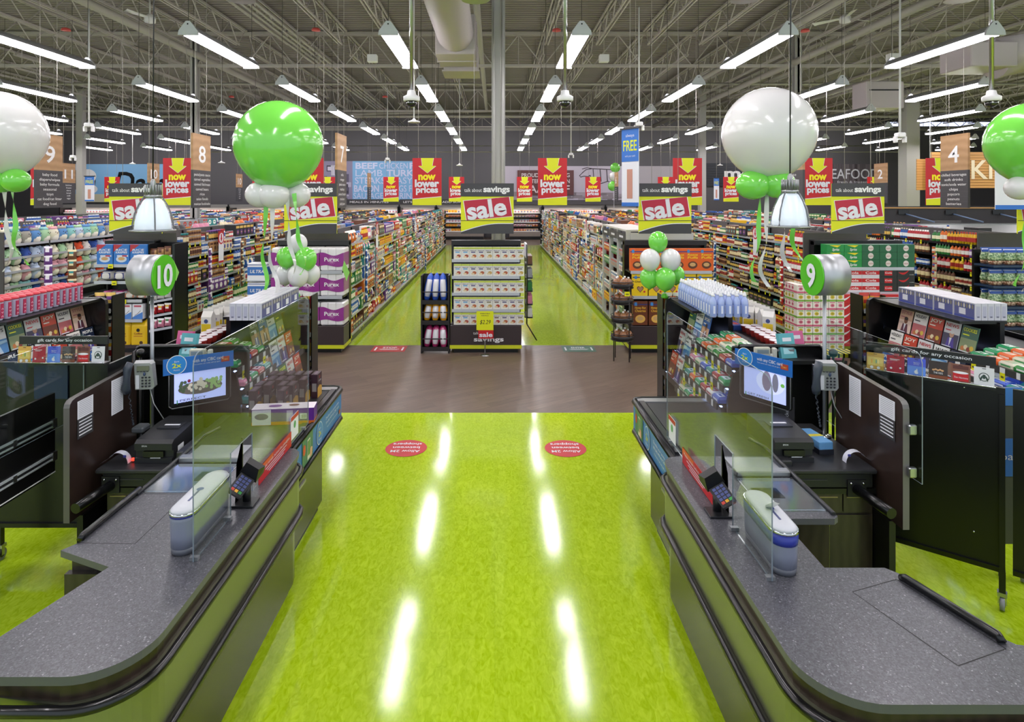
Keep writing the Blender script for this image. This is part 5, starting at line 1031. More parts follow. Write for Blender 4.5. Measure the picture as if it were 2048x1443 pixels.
# lane nine, right
RB = [(1.83, 4.08), (1.83, 3.31), (1.80, 3.285), (1.515, 3.285), (1.515, 2.85), (1.79, 2.85), (1.835, 2.80), (1.955, 2.40), (1.985, 2.36), (2.45, 2.28), (2.45, 2.08)]
cR = counter(1, 1.087, 2.08, 4.08, RB, 'speckled grey bagging counter of lane nine with black rubber rails')
LB = [(-2.05, 4.20), (-2.05, 3.06), (-2.095, 2.99), (-1.778, 2.856), (-1.98, 2.20)]
cL = counter(-1, -1.30, 2.20, 4.22, LB, 'speckled grey bagging counter of lane ten with black rubber rails')
M_GROOVE = mat('#0d0d0e', .6)
def groove(t, pts, z=.9005):
    m = MB()
    for i in range(len(pts)):
        a, b = Vector((*pts[i], z)), Vector((*pts[(i+1) % len(pts)], z)); d = (b-a).normalized(); n_ = Vector((-d.y, d.x, 0))*.0022
        m.poly([a-n_, b-n_, b+n_, a+n_], M_GROOVE)
    obj('lid_groove', m, t)
groove(cR, [(1.542, 2.675), (1.789, 2.763), (1.926, 2.337), (1.682, 2.252)]); groove(cL, [(-2.058, 3.055), (-1.769, 3.046), (-1.765, 3.56), (-2.045, 3.56)])
def rail(t, a, b): obj('grip_rail', MB().tube([(a[0], a[1], .905), (a[0], a[1]+.02*(1 if b[1] > a[1] else -1), .918), (b[0], b[1]-.02*(1 if b[1] > a[1] else -1), .918), (b[0], b[1], .905)], .017, M_RUB, 10), t)
rail(cR, (1.815, 2.765), (1.935, 2.365)); rail(cL, (-2.055, 3.07), (-2.055, 3.60))
for t, s, x0, x1, y0, y1 in ((cR, 1, 1.47, 1.80, 3.37, 3.74), (cL, -1, -2.03, -1.64, 3.585, 3.94)):
    g = MB(); g.box(x0-.01, x1+.01, y0-.012, y1+.012, .9, .903, M_CHROME); obj('scanner_frame', g, t)
    obj('scanner_plate', MB().box(x0, x1, y0, y1, .903, .905, mat('#a7adb5', .12, .85)), t)
    wx = (x0+.02, x0+.17) if s > 0 else (x1-.17, x1-.02); obj('scanner_window', MB().box(wx[0], wx[1], y0+.13, y0+.25, .905, .9065, mat('#14161c', .08, coat=.8)), t)
    obj('scanner_tower', MB().box(x0 if s > 0 else x0, x1, y1+.03, y1+.09, .9, .935, M_ALU, .006).box(x0+.02, x1-.02, y1+.09, y1+.30, .9, .91, mat('#8d8f94', .3)), t)
    obj('side_rail', MB().tube([((x1+.015) if s > 0 else (x0-.015), y0-.05, .905), ((x1+.015) if s > 0 else (x0-.015), y1+.1, .915), ((x1-.02) if s > 0 else (x0+.02), y1+.35, .955), ((x1-.1) if s > 0 else (x0+.1), y1+.42, .985)], .013, mat('#2c2c30', .3), 8), t)
obj('cashier_cabinet', MB().box(1.45, 1.80, 3.33, 4.05, 0, .868, M_ESPG, .004), cR); obj('cashier_cabinet', MB().box(-2.05, -1.62, 3.0, 4.15, 0, .868, M_ESPG, .004).box(-2.06, -1.80, 2.965, 3.0, 0, .80, M_ESPG), cL)
obj('cabinet_handle', MB().tube([(1.80, 3.42, .60), (1.815, 3.42, .59), (1.815, 3.42, .48), (1.80, 3.42, .47)], .006, M_BLACK), cR)
# belts
def belt(s, xi, y0, y1, label, wd=.78):
    t = thing('conveyor_belt', label, 'conveyor', (xi, y0, 0)); L = y1-y0; X = lambda a: s*a
    def bx(a, b, c, d, e, f, m, nm, ch=0.):
        p, q = sorted((X(a), X(b))); return obj(nm, MB().box(p, q, c, d, e, f, m, ch), t)
    bx(.0, wd, 0, L, .82, .868, mat('#2b2b2e', .35), 'belt_frame', .008); bx(.09, wd-.08, 0, L-.12, .868, .874, mat('#1d1d1f', .5), 'belt')
    bx(.03, .075, .1, L-.1, .868, .885, mat('#26262a', .3), 'guide_rail'); bx(.03, wd-.02, L-.10, L-.005, .868, .878, mat('#a6a7a9', .3, .6), 'end_plate')
    pan = bx(.006, .03, 0, L-.01, .62, .83, mat('#2f72b5', .4), 'ad_panel'); bx(.03, wd, 0, L-.01, .56, .83, M_BLK2, 'belt_housing')
    bx(.055, wd-.05, 0, L-.46 if L > 1.3 else L-.4, .06, .57, M_ESPG, 'base_cabinet', .004); bx(.08, wd-.07, 0, L-.5, 0, .06, M_BLACK, 'toe_kick')
    for z, rr in ((.865, .022), (.61, .02)): obj('bumper_rail', MB().tube([(X(.0), 0, z), (X(.0), L-.06, z), (X(.02), L-.01, z), (X(.08), L+.01, z), (X(wd-.05), L+.01, z)], rr, M_RUB, 10), t)
    obj('lower_rail', MB().tube([(X(.03), 0, .57), (X(.03), L-.05, .57), (X(.1), L, .57)], .02, M_RUB, 8), t)
    R = (0, -s, 0); xs = X(.004); m = MB(); up = (0, 0, 1)
    far = L-.1; c0 = (.45*L)
    if s > 0: cy_, px_, tx_ = L*.60, L*.82, L*.28
    else: cy_, px_, tx_ = L*.50, L*.28, L*.77
    m.disc((xs, cy_, .725), .085, .09, M_WHITE, right=R, lift=.002, n=24).disc((xs, cy_, .725), .079, .084, mat('#3a7fc4', .4), right=R, lift=.003, n=24)
    m.text('Earn', (xs, cy_, .755), .016, M_PAPER, right=R, width=.05, lift=.004).text('2x', (xs, cy_, .705), .045, mat('#d8d020', .4), right=R, bold=.04, width=.075, lift=.004).text('Points', (xs, cy_, .67), .016, M_PAPER, right=R, width=.06, lift=.004)
    for i, ln in enumerate(('Double your points when', 'you pay with any CIBC card.')): m.text(ln, (xs, tx_, .765-.035*i), .022, M_PAPER, right=R, width=.42, lift=.003)
    m.text('Your points can really add up again.', (xs, tx_, .69), .012, M_PAPER, right=R, width=.36, lift=.003)
    m.rect((xs, L-.09 if s < 0 else .06, .68), .05, .035, mat('#a8372c', .4), right=R, lift=.003)
    obj('ad_print', m, t); pc = MB(); rn = random.Random(4)
    pc.rect((xs, px_, .725), .26, .2, mat('#4a7a58', .5), right=R, lift=.002); pc.rect((xs, px_-s*.02, .72), .07, .15, mat('#e2dccb', .5), right=R, lift=.004).rect((xs, px_-s*.02, .73), .055, .11, mat('#5b8a4a', .5), right=R, lift=.005)
    for k in range(3): pc.disc((xs, px_-s*(.07+.0*k), .66+.02*k), .03, .016, mat('#d8a888', .5), right=R, lift=.005+.001*k)
    pc.disc((xs, px_+s*.09, .75), .03, .04, mat('#c84a2c', .5), right=R, lift=.004); obj('ad_picture', pc, t)
    obj('handle', MB().box(*sorted((X(.045), X(.055))), .18, .5, .44, .46, mat('#9a9a8e', .4, .5)), t)
    return t
belt(1, 1.185, 4.085, 5.34, 'black conveyor belt of lane nine with a blue bank card panel')
belt(-1, -1.395, 4.225, 5.66, 'black conveyor belt of lane ten with a blue bank card panel')
# cashier desks
def desk(s, x0, x1, label, extra=0):
    t = thing('cashier_desk', label, 'desk', (0, 0, 0)); a, b = sorted((x0, x1))
    if s > 0: t.location = (0, -.15, .065)
    obj('desk_top', MB().box(a, b, 4.18, 5.02, .735, .765, mat('#2b2b2e', .4), .008), t); obj('cash_drawer', MB().box(a+.04, b-.02, 4.20, 4.7, .64, .733, mat('#1b1b1c', .45), .006).box(a+.12, a+.32, 4.195, 4.2, .69, .695, mat('#3a3a3c', .4)), t)
    obj('cabinet', MB().box(a+.06, b-.01, 4.22, 5.0, .0, .62, M_ESPG, .004).box(a+.02, b, 4.2, 4.25, .6, .635, M_BLACK), t)
    for k in range(3): w_ = (b-a-.1)/3; dr = obj('drawer', MB().box(a+.07+k*w_, a+.06+(k+1)*w_, 4.205, 4.22, .48, .60, M_ESPG), t); obj('pull_slot', MB().box(a+.09+k*w_, a+.03+(k+1)*w_, 4.2, 4.206, .575, .582, mat('#9a8a60', .4, .6)), dr)
    obj('lock', MB().tube([(a+.2, 4.2, .53), (a+.2, 4.19, .53)], .012, M_CHROME), t)
    obj('door', MB().box(a+.08, b-.02, 4.208, 4.22, .05, .46, M_ESPG), t)
desk(1, 1.85, 2.49, 'dark cashier desk of lane nine'); desk(-1, -2.70, -2.08, 'dark cashier desk of lane ten')
def partition(s, x, label):
    t = thing('partition_panel', label, 'partition', (x, 4.0 if s < 0 else 3.80, 0 if s < 0 else .065)); r = .06
    P_ = [(0, .50), (0, 1.24)]+[(r-r*math.cos(a), 1.24+.05*math.sin(a)) for a in (.5, 1.0, 1.57)]+[(.75, 1.33), (.75, .50)]
    m = MB(); pts = [(0, y, z) for y, z in P_]
    if s < 0: pts = pts[::-1]
    # faces the cashier side
    m.slab([(-s*.02, y, z) for _, y, z in (pts if s > 0 else pts)], .04, M_ESP, mat('#6c6866', .3)); obj('board', m, t)
    R = (0, -s, 0); xs = -s*.024; n_ = MB()
    n_.rect((xs, .15, 1.20), .16, .12, M_PAPER, right=R, lift=0); 
    for k in range(9): n_.rect((xs-s*.001, .15, 1.25-k*.012), .13, .0025, mat('#8a8a92', .6), right=R, lift=0)
    n_.rect((xs, .15, 1.075), .16, .13, M_CHAR, right=R, lift=0)
    for k in range(5): n_.rect((xs-s*.001, .15, 1.12-k*.022), .13, .008, M_PAPER, right=R, lift=0)
    obj('notice', n_, t); n_ = MB(); n_.rect((xs, .50, 1.165), .14, .25, M_PAPER, right=R, lift=0)
    for k in range(18): n_.rect((xs-s*.001, .50, 1.275-k*.013), .11, .0025, mat('#8a8a92', .6), right=R, lift=0)
    obj('notice', n_, t)
    if s > 0:
        for z in (1.12, .86): obj('latch', MB().box(-.0, .05, -.03, .0, z-.03, z+.03, M_STEEL, .006), t)
    obj('bracket', MB().box(-s*.02-.02, -s*.02+.02, .1, .75, .0, .5, M_BLACK), t)
partition(1, 2.52, 'dark wood grain partition panel with taped notices behind the lane nine desk'); partition(-1, -2.765, 'dark wood grain partition panel with taped notices behind the lane ten desk')
for s, x in ((1, 2.36), (-1, -2.60)):
    t = thing('bag_roll_arm', 'black padded roller arm sticking out of the lane %s desk' % ('nine' if s > 0 else 'ten'), 'roller', (x, 4.20 if s < 0 else 4.05, .655 if s < 0 else .70)); obj('roller', MB().tube([(0, 0, 0), (s*.04, -.30, -.01)], .033, M_RUB, 16), t); obj('mount', MB().box(-.06, .06, -.01, .03, -.05, .06, M_BLK2), t)
    for k in (-.04, .04): obj('bolt', MB().sphere((k, -.012, .04), .008, M_CHROME, 8, 5), t)
    t = thing('receipt_strip', 'curled white receipt strip on the front corner of the lane %s desk' % ('nine' if s > 0 else 'ten'), 'receipt', (2.41 if s > 0 else -2.60, 4.24 if s < 0 else 4.10, .767 if s < 0 else .832)); b = MB(); V = []
    for i in range(15): a = i/14*2.6; V.append((-s*.07*math.cos(a)*1.0, .05-.07*0, .075*math.sin(a)))
    V.append((s*.12, .03, .0)); o = 0
    for v in V: b.v += [(v[0], v[1]-.02, v[2]), (v[0], v[1]+.03, v[2])]
    for i in range(len(V)-1): b.face((2*i, 2*i+1, 2*i+3, 2*i+2), mat('#d9d9e6', .5), True)
    obj('paper', b, t); obj('stamp', MB().box(-.01-s*.05, .01-s*.05, .028, .031, .045, .06, mat('#3a3a90', .5)), t)
# printers
def printer(x, s, label):
    t = thing('receipt_printer', label, 'printer', (x, 4.28 if s < 0 else 4.14, .766 if s < 0 else .831)); m = MB(); w = .13
    pr = [(0, 0), (0, .035), (.02, .04), (.02, .085), (.0, .09), (.0, .135), (.03, .155), (.30, .175), (.46, .17), (.47, 0)]
    m.loft([[(-w, y, z) for y, z in pr], [(w, y, z) for y, z in pr]], mat('#222326', .42), False); obj('body', m, t)
    obj('paper_slot', MB().box(-.07, .07, -.001, .03, .042, .082, M_BLACK).box(-.02, .05, -.002, .0, .036, .04, M_PAPER), t); obj('top_slot', MB().box(-.08, .08, .19, .30, .168, .176, mat('#2e2f33', .4)).box(-.05, .06, .24, .26, .176, .178, M_PAPER), t)
    obj('badge', MB().text('EPSON', (-.06, -.001, .115), .010, M_PAPER, bold=.03, width=.035), t); obj('status_light', MB().sphere((-w-.02, .02, .02), .012, mat('#ff3020', .4, emit=3), 8, 5), t)
    obj('side_sticker', MB().box(w, w+.001, .08, .16, .05, .09, M_PAPER), t)
printer(-2.36, -1, 'black receipt printer on the lane ten desk'); printer(2.00, 1, 'black receipt printer on the lane nine desk')
t = thing('card_box', 'light blue box of paper rolls beside the lane nine printer', 'box', (2.27, 4.40, .831), .1); obj('box', MB().box(-.05, .05, -.13, .13, 0, .085, mat('#6aa3d6', .4), .004).box(-.051, .051, -.02, .02, .02, .0855, mat('#d8c83c', .5)), t); obj('base_tray', MB().box(-.053, .053, -.133, .133, 0, .035, mat('#20222c', .5)), t)
# black divider panels behind the desks
for s, a, b in ((1, 1.95, 2.70), (-1, -2.95, -2.02)):
    t = thing('divider_screen', 'tall black divider screen behind the lane %s desk' % ('nine' if s > 0 else 'ten'), 'screen', ((a+b)/2, 5.08, 0)); k = (b-a)/2
    obj('panel', MB().box(-k, k, 0, .04, 0, 1.38, M_BLACK, .01), t); obj('frame_tube', MB().tube([(-k, -.01, 0), (-k, -.01, 1.34), (-k+.05, -.01, 1.39), (k-.05, -.01, 1.39), (k, -.01, 1.34), (k, -.01, 0)], .014, M_RUB, 8), t); obj('label_plate', MB().box(-.05, .12, -.015, -.005, 1.345, 1.36, mat('#7c7c80', .5)), t)
# customer monitors with bank card header
def monitor(A, Bq, z0, z1, words, label, pic, s):
    A, Bq = Vector((A[0], A[1], 0)), Vector((Bq[0], Bq[1], 0)); w = (Bq-A).length; d = (Bq-A).normalized(); rz = math.atan2(d.y, d.x); h = z1-z0
    t = thing('customer_monitor', label, 'monitor', (A.x, A.y, z0), rz)
    obj('casing', MB().box(-.0, w, 0, .035, 0, h, M_BLACK, .01).tube([(.0, -.004, .02), (.0, -.004, h-.02), (.02, -.004, h), (w-.02, -.004, h), (w, -.004, h-.02), (w, -.004, .02), (w-.02, -.004, 0), (.02, -.004, 0), (.0, -.004, .02)], .004, mat('#6a6a6c', .35), 6), t)
    sc = obj('screen', MB().box(.035, w-.035, -.004, -.002, .035, h-.03, mat('#a8b2e8', .3, emit=.75)), t); p = MB(); rn = random.Random(pic)
    if pic == 1:
        p.disc((w*.5, -.006, h*.45), w*.36, h*.17, mat('#6c655f', .4, emit=.2), n=20)
        for k in range(60):
            u = rn.uniform(-.34, .34); v = rn.uniform(-.1, .17); c = '#7a2440' if u < -.05 and v > .05 else '#8fae70' if u > .08 else '#c8bfb0'
            if u < -.2: c = '#4a5a44'
            p.disc((w*(.5+u), -.0065-.0001*k, h*(.5+v)), .012, .013, mat(c, .4, emit=.3), n=8)
    else:
        p.disc((w*.62, -.006, h*.6), w*.28, h*.30, mat('#c6cdf2', .3, emit=.6), n=24); p.disc((w*.55, -.0065, h*.62), w*.09, h*.26, mat('#8a7f98', .3, emit=.3), n=16); p.disc((w*.72, -.007, h*.62), w*.06, h*.24, mat('#7a7a8c', .3, emit=.3), n=16); p.disc((w*.86, -.007, h*.6), w*.04, h*.05, mat('#6fae4c', .3, emit=.4), n=10)
    obj('picture', p, sc)
    tx = MB(); tx.box(w*.12, w*.135, -.009, -.007, h*.10, h*.20, mat('#3f9a5a', .4)); tx.text(words[0], (w*.38, -.009, h*.155), h*.055, mat('#20222e', .4), width=w*.42).text(words[1], (w*.33, -.009, h*.11), h*.03, mat('#20222e', .4), width=w*.28); obj('screen_text', tx, sc)
    hd = obj('header_board', MB().box(-.04, w+.02, -.014, -.008, h-.035, h+.085, mat('#2068ba', .4)), t)
    q = MB().disc((.05, -.016, h+.035), .068, .072, M_WHITE, n=28, lift=0).disc((.05, -.017, h+.035), .063, .067, mat('#2f86d0', .4), n=28, lift=0).text('Earn', (.05, -.018, h+.055), .012, M_PAPER, width=.03).text('2x', (.05, -.018, h+.015), .034, mat('#d8e020', .4), bold=.04, width=.062).text('Points', (.05, -.018, h-.008), .011, M_PAPER, width=.04)
    q.text('with any CIBC card', (w*.62, -.016, h+.035), .024, M_PAPER, bold=.02, width=w*.50).text('Your points can really add up again.', (w*.6, -.016, h+.015), .009, M_PAPER, width=w*.45).box(w-.07, w-.01, -.0165, -.0145, h+.01, h+.05, mat('#b0402c', .4)).text('CIBC', (w-.04, -.017, h+.022), .012, mat('#e8c860', .4), width=.04)
    obj('header_print', q, hd)
    obj('arm', MB().tube([(w*.5, .03, h*.4), (w*.5, .15, h*.3), (w*.5, .2, -.2)], .02, M_BLACK, 8), t)
monitor((-2.42, 4.60), (-2.07, 4.85), 1.03, 1.32, ('PERFECT', 'PLATTERS'), 'customer monitor of lane ten showing a fruit and cheese platter', 1, -1)
monitor((1.94, 4.90), (2.17, 4.55), 1.03, 1.32, ('GET FRESH', 'TODAY'), 'customer monitor of lane nine showing pale blue dishes', 2, 1)
for x, y, lab in ((-2.29, 4.78, 'ten'), (2.08, 4.83, 'nine')):
    t = thing('price_display', 'small beige price display standing on top of the lane %s monitor' % lab, 'display', (x, y, 1.37)); obj('head', MB().box(-.06, .06, -.02, .02, .0, .065, mat('#b9b8a6', .5), .006).box(-.045, .045, -.0215, -.02, .02, .05, mat('#7c8a90', .3)), t); obj('base', MB().box(.08, .11, -.02, .02, -.03, .06, mat('#c6c5b8', .5), .005).tube([(.05, 0, .0), (.09, 0, .0)], .015, mat('#d0d0c8', .5)), t)
# phones on the sign poles
def lane_sign(x, y, s, num, label):
    t = thing('lane_sign', label, 'lane sign', (x, y, .766 if s > 0 else .831)); dz_ = 0 if s > 0 else -.04; obj('pole', MB().tube([(0, 0, 0), (0, 0, 1.07)], .014, mat('#a2a5a9', .32, .7), 14).lathe([(.05, 0), (.05, .01), (.02, .02)], M_CHROME, 14), t)
    r = .158 if s > 0 else .152; zc = 1.235 if s > 0 else 1.197; ax = Vector((s*1, -.055, 0)).normalized() * (1); L = .20
    c0 = Vector((0, 0, zc))-ax*(L*.55); c1 = Vector((0, 0, zc))+ax*(L*.45); u = ax.cross(Vector((0, 0, 1))).normalized(); rings = []
    for c in (c0, c1): rings.append([tuple(c+u*r*math.cos(2*PI*j/48)+Vector((0, 0, 1))*r*math.sin(2*PI*j/48)) for j in range(48)])
    d = MB(); d.loft(rings, mat('#b4b6b9', .42, .8)); obj('drum', d, t); R = Vector((0, 0, 1)).cross(ax).normalized(); c = c1+ax*.002
    g = MB(); ring2 = [[tuple(c+ax*o+u*r*.995*math.cos(2*PI*j/48)+Vector((0, 0, 1))*r*.995*math.sin(2*PI*j/48)) for j in range(48)] for o in (0, .008)]; g.loft(ring2, mat('#4fb518', .3), False); obj('green_face', g, t)
    obj('number', MB().text(num, tuple(c+ax*.012-Vector((0, 0, .085))), .17, M_PAPER, right=tuple(R), bold=.07, width=.20 if len(num) > 1 else .115), t)
lane_sign(-2.655, 4.80, 1, '10', 'round green lane ten sign on a chrome pole'); lane_sign(2.445, 4.60, -1, '9', 'round green lane nine sign on a chrome pole')
def phone(x, y, z, rz, label):
    t = thing('wall_phone', label, 'telephone', (x, y, z), rz); mg = mat('#a9abad', .35, .3); md = mat('#3a414c', .35)
    b = MB(); b.loft([[(a, .0-.02*(c > .1), c) for a, c in ((-.02, 0), (.10, 0), (.115, .02), (.10, .19), (.085, .20), (-.02, .20))], [(a, .04, c) for a, c in ((-.03, 0), (.10, 0), (.12, .02), (.105, .19), (.09, .21), (-.03, .21))]], mg, False); obj('body', b, t)
    obj('display', MB().box(.0, .085, -.024, -.02, .145, .18, mat('#6a6f58', .3)), t); kp = MB()
    for i in range(4):
        for j in range(3): kp.sphere((.035+j*.024, -.012, .025+i*.022), .0085, mat('#23262c', .4), 8, 5, (1, .5, .8))
    kp.sphere((.05, -.018, .118), .012, mat('#3a4a6a', .4), 8, 5, (.8, .5, 1.2))
    for j in range(4): kp.box(.0+j*.022, .014+j*.022, -.024, -.02, .137, .141, M_BLACK)
    kp.box(-.012, .012, -.014, -.008, .01, .11, M_PAPER); obj('keypad', kp, t)
    h = MB(); pts = [(-.055, -.045, -.005), (-.06, -.06, .03), (-.055, -.055, .10), (-.05, -.06, .17), (-.035, -.045, .215)]; h.tube(pts, [.026, .031, .022, .03, .024], md, 12); obj('handset', h, t)
    c = MB(); cp = []
    for i in range(90): v = i/89; cp.append((-.05+.03*math.sin(v*3.1)+.006*math.cos(v*120), -.03+.006*math.sin(v*120), -.01-.24*math.sin(v*PI)**.8))
    c.tube(cp, .0028, md, 4); obj('coil_cord', c, t); obj('line_cord', MB().tube([(.07, .03, 0), (.10, .03, -.12), (.17, .03, -.24)], .0035, mat('#b8b8ba', .5), 5), t); obj('bracket', MB().box(-.04, .07, .04, .07, .03, .17, M_STEEL), t)
phone(-2.66, 4.62, 1.17, .15, 'grey telephone on the pole of the lane ten sign'); phone(2.35, 4.46, 1.215, -.12, 'grey telephone on the pole of the lane nine sign')
for x, lab in ((-2.83, 'ten'), (2.70, 'nine')):
    t = thing('phone_knob', 'glossy black round mirror knob behind the lane %s phone' % lab, 'knob', (x, 4.95, 1.36)); obj('ball', MB().sphere((0, 0, 0), .035, M_RUB, 14, 10), t); obj('stem', MB().tube([(0, 0, -.03), (0, 0, -1.36)], .01, M_BLACK), t)
t = thing('scanner_gun', 'grey handheld scanner lying behind the lane ten printer', 'scanner', (-2.64, 4.62, .766)); obj('head', MB().box(-.04, .05, -.06, .05, .10, .14, mat('#565a5f', .35), .01), t); obj('stand', MB().tube([(0, 0, 0), (0, .02, .11)], .02, M_BLACK, 8), t)
t = thing('next_checkout_sign', 'small black please use next checkout card lying on the lane nine desk', 'sign', (2.25, 4.80, .832)); obj('card', MB().box(-.11, .07, 0, .01, 0, .22, M_CHAR), t); obj('lettering', MB().text('use', (-.05, -.002, .03), .03, M_PAPER, right=(0, 0, 1), up=(-1, 0, 0), width=.06).text('checkout', (.02, -.002, .09), .03, M_PAPER, right=(0, 0, 1), up=(-1, 0, 0), width=.14), t)
# ---------------------------------------------------------------- acrylic shields
def shield(x, pts, label, m=M_ACR, t_=.006):
    t = thing('acrylic_shield', label, 'shield', (x, 0, 0)); me = MB(); me.slab([(0, y, z) for y, z in pts], t_, m, mat('#7d8892', .15, coat=.3, spec=.8)); obj('pane', me, t); return t
def rtop(y, z, r, d): return [(y+d*r*(1-math.cos(a)), z-r+r*math.sin(a)) for a in (0, .4, .8, 1.2, PI/2)]
sR = shield(1.224, [(2.745, .902)]+rtop(2.745, 1.80, .06, 1)+list(reversed(rtop(4.42, 1.80, .06, -1)))+[(4.42, .902), (3.46, .902), (3.46, 1.28), (3.20, 1.28), (3.20, .902)], 'clear acrylic sneeze shield standing on the lane nine counter')
sL = shield(-1.41, [(2.89, .902)]+rtop(2.89, 1.87, .06, 1)+list(reversed(rtop(4.67, 1.87, .06, -1)))+[(4.67, .902), (3.59, .902), (3.59, 1.24), (3.30, 1.24), (3.30, .902)], 'clear acrylic sneeze shield standing on the lane ten counter')
for t, ys in ((sR, (2.76, 3.17, 4.3)), (sL, (2.91, 3.27, 4.55))):
    for y in ys: obj('foot_clip', MB().box(-.02, .02, y-.012, y+.012, .901, .918, mat('#8a8c90', .3, .5)), t)
shield(-2.95, [(3.0, 1.05), (3.0, 1.63)]+list(reversed(rtop(4.44, 1.63, .03, -1)))+[(4.44, 1.05)], 'clear acrylic shield over the far left black cabinet')
shield(2.575, [(3.74, .87), (3.74, 1.60)]+rtop(3.74, 1.66, .06, 1)[2:]+[(4.83, 1.66), (4.83, .87)], 'clear acrylic shield before the gift cards at the right')
for s, x, y0, y1, lab in ((1, 1.205, 3.43, 3.98, 'nine'), (-1, -1.395, 3.66, 4.24, 'ten')):
    t = thing('counter_notice', 'red please remain behind the plexiglass notice on the lane %s shield' % lab, 'notice', (x, y0, .902)); L = y1-y0; R = (0, -s, 0)
    obj('panel', MB().box(-.002, .002, 0, L, 0, .10, M_RED), t); obj('orange_strip', MB().box(-.0025, .0025, 0 if s < 0 else L*.6, L*.4 if s < 0 else L, .065, .10, mat('#d8602a', .5)), t)
    m = MB(); xs = -s*.003
    m.text('Please remain behind the plexiglass', (xs, L*.5, .066), .018, M_PAPER, right=R, width=L*.86, lift=.001)
    for k in range(3): m.rect((xs, L*.5, .05-.015*k), L*(.66-.1*k), .005, M_PAPER, right=R)
    obj('lettering', m, t)
for s, x, y, lab in ((1, 1.215, 4.25, 'nine'), (-1, -1.40, 4.33, 'ten')):
    t = thing('paper_notice', 'small white paper with a green mark taped on the lane %s shield' % lab, 'notice', (x, y, .93)); R = (0, -s, 0)
    obj('sheet', MB().box(-.001, .001, -.08, .08, 0, .16, M_PAPER), t); obj('red_header', MB().rect((-s*.002, 0, .145), .16, .03, mat('#b83a2a', .5), right=R), t); obj('green_mark', MB().disc((-s*.002, 0, .09), .022, .026, mat('#5aa060', .5), right=R, n=14), t)
# payment terminals
def terminal(x, y, s, label):
    t = thing('payment_terminal', label, 'card terminal', (x, y, .901)); md = mat('#1c1d20', .35)
    obj('foot_plate', MB().box(-.06, .06, -.05, .06, 0, .012, md, .003), t); obj('post', MB().tube([(0, .02, .01), (0, .02, .10)], .022, md, 12), t)
    hd = thing('x', 'x', 'x'); bpy.data.objects.remove(hd)
    b = MB(); n = Vector((s*-.35, -.55, .76)).normalized(); R = Vector((.9, -.35*s*-1, 0)); R = (R-n*R.dot(n)).normalized(); U = n.cross(R)
    C0 = Vector((0, -.02, .135))
    def q(a, c, d): return tuple(C0+R*a+U*c+n*d)
    b.loft([[q(-.038, -.08, -.03), q(.038, -.08, -.03), q(.042, .08, -.035), q(-.042, .08, -.035)], [q(-.042, -.085, .0), q(.042, -.085, .0), q(.046, .085, .0), q(-.046, .085, .0)]], md, False); obj('pin_pad', b, t)
    k = MB(); cols = ['#c03a30', '#d8a020', '#3a9a4a']
    for i in range(5):
        for j in range(3): c = mat('#4a548a', .4) if i else mat(cols[j], .4); k.poly([q(-.032+j*.023, -.07+i*.02, .002), q(-.014+j*.023, -.07+i*.02, .002), q(-.014+j*.023, -.055+i*.02, .002), q(-.032+j*.023, -.055+i*.02, .002)], c)
    k.poly([q(-.034, .035, .002), q(.034, .035, .002), q(.034, .072, .002), q(-.034, .072, .002)], mat('#6a7580', .3)); obj('keys', k, t)
    h = MB(); h.loft([[q(-.055, .03, -.01), q(-.055, .10, -.01), q(-.05, .11, .04), q(-.04, .06, .07)], [q(.055, .03, -.01), q(.055, .10, -.01), q(.05, .11, .04), q(.04, .06, .07)]], mat('#121214', .4), False); obj('hood', h, t)
    obj('privacy_fin', MB().poly([(s*.05, .08, 0), (s*.05, .08, .34), (s*.05, .0, .22), (s*.05, -.02, 0)], M_BLACK).poly([(s*.05, -.02, 0), (s*.05, .0, .22), (s*.05, .08, .34), (s*.05, .08, 0)], M_BLACK).box(s*.05-.003, s*.05+.003, .075, .085, 0, .34, M_BLACK), t)
terminal(1.20, 3.33, 1, 'black card payment terminal in the cutout of the lane nine shield'); terminal(-1.385, 3.44, -1, 'black card payment terminal in the cutout of the lane ten shield')
# wipes dispensers
def dispenser(xc, y0, y1, label, blue):
    t = thing('wipe_dispenser', label, 'dispenser', (xc, y0, .901)); L = y1-y0; r = .062
    def st(k, z, yy=0): R_ = r*k; return [(x, y, z) for x, y in arc(0, r, R_, PI, 2*PI, 9)+arc(0, L-r, R_, 0, PI, 9)]
    g = mat('#82869a', .35); b = MB(); b.loft([st(.88, 0), st(.93, .012), st(.96, .03)], mat('#5c5e68', .4)); obj('foot', b, t)
    b = MB(); b.loft([st(.95, .03), st(.98, .09), st(1.0, .16), st(1.02, .185)], g); obj('body', b, t)
    if blue: b = MB(); b.loft([st(1.02, .135), st(1.045, .15), st(1.05, .186)], mat('#2a3596', .3)); obj('blue_band', b, t)
    else: b = MB(); b.loft([st(1.04, .178), st(1.05, .187)], mat('#2a3596', .3)); obj('blue_band', b, t)
    b = MB(); b.loft([st(1.07, .186), st(1.08, .193), st(1.05, .199)], M_CHROME); obj('chrome_rim', b, t)
    b = MB(); b.loft([st(1.02, .198), st(.95, .207), st(.75, .213), st(.3, .216)], mat('#bdbfc6', .4)); obj('lid', b, t)
    obj('slot', MB().box(-.005, .005, L*.22, L*.48, .214, .2175, mat('#3a4070', .4)).disc((0, L*.48, .2175), .018, .018, mat('#3a4a90', .4), up=(0, 1, 0), lift=.0006), t)
    if blue: obj('wipe_sheet', MB().poly([(-.02, L*.5, .216), (.02, L*.5, .216), (.035, L*.42, .25), (.0, L*.36, .27), (-.03, L*.44, .24)], M_WHITE).poly([(-.03, L*.44, .24), (.0, L*.36, .27), (.035, L*.42, .25), (.02, L*.5, .216), (-.02, L*.5, .216)], M_WHITE), t)
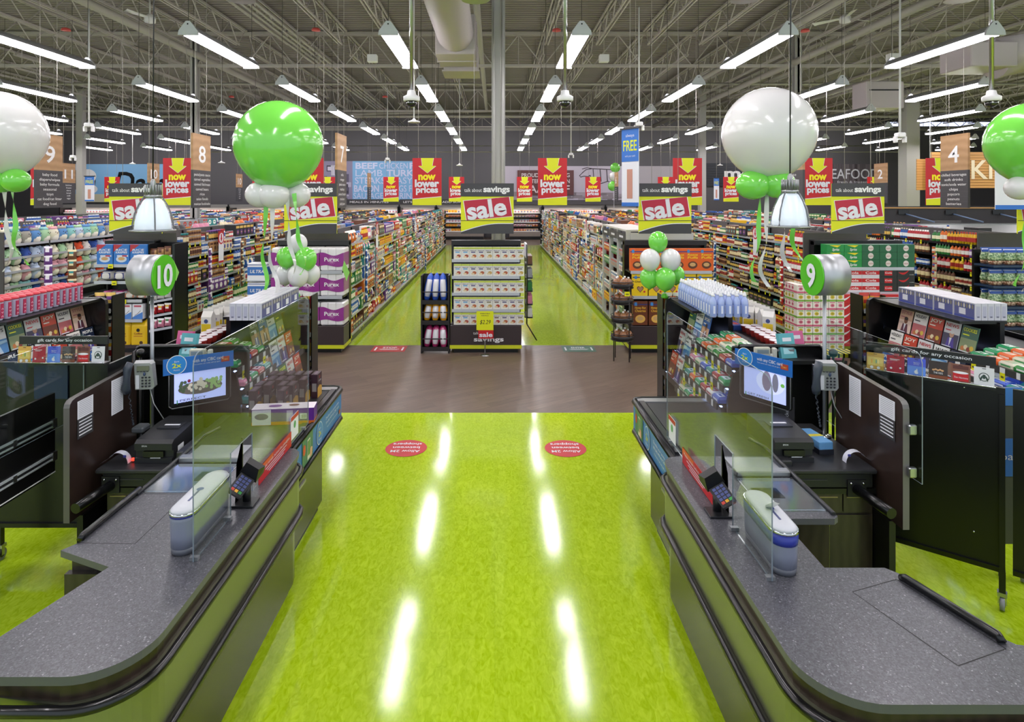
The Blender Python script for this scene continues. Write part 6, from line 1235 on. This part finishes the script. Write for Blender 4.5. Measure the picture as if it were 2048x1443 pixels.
dispenser(1.315, 2.77, 3.17, 'grey and blue wipes dispenser with a raised tissue on the lane nine counter', True); dispenser(-1.50, 2.93, 3.40, 'grey wipes dispenser with a chrome rimmed lid on the lane ten counter', False)
# boxes on the lane ten belt
def cookie():
    m = MB(); w, h, d = .055, .20, .13; br_ = mat('#3a2430', .35); m.box(-w/2, w/2, -d/2, d/2, 0, h, br_)
    m.poly([(w/2+.001, -d/2, 0), (w/2+.001, d/2, 0), (w/2+.001, d/2, h*.38), (w/2+.001, 0, h*.5), (w/2+.001, -d/2, h*.42)], mat('#c79a3c', .5)); m.disc((w/2, 0, h*.84), .014, .014, mat('#a03038', .4), right=(0, 1, 0), lift=.001)
    m.text('Cookies', (w/2+.001, 0, h*.66), .016, M_PAPER, right=(0, 1, 0), width=.07, lift=.001); m.rect((0, -d/2, h*.45), w*.7, h*.35, mat('#8c8686', .5)); m.rect((0, 0, h), w*.4, d*.7, mat('#6a5668', .4), right=(1, 0, 0), up=(0, 1, 0), lift=.001); return m.mesh('cookie_box')
ck = cookie(); spots = [(0, 0), (1, 0), (2, 0), (3, 0), (4, 0), (5, 0), (0.6, 1), (1.6, 1), (2.6, 1), (4.2, 1), (0, 2), (1, 2), (2.5, 2), (3.5, 2), (.2, 3), (3.2, 3)]
for k, (i, j) in enumerate(spots): item('cookie_box', ck, (-1.93+i*.075, 5.40-j*.15, .876), 0, 'tall dark brown cookie box, %s row from the belt end, %s from the left' % (ORD[j] if j else 'first', BAYW[int(round(i))]), 'cookie box', 'dark cookie boxes on the lane ten belt')
t = thing('snack_box', 'large purple and orange snack box lying across the lane ten belt', 'box', (-1.62, 4.78, .876), .12); w, d, h = .23, .07, .12
m = MB(); m.box(-w, w, -d, d, 0, h, mat('#5a1f86', .35)); m.box(-w*1.001, w*1.001, -d*1.005, d*1.005, 0, .025, mat('#c8621c', .4)); m.poly([(-w, -d, h+.001), (w, -d, h+.001), (w, d, h+.001), (-w, d, h+.001)], mat('#ded4dc', .4)); m.rect((-w*.68, -d, h*.5), w*.6, h*.95, mat('#d8d2de', .4), lift=.002); m.rect((w*.22, -d, h*.55), w*.2, h*.7, mat('#b9a9c8', .4), lift=.002); m.rect((w*.66, -d, h*.5), w*.22, h*.34, M_PAPER, lift=.002)
m.disc((-w*.68, -d, h*.55), w*.22, h*.2, mat('#5a2a80', .4), lift=.003).disc((-w*.3, 0, h+.002), .05, .03, mat('#7a4a90', .4), right=(1, 0, 0), up=(0, 1, 0)).disc((w*.3, .01, h+.002), .04, .025, mat('#6a3a2a', .4), right=(1, 0, 0), up=(0, 1, 0)); obj('carton', m, t); bc = MB()
for k in range(8): bc.rect((w*.60+k*.005, -d, h*.5), .002, h*.22, M_BLACK, lift=.004)
obj('barcode', bc, t)
# ---------------------------------------------------------------- impulse racks between the lanes
COV = [('JAWS', '#e6e8ea', '#4a86c0', '#1c1c22'), ('COOKIES', '#3f6a58', '#8a9a70', '#e0ec20'), ('NEWS', '#dcdce0', '#43405c', '#c02030'), ('JOY', '#c8402c', '#7a3a28', '#f0e8d8'), ('HOLIDAY', '#e8e4e2', '#c86a70', '#20202a'), ('STYLE', '#cfa890', '#e4c8b8', '#a05a60'), ('PEOPLE', '#26304a', '#8a6a5c', '#f4f4f4'), ('SPORT', '#3a6ab8', '#c8a080', '#f0f0f0')]
def magazine(i):
    ti, c1, c2, c3 = COV[i]; m = MB(); w, h = .195, .262; m.box(-w/2, w/2, 0, .005, 0, h, mat(c1, .25)); m.rect((0, 0, h*.30), w*.98, h*.52, mat(c2, .3), lift=.0008)
    m.text(ti, (0, -.001, h*.80), h*.12, mat(c3, .3), bold=.05, width=w*.8, lift=.001); sk = mat(('#c99b80', '#8a5a42')[i % 2], .4)
    if i in (2, 5, 6, 7):
        m.disc((.01, 0, h*.56), w*.15, h*.13, sk, n=14, lift=.002); m.disc((.01, 0, h*.63), w*.15, h*.07, mat(('#d8d8d8', '#2a1c18')[i % 2], .5), n=12, lift=.0025); m.poly([(-w*.25, -.0018, h*.05), (w*.32, -.0018, h*.05), (w*.22, -.0018, h*.42), (-w*.15, -.0018, h*.42)], mat(('#4a3a9a', '#5c2c3c')[i % 2], .4)); m.poly([(0, -.0022, h*.1), (.02, -.0022, h*.42), (-.01, -.0022, h*.42)], M_PAPER)
    elif i == 0: m.poly([(-w*.49, -.002, h*.36), (w*.49, -.002, h*.42), (w*.49, -.002, h*.5), (-w*.49, -.002, h*.5)], mat('#9cc4e0', .3)); m.poly([(-.02, -.0025, h*.1), (.03, -.0025, h*.1), (.005, -.0025, h*.33)], mat('#b8cfe4', .3))
    else:
        for k in range(4): m.disc((-.05+.035*k, 0, h*(.2+.06*(k % 2))), .024, .022, mat(['#c87a3c', '#e0d0a8', '#8a3a2a', '#d8b83c'][k], .4), n=10, lift=.002+.0005*k)
    m.rect((-w*.2, 0, h*.68), w*.4, h*.04, mat(c3, .4), lift=.002); m.rect((-w*.15, 0, h*.1), w*.6, h*.035, M_PAPER, lift=.003); return m.mesh('magazine')
MAG = [magazine(i) for i in range(8)]
MN = ['white and blue Jaws', 'green Cookies', 'grey suited man', 'orange Joy', 'white Holiday cooking', 'peach style', 'navy people', 'blue portrait']
def lie_pack(c1, c2):
    m = MB(); a, b = mat(c1, .25, coat=.4), mat(c2, .3, coat=.3); m.loft([[(-.066, -.055, .012), (.066, -.055, .012), (.066, .055, .012), (-.066, .055, .012)], [(-.07, -.05, .0), (.07, -.05, .0), (.07, .05, 0), (-.07, .05, 0)], [(-.072, -.05, .03), (.072, -.05, .03), (.072, .05, .03), (-.072, .05, .03)], [(-.055, -.04, .048), (.055, -.04, .048), (.055, .04, .048), (-.055, .04, .048)]], a, False); m.poly([(-.05, -.03, .0485), (.05, -.03, .0485), (.045, .02, .0485), (-.04, .02, .0485)], b); m.poly([(-.045, -.0508, .006), (.05, -.0508, .006), (.045, -.0508, .026), (-.05, -.0508, .026)], b); m.poly([(-.02, -.02, .049), (.03, -.02, .049), (.03, .0, .049), (-.02, .0, .049)], a); return m.mesh('candy_pack')
CN = [('green', '#2f9a64', '#e6ece6'), ('blue', '#3a5cc0', '#d8e0f4'), ('red', '#a82c34', '#f0d8d0'), ('bright green', '#2c8a3c', '#f4f4f0'), ('cream', '#d8d6c0', '#4f9a60'), ('orange', '#e0662a', '#f4e8d8'), ('white', '#dcdce0', '#b03a48'), ('pink', '#d888a8', '#ffffff'), ('teal', '#2c8c8a', '#e0f0f0'), ('purple', '#6a48a0', '#e8e0f0')]
CP = [lie_pack(a, b) for _, a, b in CN]
TG = MB().box(-.025, .025, -.006, -.003, -.085, -.02, M_TAG).box(-.025, .025, -.006, -.003, -.02, .02, M_PAPER).box(-.022, .022, -.006, -.003, -.115, -.085, mat('#9fc68c', .5)).box(-.014, .014, -.0065, -.006, -.062, -.045, mat('#5a5a10', .5)).mesh('price_tag')
TW = MB().box(-.017, .017, -.004, -.001, -.03, .02, M_PAPER).mesh('shelf_label')
M_LED = mat('#b8c8ff', .4, emit=3.5, name='led_strip')
def impulse_rack(f, xf, y0, y1, lab, seed, mag=1.05, near_open=False):
    t = thing('impulse_rack', 'black magazine and candy rack '+lab, 'rack', (xf, y0, 0)); L = y1-y0; X = lambda d: -f*d; rn = random.Random(seed)
    def bx(nm, a, b, c, d, e, g, m, par=t, ch=0.): p, q = sorted((X(a), X(b))); return obj(nm, MB().box(p, q, c, d, e, g, m, ch), par)
    ym = L-mag        # candy part 0..ym, magazines ym..L
    bx('base_cabinet', .08, .62, 0, L, 0, .72, M_BLK2); bx('back_panel', .36, .40, ym-.02, L, .7, 1.5, M_BLACK); bx('back_panel', .40, .44, 0, ym, .7, 1.27, M_BLACK); bx('top_board', .02, .44, ym, L, 1.485, 1.51, M_BLACK)
    bx('rear_ledge', .44, .80, 0, L, 1.26, 1.29, M_BLK2); bx('rear_skirt', .77, .80, 0, L, .0, 1.29, M_BLACK); bx('rear_lip', .80, .815, 0, L, 1.24, 1.33, M_BLACK)
    e = MB(); P_ = [(-.03, 0), (-.03, 1.44), (-.02, 1.49), (.02, 1.515), (.45, 1.515), (.50, 1.50), (.78, 1.30), (.78, 0)]; pts = [(X(a), 0, z) for a, z in P_]; e.slab(pts if f < 0 else pts[::-1], .05, M_RUB); e2 = obj('end_frame', e, t, loc=(0, L+.05, 0))
    e = MB(); P_ = [(-.02, .0), (-.02, .98), (.02, 1.18), (.1, 1.24), (.42, 1.26), (.44, 1.24), (.44, 0)]; pts = [(X(a), 0, z) for a, z in P_]; e.slab(pts if f < 0 else pts[::-1], .03, M_RUB); obj('end_frame', e, t, loc=(0, .0, 0))
    tiers = [(-.14, .78), (-.09, .93), (-.04, 1.07), (.02, 1.21)]
    for k, (fr, z) in enumerate(tiers):
        bk = .38; rise = .05 if k < 3 else .10; a = MB(); sgn = f
        q = [(X(fr), 0, z), (X(fr), ym, z), (X(bk), ym, z+rise), (X(bk), 0, z+rise)]; q = q if f < 0 else q
        a.poly(q, M_BLK2); a.poly(q[::-1], M_BLK2); sh = obj('candy_shelf', a, t); p, r_ = sorted((X(fr), X(fr-.012))); obj('label_rail', MB().box(p, r_, 0, ym, z-.035, z+.02, mat('#3c3c3e', .4)), sh)
        obj('led_strip', MB().box(*sorted((X(fr+.03), X(fr+.045))), .02, ym-.02, z-.02, z-.012, M_LED), sh)
        rows = 3 if k == 3 else 2; y = .09; n = 0; bank = 0
        while y < ym-.07:
            ci = [(0, 1, 2, 3, 4, 5, 9, 1), (7, 0, 2, 8, 1, 4, 6), (8, 1, 6, 2, 0, 5), (4, 1, 8, 7, 2, 0)][3-k][(n+seed) % 6]
            for r in range(rows):
                d = fr+.06+r*.112; zz = z+rise*(d-fr)/(bk-fr)+.003
                item('candy_pack', CP[ci], (xf+X(d), y0+y, zz), f*PI/2, '%s candy pack, %s tier, rack %s' % (CN[ci][0], ORD[k] if k < 3 else 'top', lab), 'candy pack', 'candy packs '+lab, tilt=None)
            if k < 3 or True:
                mm = TG if rn.random() < .6 else TW
                item('price_tag' if mm is TG else 'shelf_label', mm, (xf+X(fr-.012), y0+y, z), f*PI/2, ('yellow price tag' if mm is TG else 'white shelf label')+', %s tier, rack %s' % (ORD[k] if k < 3 else 'top', lab), 'price tag' if mm is TG else 'shelf label', 'tags '+lab)
            y += .15; n += 1
    for k, (z, fr) in enumerate(((.72, -.06), (.95, .03), (1.18, .14))):
        bx('magazine_shelf', fr, .36, ym, L-.01, z-.02, z, M_BLK2); sh = bx('shelf_lip', fr-.01, fr, ym, L-.01, z-.03, z+.03, M_BLACK)
        obj('led_strip', MB().box(*sorted((X(fr+.02), X(fr+.03))), ym+.02, L-.03, z+.002, z+.008, M_LED), sh)
        y = ym+.12; n = 0
        while y < L-.08:
            i = (n+k*3+seed) % 8 if k != 1 else [6, 0, 2, 3, 4][n % 5]
            item('magazine', MAG[i], (xf+X(fr+.02), y0+y, z+.003), f*PI/2, '%s magazine, %s tier, rack %s' % (MN[i], ['bottom', 'middle', 'top'][k], lab), 'magazine', None, tilt=-.22); y += .215; n += 1
    # end strip of snack bags beyond the far frame
    g = thing('end_rack', 'narrow black end rack of chip bags '+lab, 'rack', (xf+X(.10), y1+.12, 0)); obj('back_panel', MB().box(-.12, .12, .2, .23, 0, 1.5, M_BLACK), g); obj('side', MB().box(-.13, -.12, 0, .23, 0, 1.52, M_BLACK), g); obj('side', MB().box(.12, .13, 0, .23, 0, 1.52, M_BLACK), g)
    for k in range(5): sh = obj('tray', MB().box(-.12, .12, -.02, .2, .3+k*.26, .31+k*.26, M_BLK2), g); obj('label_rail', MB().box(-.12, .12, -.03, -.02, .29+k*.26, .34+k*.26, M_SHELF), sh)
    for k in range(5):
        for i in range(2): ci = [4, 9, 3, 4, 0][(k+seed) % 5]; item('chip_bag', prod('snack_bag', ci, .115, .19, .08), (xf+X(.10)-.06+i*.12, y1+.2, .313+k*.26), 0, '%s chip bag on the %s tray of the end rack %s' % (PAL[ci][0], ORD[k], lab), 'chip bag')
    return t
impulse_rack(1, -2.05, 4.98, 6.72, 'beside the lane ten belt', 0); impulse_rack(-1, 1.88, 4.98, 6.72, 'beside the lane nine belt', 1, mag=.75)
impulse_rack(1, -4.25, 4.75, 6.72, 'at the far left', 2, mag=1.3); impulse_rack(-1, 4.08, 4.75, 6.72, 'at the far right', 3, mag=1.25)
# goods on top of the racks
bb = MB(); bb.box(-.027, .027, -.128, .128, 0, .15, mat('#c9c9d0', .35)); bb.rect((0, -.128, .075), .035, .10, mat('#b3b3c4', .4)).rect((0, -.128, .03), .02, .012, mat('#6a6a80', .4), lift=.002)
for sx in (-1, 1):
    R = (0, sx, 0); bb.rect((sx*.027, 0, .075), .24, .13, mat('#5a5f92', .4), right=R); 
    for k in range(7): bb.disc((sx*.027, -.10+.033*k, .115), .011, .022, mat('#d8d4c0' if k % 2 else '#8a8670', .3), right=R, lift=.002, n=8)
    bb.rect((sx*.027, .02, .06), .08, .055, M_PAPER, right=R, lift=.003); bb.rect((sx*.027, 0, .012), .24, .018, mat('#3c4a9a', .4), right=R, lift=.002)
bbm = bb.mesh('bulb_box')
for i in range(5):
    for j in range(4): item('bulb_box', bbm, (-2.325+.0575*i, 5.62+.262*j, 1.512), 0, 'white light bulb box, %s lengthwise and %s across in the lane ten stack' % (BAYW[j], BAYW[i]), 'box', 'bulb boxes on the lane ten rack')
for i in range(5):
    for j in range(4): item('bulb_box', bbm, (4.28+.0575*i, 5.62+.262*j, 1.512), 0, 'white light bulb box, %s lengthwise and %s across in the far right stack' % (BAYW[j], BAYW[i]), 'box', 'bulb boxes on the far right rack')
M_WAT = mat('#a4b4e0', .08, coat=.6); wb = MB(); wb.lathe([(.030, 0), (.034, .01), (.034, .12), (.031, .15), (.014, .185), (.013, .19)], M_WAT, 14, mats=[M_WAT, mat('#93a6dc', .1, coat=.5), M_WAT, M_WAT, M_WAT]); wb.lathe([(.017, .188), (.018, .20), (.012, .208), (.011, .222), (.006, .226)], M_WHITE, 12)
wb.box(-.0345, -.033, -.012, .012, .03, .11, mat('#dfe4f4', .3)); wb.rect((0, -.034, .07), .018, .07, mat('#dfe4f4', .3)); wbm = wb.mesh('water_bottle')
for i in range(5):
    for j in range(14): item('water_bottle', wbm, (1.99+.072*i, 5.66+.074*j, 1.512), 0, 'blue water bottle, white cap, %s column from the belt, %s row from the front' % (BAYW[i], BAYW[j]), 'bottle', 'water bottles on the lane nine rack')
mg = MB(); mg.lathe([(.030, 0), (.034, .005), (.038, .16), (.040, .165)], mat('#cdc6dc', .35), 14); mg.lathe([(.041, .163), (.043, .175), (.036, .185), (.02, .19)], mat('#d8404e', .3), 14); mg.box(-.016, .016, -.0385, -.03, .02, .15, mat('#c02a56', .4))
for k in range(9): mg.disc((-.008+.008*(k % 3), -.0388, .035+.033*(k//3)+.006*(k % 2)), .004, .006, mat('#f0c8d4', .4), n=6)
mgm = mg.mesh('travel_mug')
for i in range(3):
    for j in range(18): item('travel_mug', mgm, (-4.40-.088*i, 5.05+.088*j, 1.512), PI/2, 'pink travel mug with red lid, %s row back, %s along the far left rack' % (BAYW[i], BAYW[j]), 'mug', 'travel mugs on the far left rack')
nc = MB(); nc.lathe([(.034, 0), (.048, .06), (.05, .063), (.044, .066)], mat('#c8405a', .35), 14, mats=[mat('#c03a34', .35), mat('#e0c8d0', .3), mat('#e6dade', .3)]); ncm = nc.mesh('noodle_cup')
mlk = MB(); rings = [[(x*k*.05, y*k2*.045, z) for x, y in ((-1, -1), (1, -1), (1, 1), (-1, 1))] for z, k, k2 in ((0, 1, 1), (.17, 1, 1), (.22, 1, .1), (.245, 1, .1))]; mlk.loft(rings, mat('#dcd8d0', .35), False); mlk.rect((0, -.045, .06), .09, .09, mat('#e0c020', .4), lift=.0015); mlk.disc((0, -.045, .13), .02, .02, mat('#3a4a80', .4), lift=.0015); mlkm = mlk.mesh('snack_pouch')
for s, xx, lab in ((-1, -2.62, 'ten'), (1, 2.50, 'nine')):
    for j in range(8):
        for i in range(2): item('noodle_cup', ncm, (xx+i*s*.10-s*.05, 5.32+j*.105, 1.292), 0, 'pink and red noodle cup, %s along the rear ledge of the lane %s rack' % (BAYW[j], lab), 'cup', 'noodle cups behind the lane %s rack' % lab)
    for k, (cc, nm) in enumerate((('#58a8b0', 'teal'), ('#d05a8c', 'pink'))):
        m = MB().box(-.07, .07, 0, .035, 0, .20, mat(cc, .35)).rect((0, 0, .15), .08, .03, M_PAPER).rect((0, 0, .06), .09, .05, mat('#a8dce4' if k == 0 else '#e890b4', .4)); o = obj('tissue_carton', m, None, '%s carton leaning at the near end of the rear ledge, lane %s rack' % (nm, lab), 'carton', None, None, (xx+(.02 if k else -.10*s)*1, 5.05+.09*k, 1.292), rz=.1); o.rotation_euler = (-.25, 0, .2*s)
    for j in range(16): item('snack_pouch', mlkm, (xx+s*(.13-.10*(j % 2)), 6.20+(j//2)*.065 if j % 2 else 5.95+(j//2)*.10, 1.292), .35*((j % 3)-1)-s*.3, 'white and yellow snack pouch, %s in the row behind the lane %s rack' % (BAYW[j], lab), 'pouch', 'yellow and white pouches behind the lane %s rack' % lab)
    for j in range(3): m = MB().box(-.05, .05, -.09, .09, 0, .05, mat('#3a5aa8', .35)).rect((0, 0, .051), .05, .09, mat('#c83a34', .4), right=(1, 0, 0), up=(0, 1, 0)); obj('candy_carton', m, None, 'blue and red candy carton, %s behind the noodle cups of lane %s' % (BAYW[j], lab), 'carton', 'blue cartons behind the lane %s rack' % lab, None, (xx-s*.10, 6.20+.19*j, 1.292))
# ---------------------------------------------------------------- wheeled black merchandisers with gift cards
def caster(t, x, y, zt):
    obj('leg', MB().box(x-.017, x+.017, y-.017, y+.017, .10, zt, M_BLACK), t); c = obj('caster', MB().tube([(x-.013, y, .045), (x+.013, y, .045)], .043, mat('#8a8c8e', .5), 18).tube([(x-.015, y, .045), (x+.015, y, .045)], .022, M_BLACK, 12), t)
    obj('fork', MB().box(x-.022, x-.017, y-.012, y+.012, .04, .10, M_STEEL).box(x+.017, x+.022, y-.012, y+.012, .04, .10, M_STEEL).box(x-.025, x+.025, y-.02, y+.026, .092, .115, M_STEEL), c)
GC = [('gold', '#c89a3c', None), ('red', '#a8182c', None), ('indigo', '#4a5ad0', None), ('brown', '#33241f', 'THE KEG'), ('tan and red', '#7a4a38', 'Tim Hortons'), ('white with a green seal', '#d3d3d6', None)]
def gift_cards(t, w, z0, lab):
    hb = obj('header_board', MB().box(0, w, -.02, .0, z0+.128, z0+.185, M_BLK2), t); obj('header_lettering', MB().text('gift cards for any occasion', (w*.52, -.021, z0+.148), .022, M_PAPER, bold=.02, width=w*.62), hb)
    obj('card_shelf', MB().box(0, w, -.06, .02, z0-.012, z0, M_BLK2).tube([(0, -.06, z0+.005), (w, -.06, z0+.005)], .004, M_CHROME, 6), t); loc, rot = t.location.copy(), t.rotation_euler.z
    for i, (nm, c, tx) in enumerate(GC):
        m = MB(); cw = w/6*.86; h = .115; m.box(-cw/2, cw/2, 0, .003, 0, h, mat(c, .3)); m.rect((0, 0, h*.93), .02, .004, M_BLACK, lift=.001)
        if i == 0:
            m.rect((0, 0, h*.5), cw*.9, h*.5, mat('#e0c060', .4), lift=.001); [m.disc((-.02+.013*k, 0, h*.5), .005, .016, mat(['#e0a020', '#c8c040', '#70a060', '#e8d890'][k], .4), n=8, lift=.002) for k in range(4)]; m.disc((-.02, 0, h*.14), .010, .010, M_PAPER, lift=.002).disc((.02, 0, h*.14), .010, .010, M_PAPER, lift=.002)
        elif i == 1: m.rect((-.005, 0, h*.78), cw*.55, h*.03, M_PAPER).rect((-.01, 0, h*.72), cw*.4, h*.02, M_PAPER).disc((-.025, 0, h*.25), .007, .007, M_PAPER).disc((.028, 0, h*.3), .006, .006, M_PAPER)
        elif i == 2: m.rect((0, 0, h*.3), cw, h*.5, mat('#5f8ae0', .3)).text('App Store', (0, -.001, h*.72), .008, M_PAPER, width=.035).text('& iTunes', (0, -.001, h*.63), .008, M_PAPER, width=.03).disc((0, 0, h*.22), .012, .013, M_PAPER, lift=.002).disc((.011, 0, h*.25), .005, .006, mat('#5f8ae0', .3), lift=.003, n=8).disc((.003, 0, h*.37), .003, .005, M_PAPER, lift=.002, n=8)
        elif i == 3: m.rect((0, 0, h*.12), cw, h*.18, mat('#7a3f20', .4)).text(tx, (0, -.001, h*.3), .012, M_PAPER, bold=.02, width=.05); [m.disc((-.025+.012*k, 0, h*.5+.004*(k % 2)), .008, .006, mat('#d0a070', .4), n=8, lift=.002) for k in range(5)]
        elif i == 4: m.rect((0, 0, h*.3), cw*.8, h*.44, M_RED).disc((0, 0, h*.54), cw*.4, .008, M_PAPER, lift=.002).text(tx, (0, -.002, h*.22), .012, M_PAPER, width=cw*.72, slant=.2).rect((0, 0, h*.82), cw*.8, h*.2, mat('#5a2a24', .4))
        else:
            m.disc((0, 0, h*.48), .027, .027, mat('#2c4038', .4), n=28).disc((0, 0, h*.48), .0225, .0225, mat('#d3d3d6', .4), n=28, lift=.002).disc((0, 0, h*.50), .010, .014, mat('#2c4038', .4), n=12, lift=.003)
            for k in (-1, 1): [m.disc((k*(.012+.003*q), 0, h*(.44-.05*q)), .003, .011, mat('#2c4038', .4), n=8, lift=.003) for q in range(3)]
        ll = Vector(((i+.5)*w/6, -.045, z0+.002)); ll.rotate(Matrix.Rotation(rot, 3, 'Z')); o = obj('gift_card', m, None, '%s gift card, %s from the left, %s gift card rack' % (nm, BAYW[i], lab), 'gift card', None, None, loc+ll); o.rotation_euler = (-.08, 0, rot)
dx, dy = 3.21-2.62, 3.90-4.375; w_ = math.hypot(dx, dy)
t = thing('wheeled_merchandiser', 'black wheeled merchandiser back with a gift card row at the right', 'merchandiser', (2.62, 4.375, 0), math.atan2(dy, dx))
obj('back_panel', MB().box(0, w_, 0, .02, .26, 1.40, M_BLACK), t); obj('bottom_tube', MB().box(0, w_, -.015, .03, .24, .27, M_RUB), t); obj('post', MB().box(w_-.03, w_, -.02, .015, .2, 1.36, M_BLACK), t); obj('side_panel', MB().box(0, .02, .02, .5, .26, 1.38, M_BLACK), t); caster(t, w_-.015, .0, .25); caster(t, .02, .0, .25); caster(t, .02, .45, .25); caster(t, w_-.02, .45, .25)
for q in ((.55, 1.37), (.60, .45)): obj('screw', MB().sphere((q[0], -.004, q[1]), .007, M_CHROME, 8, 5), t)
gift_cards(t, w_*.94, 1.405, 'right')
t = thing('wheeled_merchandiser', 'second black wheeled merchandiser cut off at the right frame edge', 'merchandiser', (3.245, 3.885, 0), math.atan2(dy, dx)); obj('back_panel', MB().box(0, .75, 0, .02, .26, 1.40, M_BLACK), t); obj('bottom_tube', MB().box(0, .75, -.015, .03, .24, .27, M_RUB), t); obj('label', MB().box(.08, .14, -.003, 0, .34, .38, M_PAPER), t); caster(t, .75, 0, .25); caster(t, .06, .45, .25)
t = thing('banner_strip', 'blue and grey poster strip seen between the two black merchandisers', 'poster', (3.42, 4.12, 0)); obj('panel', MB().box(-.08, .08, 0, .01, .3, 1.34, mat('#4a4a48', .5)), t); obj('blue_print', MB().box(-.08, .08, -.004, 0, .75, 1.0, M_BAN).text('pay', (0, -.005, .86), .05, M_PAPER, width=.12), t); obj('top_print', MB().box(-.08, .08, -.004, 0, 1.22, 1.34, mat('#3f7fd0', .4)), t)
t = thing('wheeled_merchandiser', 'black wheeled merchandiser with a gift card row at the left', 'merchandiser', (-3.40, 4.45, 0))
obj('back_panel', MB().box(-.3, .62, 0, .02, .25, 1.42, M_BLACK), t); obj('bottom_tube', MB().box(-.3, .62, -.015, .03, .24, .27, M_RUB), t); caster(t, -.15, .0, .25); caster(t, .6, .3, .25); obj('side_panel', MB().box(.60, .62, .02, .3, .25, 1.40, M_BLACK), t); obj('screen_mirror', MB().box(.10, .34, -.012, -.004, 1.16, 1.40, mat('#1c2c50', .25)), t)
gift_cards(t, .63, 1.425, 'left')
t = thing('drawer_cabinet', 'black cabinet side with chrome drawer rails at the left frame edge', 'cabinet', (-2.98, 2.9, 0)); obj('side_panel', MB().box(-.02, .0, 0, 1.30, .74, 1.28, M_BLACK), t); obj('edge_trim', MB().box(-.0, .004, 0, 1.30, .745, .75, M_WHITE), t)
M_RAIL = mat('#b4b9be', .4, .2)
for z in (1.09, .87):
    r_ = obj('drawer_rail', MB().box(0, .012, 0, 1.29, z, z+.012, M_RAIL).box(0, .012, 0, 1.29, z-.032, z-.022, M_RAIL).box(0, .005, 0, 1.29, z-.022, z, M_BLK2), t); obj('rail_end', MB().box(-.001, .016, 1.26, 1.30, z-.04, z+.02, M_STEEL), r_); obj('stop', MB().box(.002, .014, .92, .95, z-.03, z+.01, M_STEEL), r_)
obj('leg', MB().box(-.5, -.02, .0, 1.28, .72, .74, M_BLACK), t); obj('leg', MB().box(-.5, -.45, .02, .07, 0, .74, M_BLACK), t); obj('leg', MB().box(-.5, -.45, 1.2, 1.25, 0, .74, M_BLACK), t)
# open folded green stand seen through the right shield
t = thing('folding_stand', 'small green folding stand with yellow strips behind the lane nine partition', 'stand', (4.05, 7.3, 0)); mg_ = mat('#1f4a30', .4)
for a in (-.12, .12): obj('leg', MB().tube([(a, -.1, 0), (-a, .1, .75)], .012, mg_), t); obj('leg', MB().tube([(a, .1, 0), (-a, -.1, .75)], .012, mg_), t)
obj('yellow_tray', MB().box(-.16, .16, -.12, .12, .75, .79, mat('#d8c81c', .4)), t)
for k in range(5): obj('strap', MB().box(-.14+k*.06, -.12+k*.06, -.125, .125, .745, .795, M_BLACK), t)

for x_, y_, lab in ((352, 541, 'beside the lane ten sign'), (693, 541, 'at the right edge of the purple tissue endcap')):
    p = G(x_, y_, 10.2); t = thing('paper_tag', 'light green diamond paper tag '+lab, 'tag', p); obj('card', MB().slab([(-.07, 0, .03), (.0, 0, -.17), (.05, 0, -.03), (-.04, 0, .17)], .004, mat('#8fd060', .5)), t)
flush_items()
if False: pass
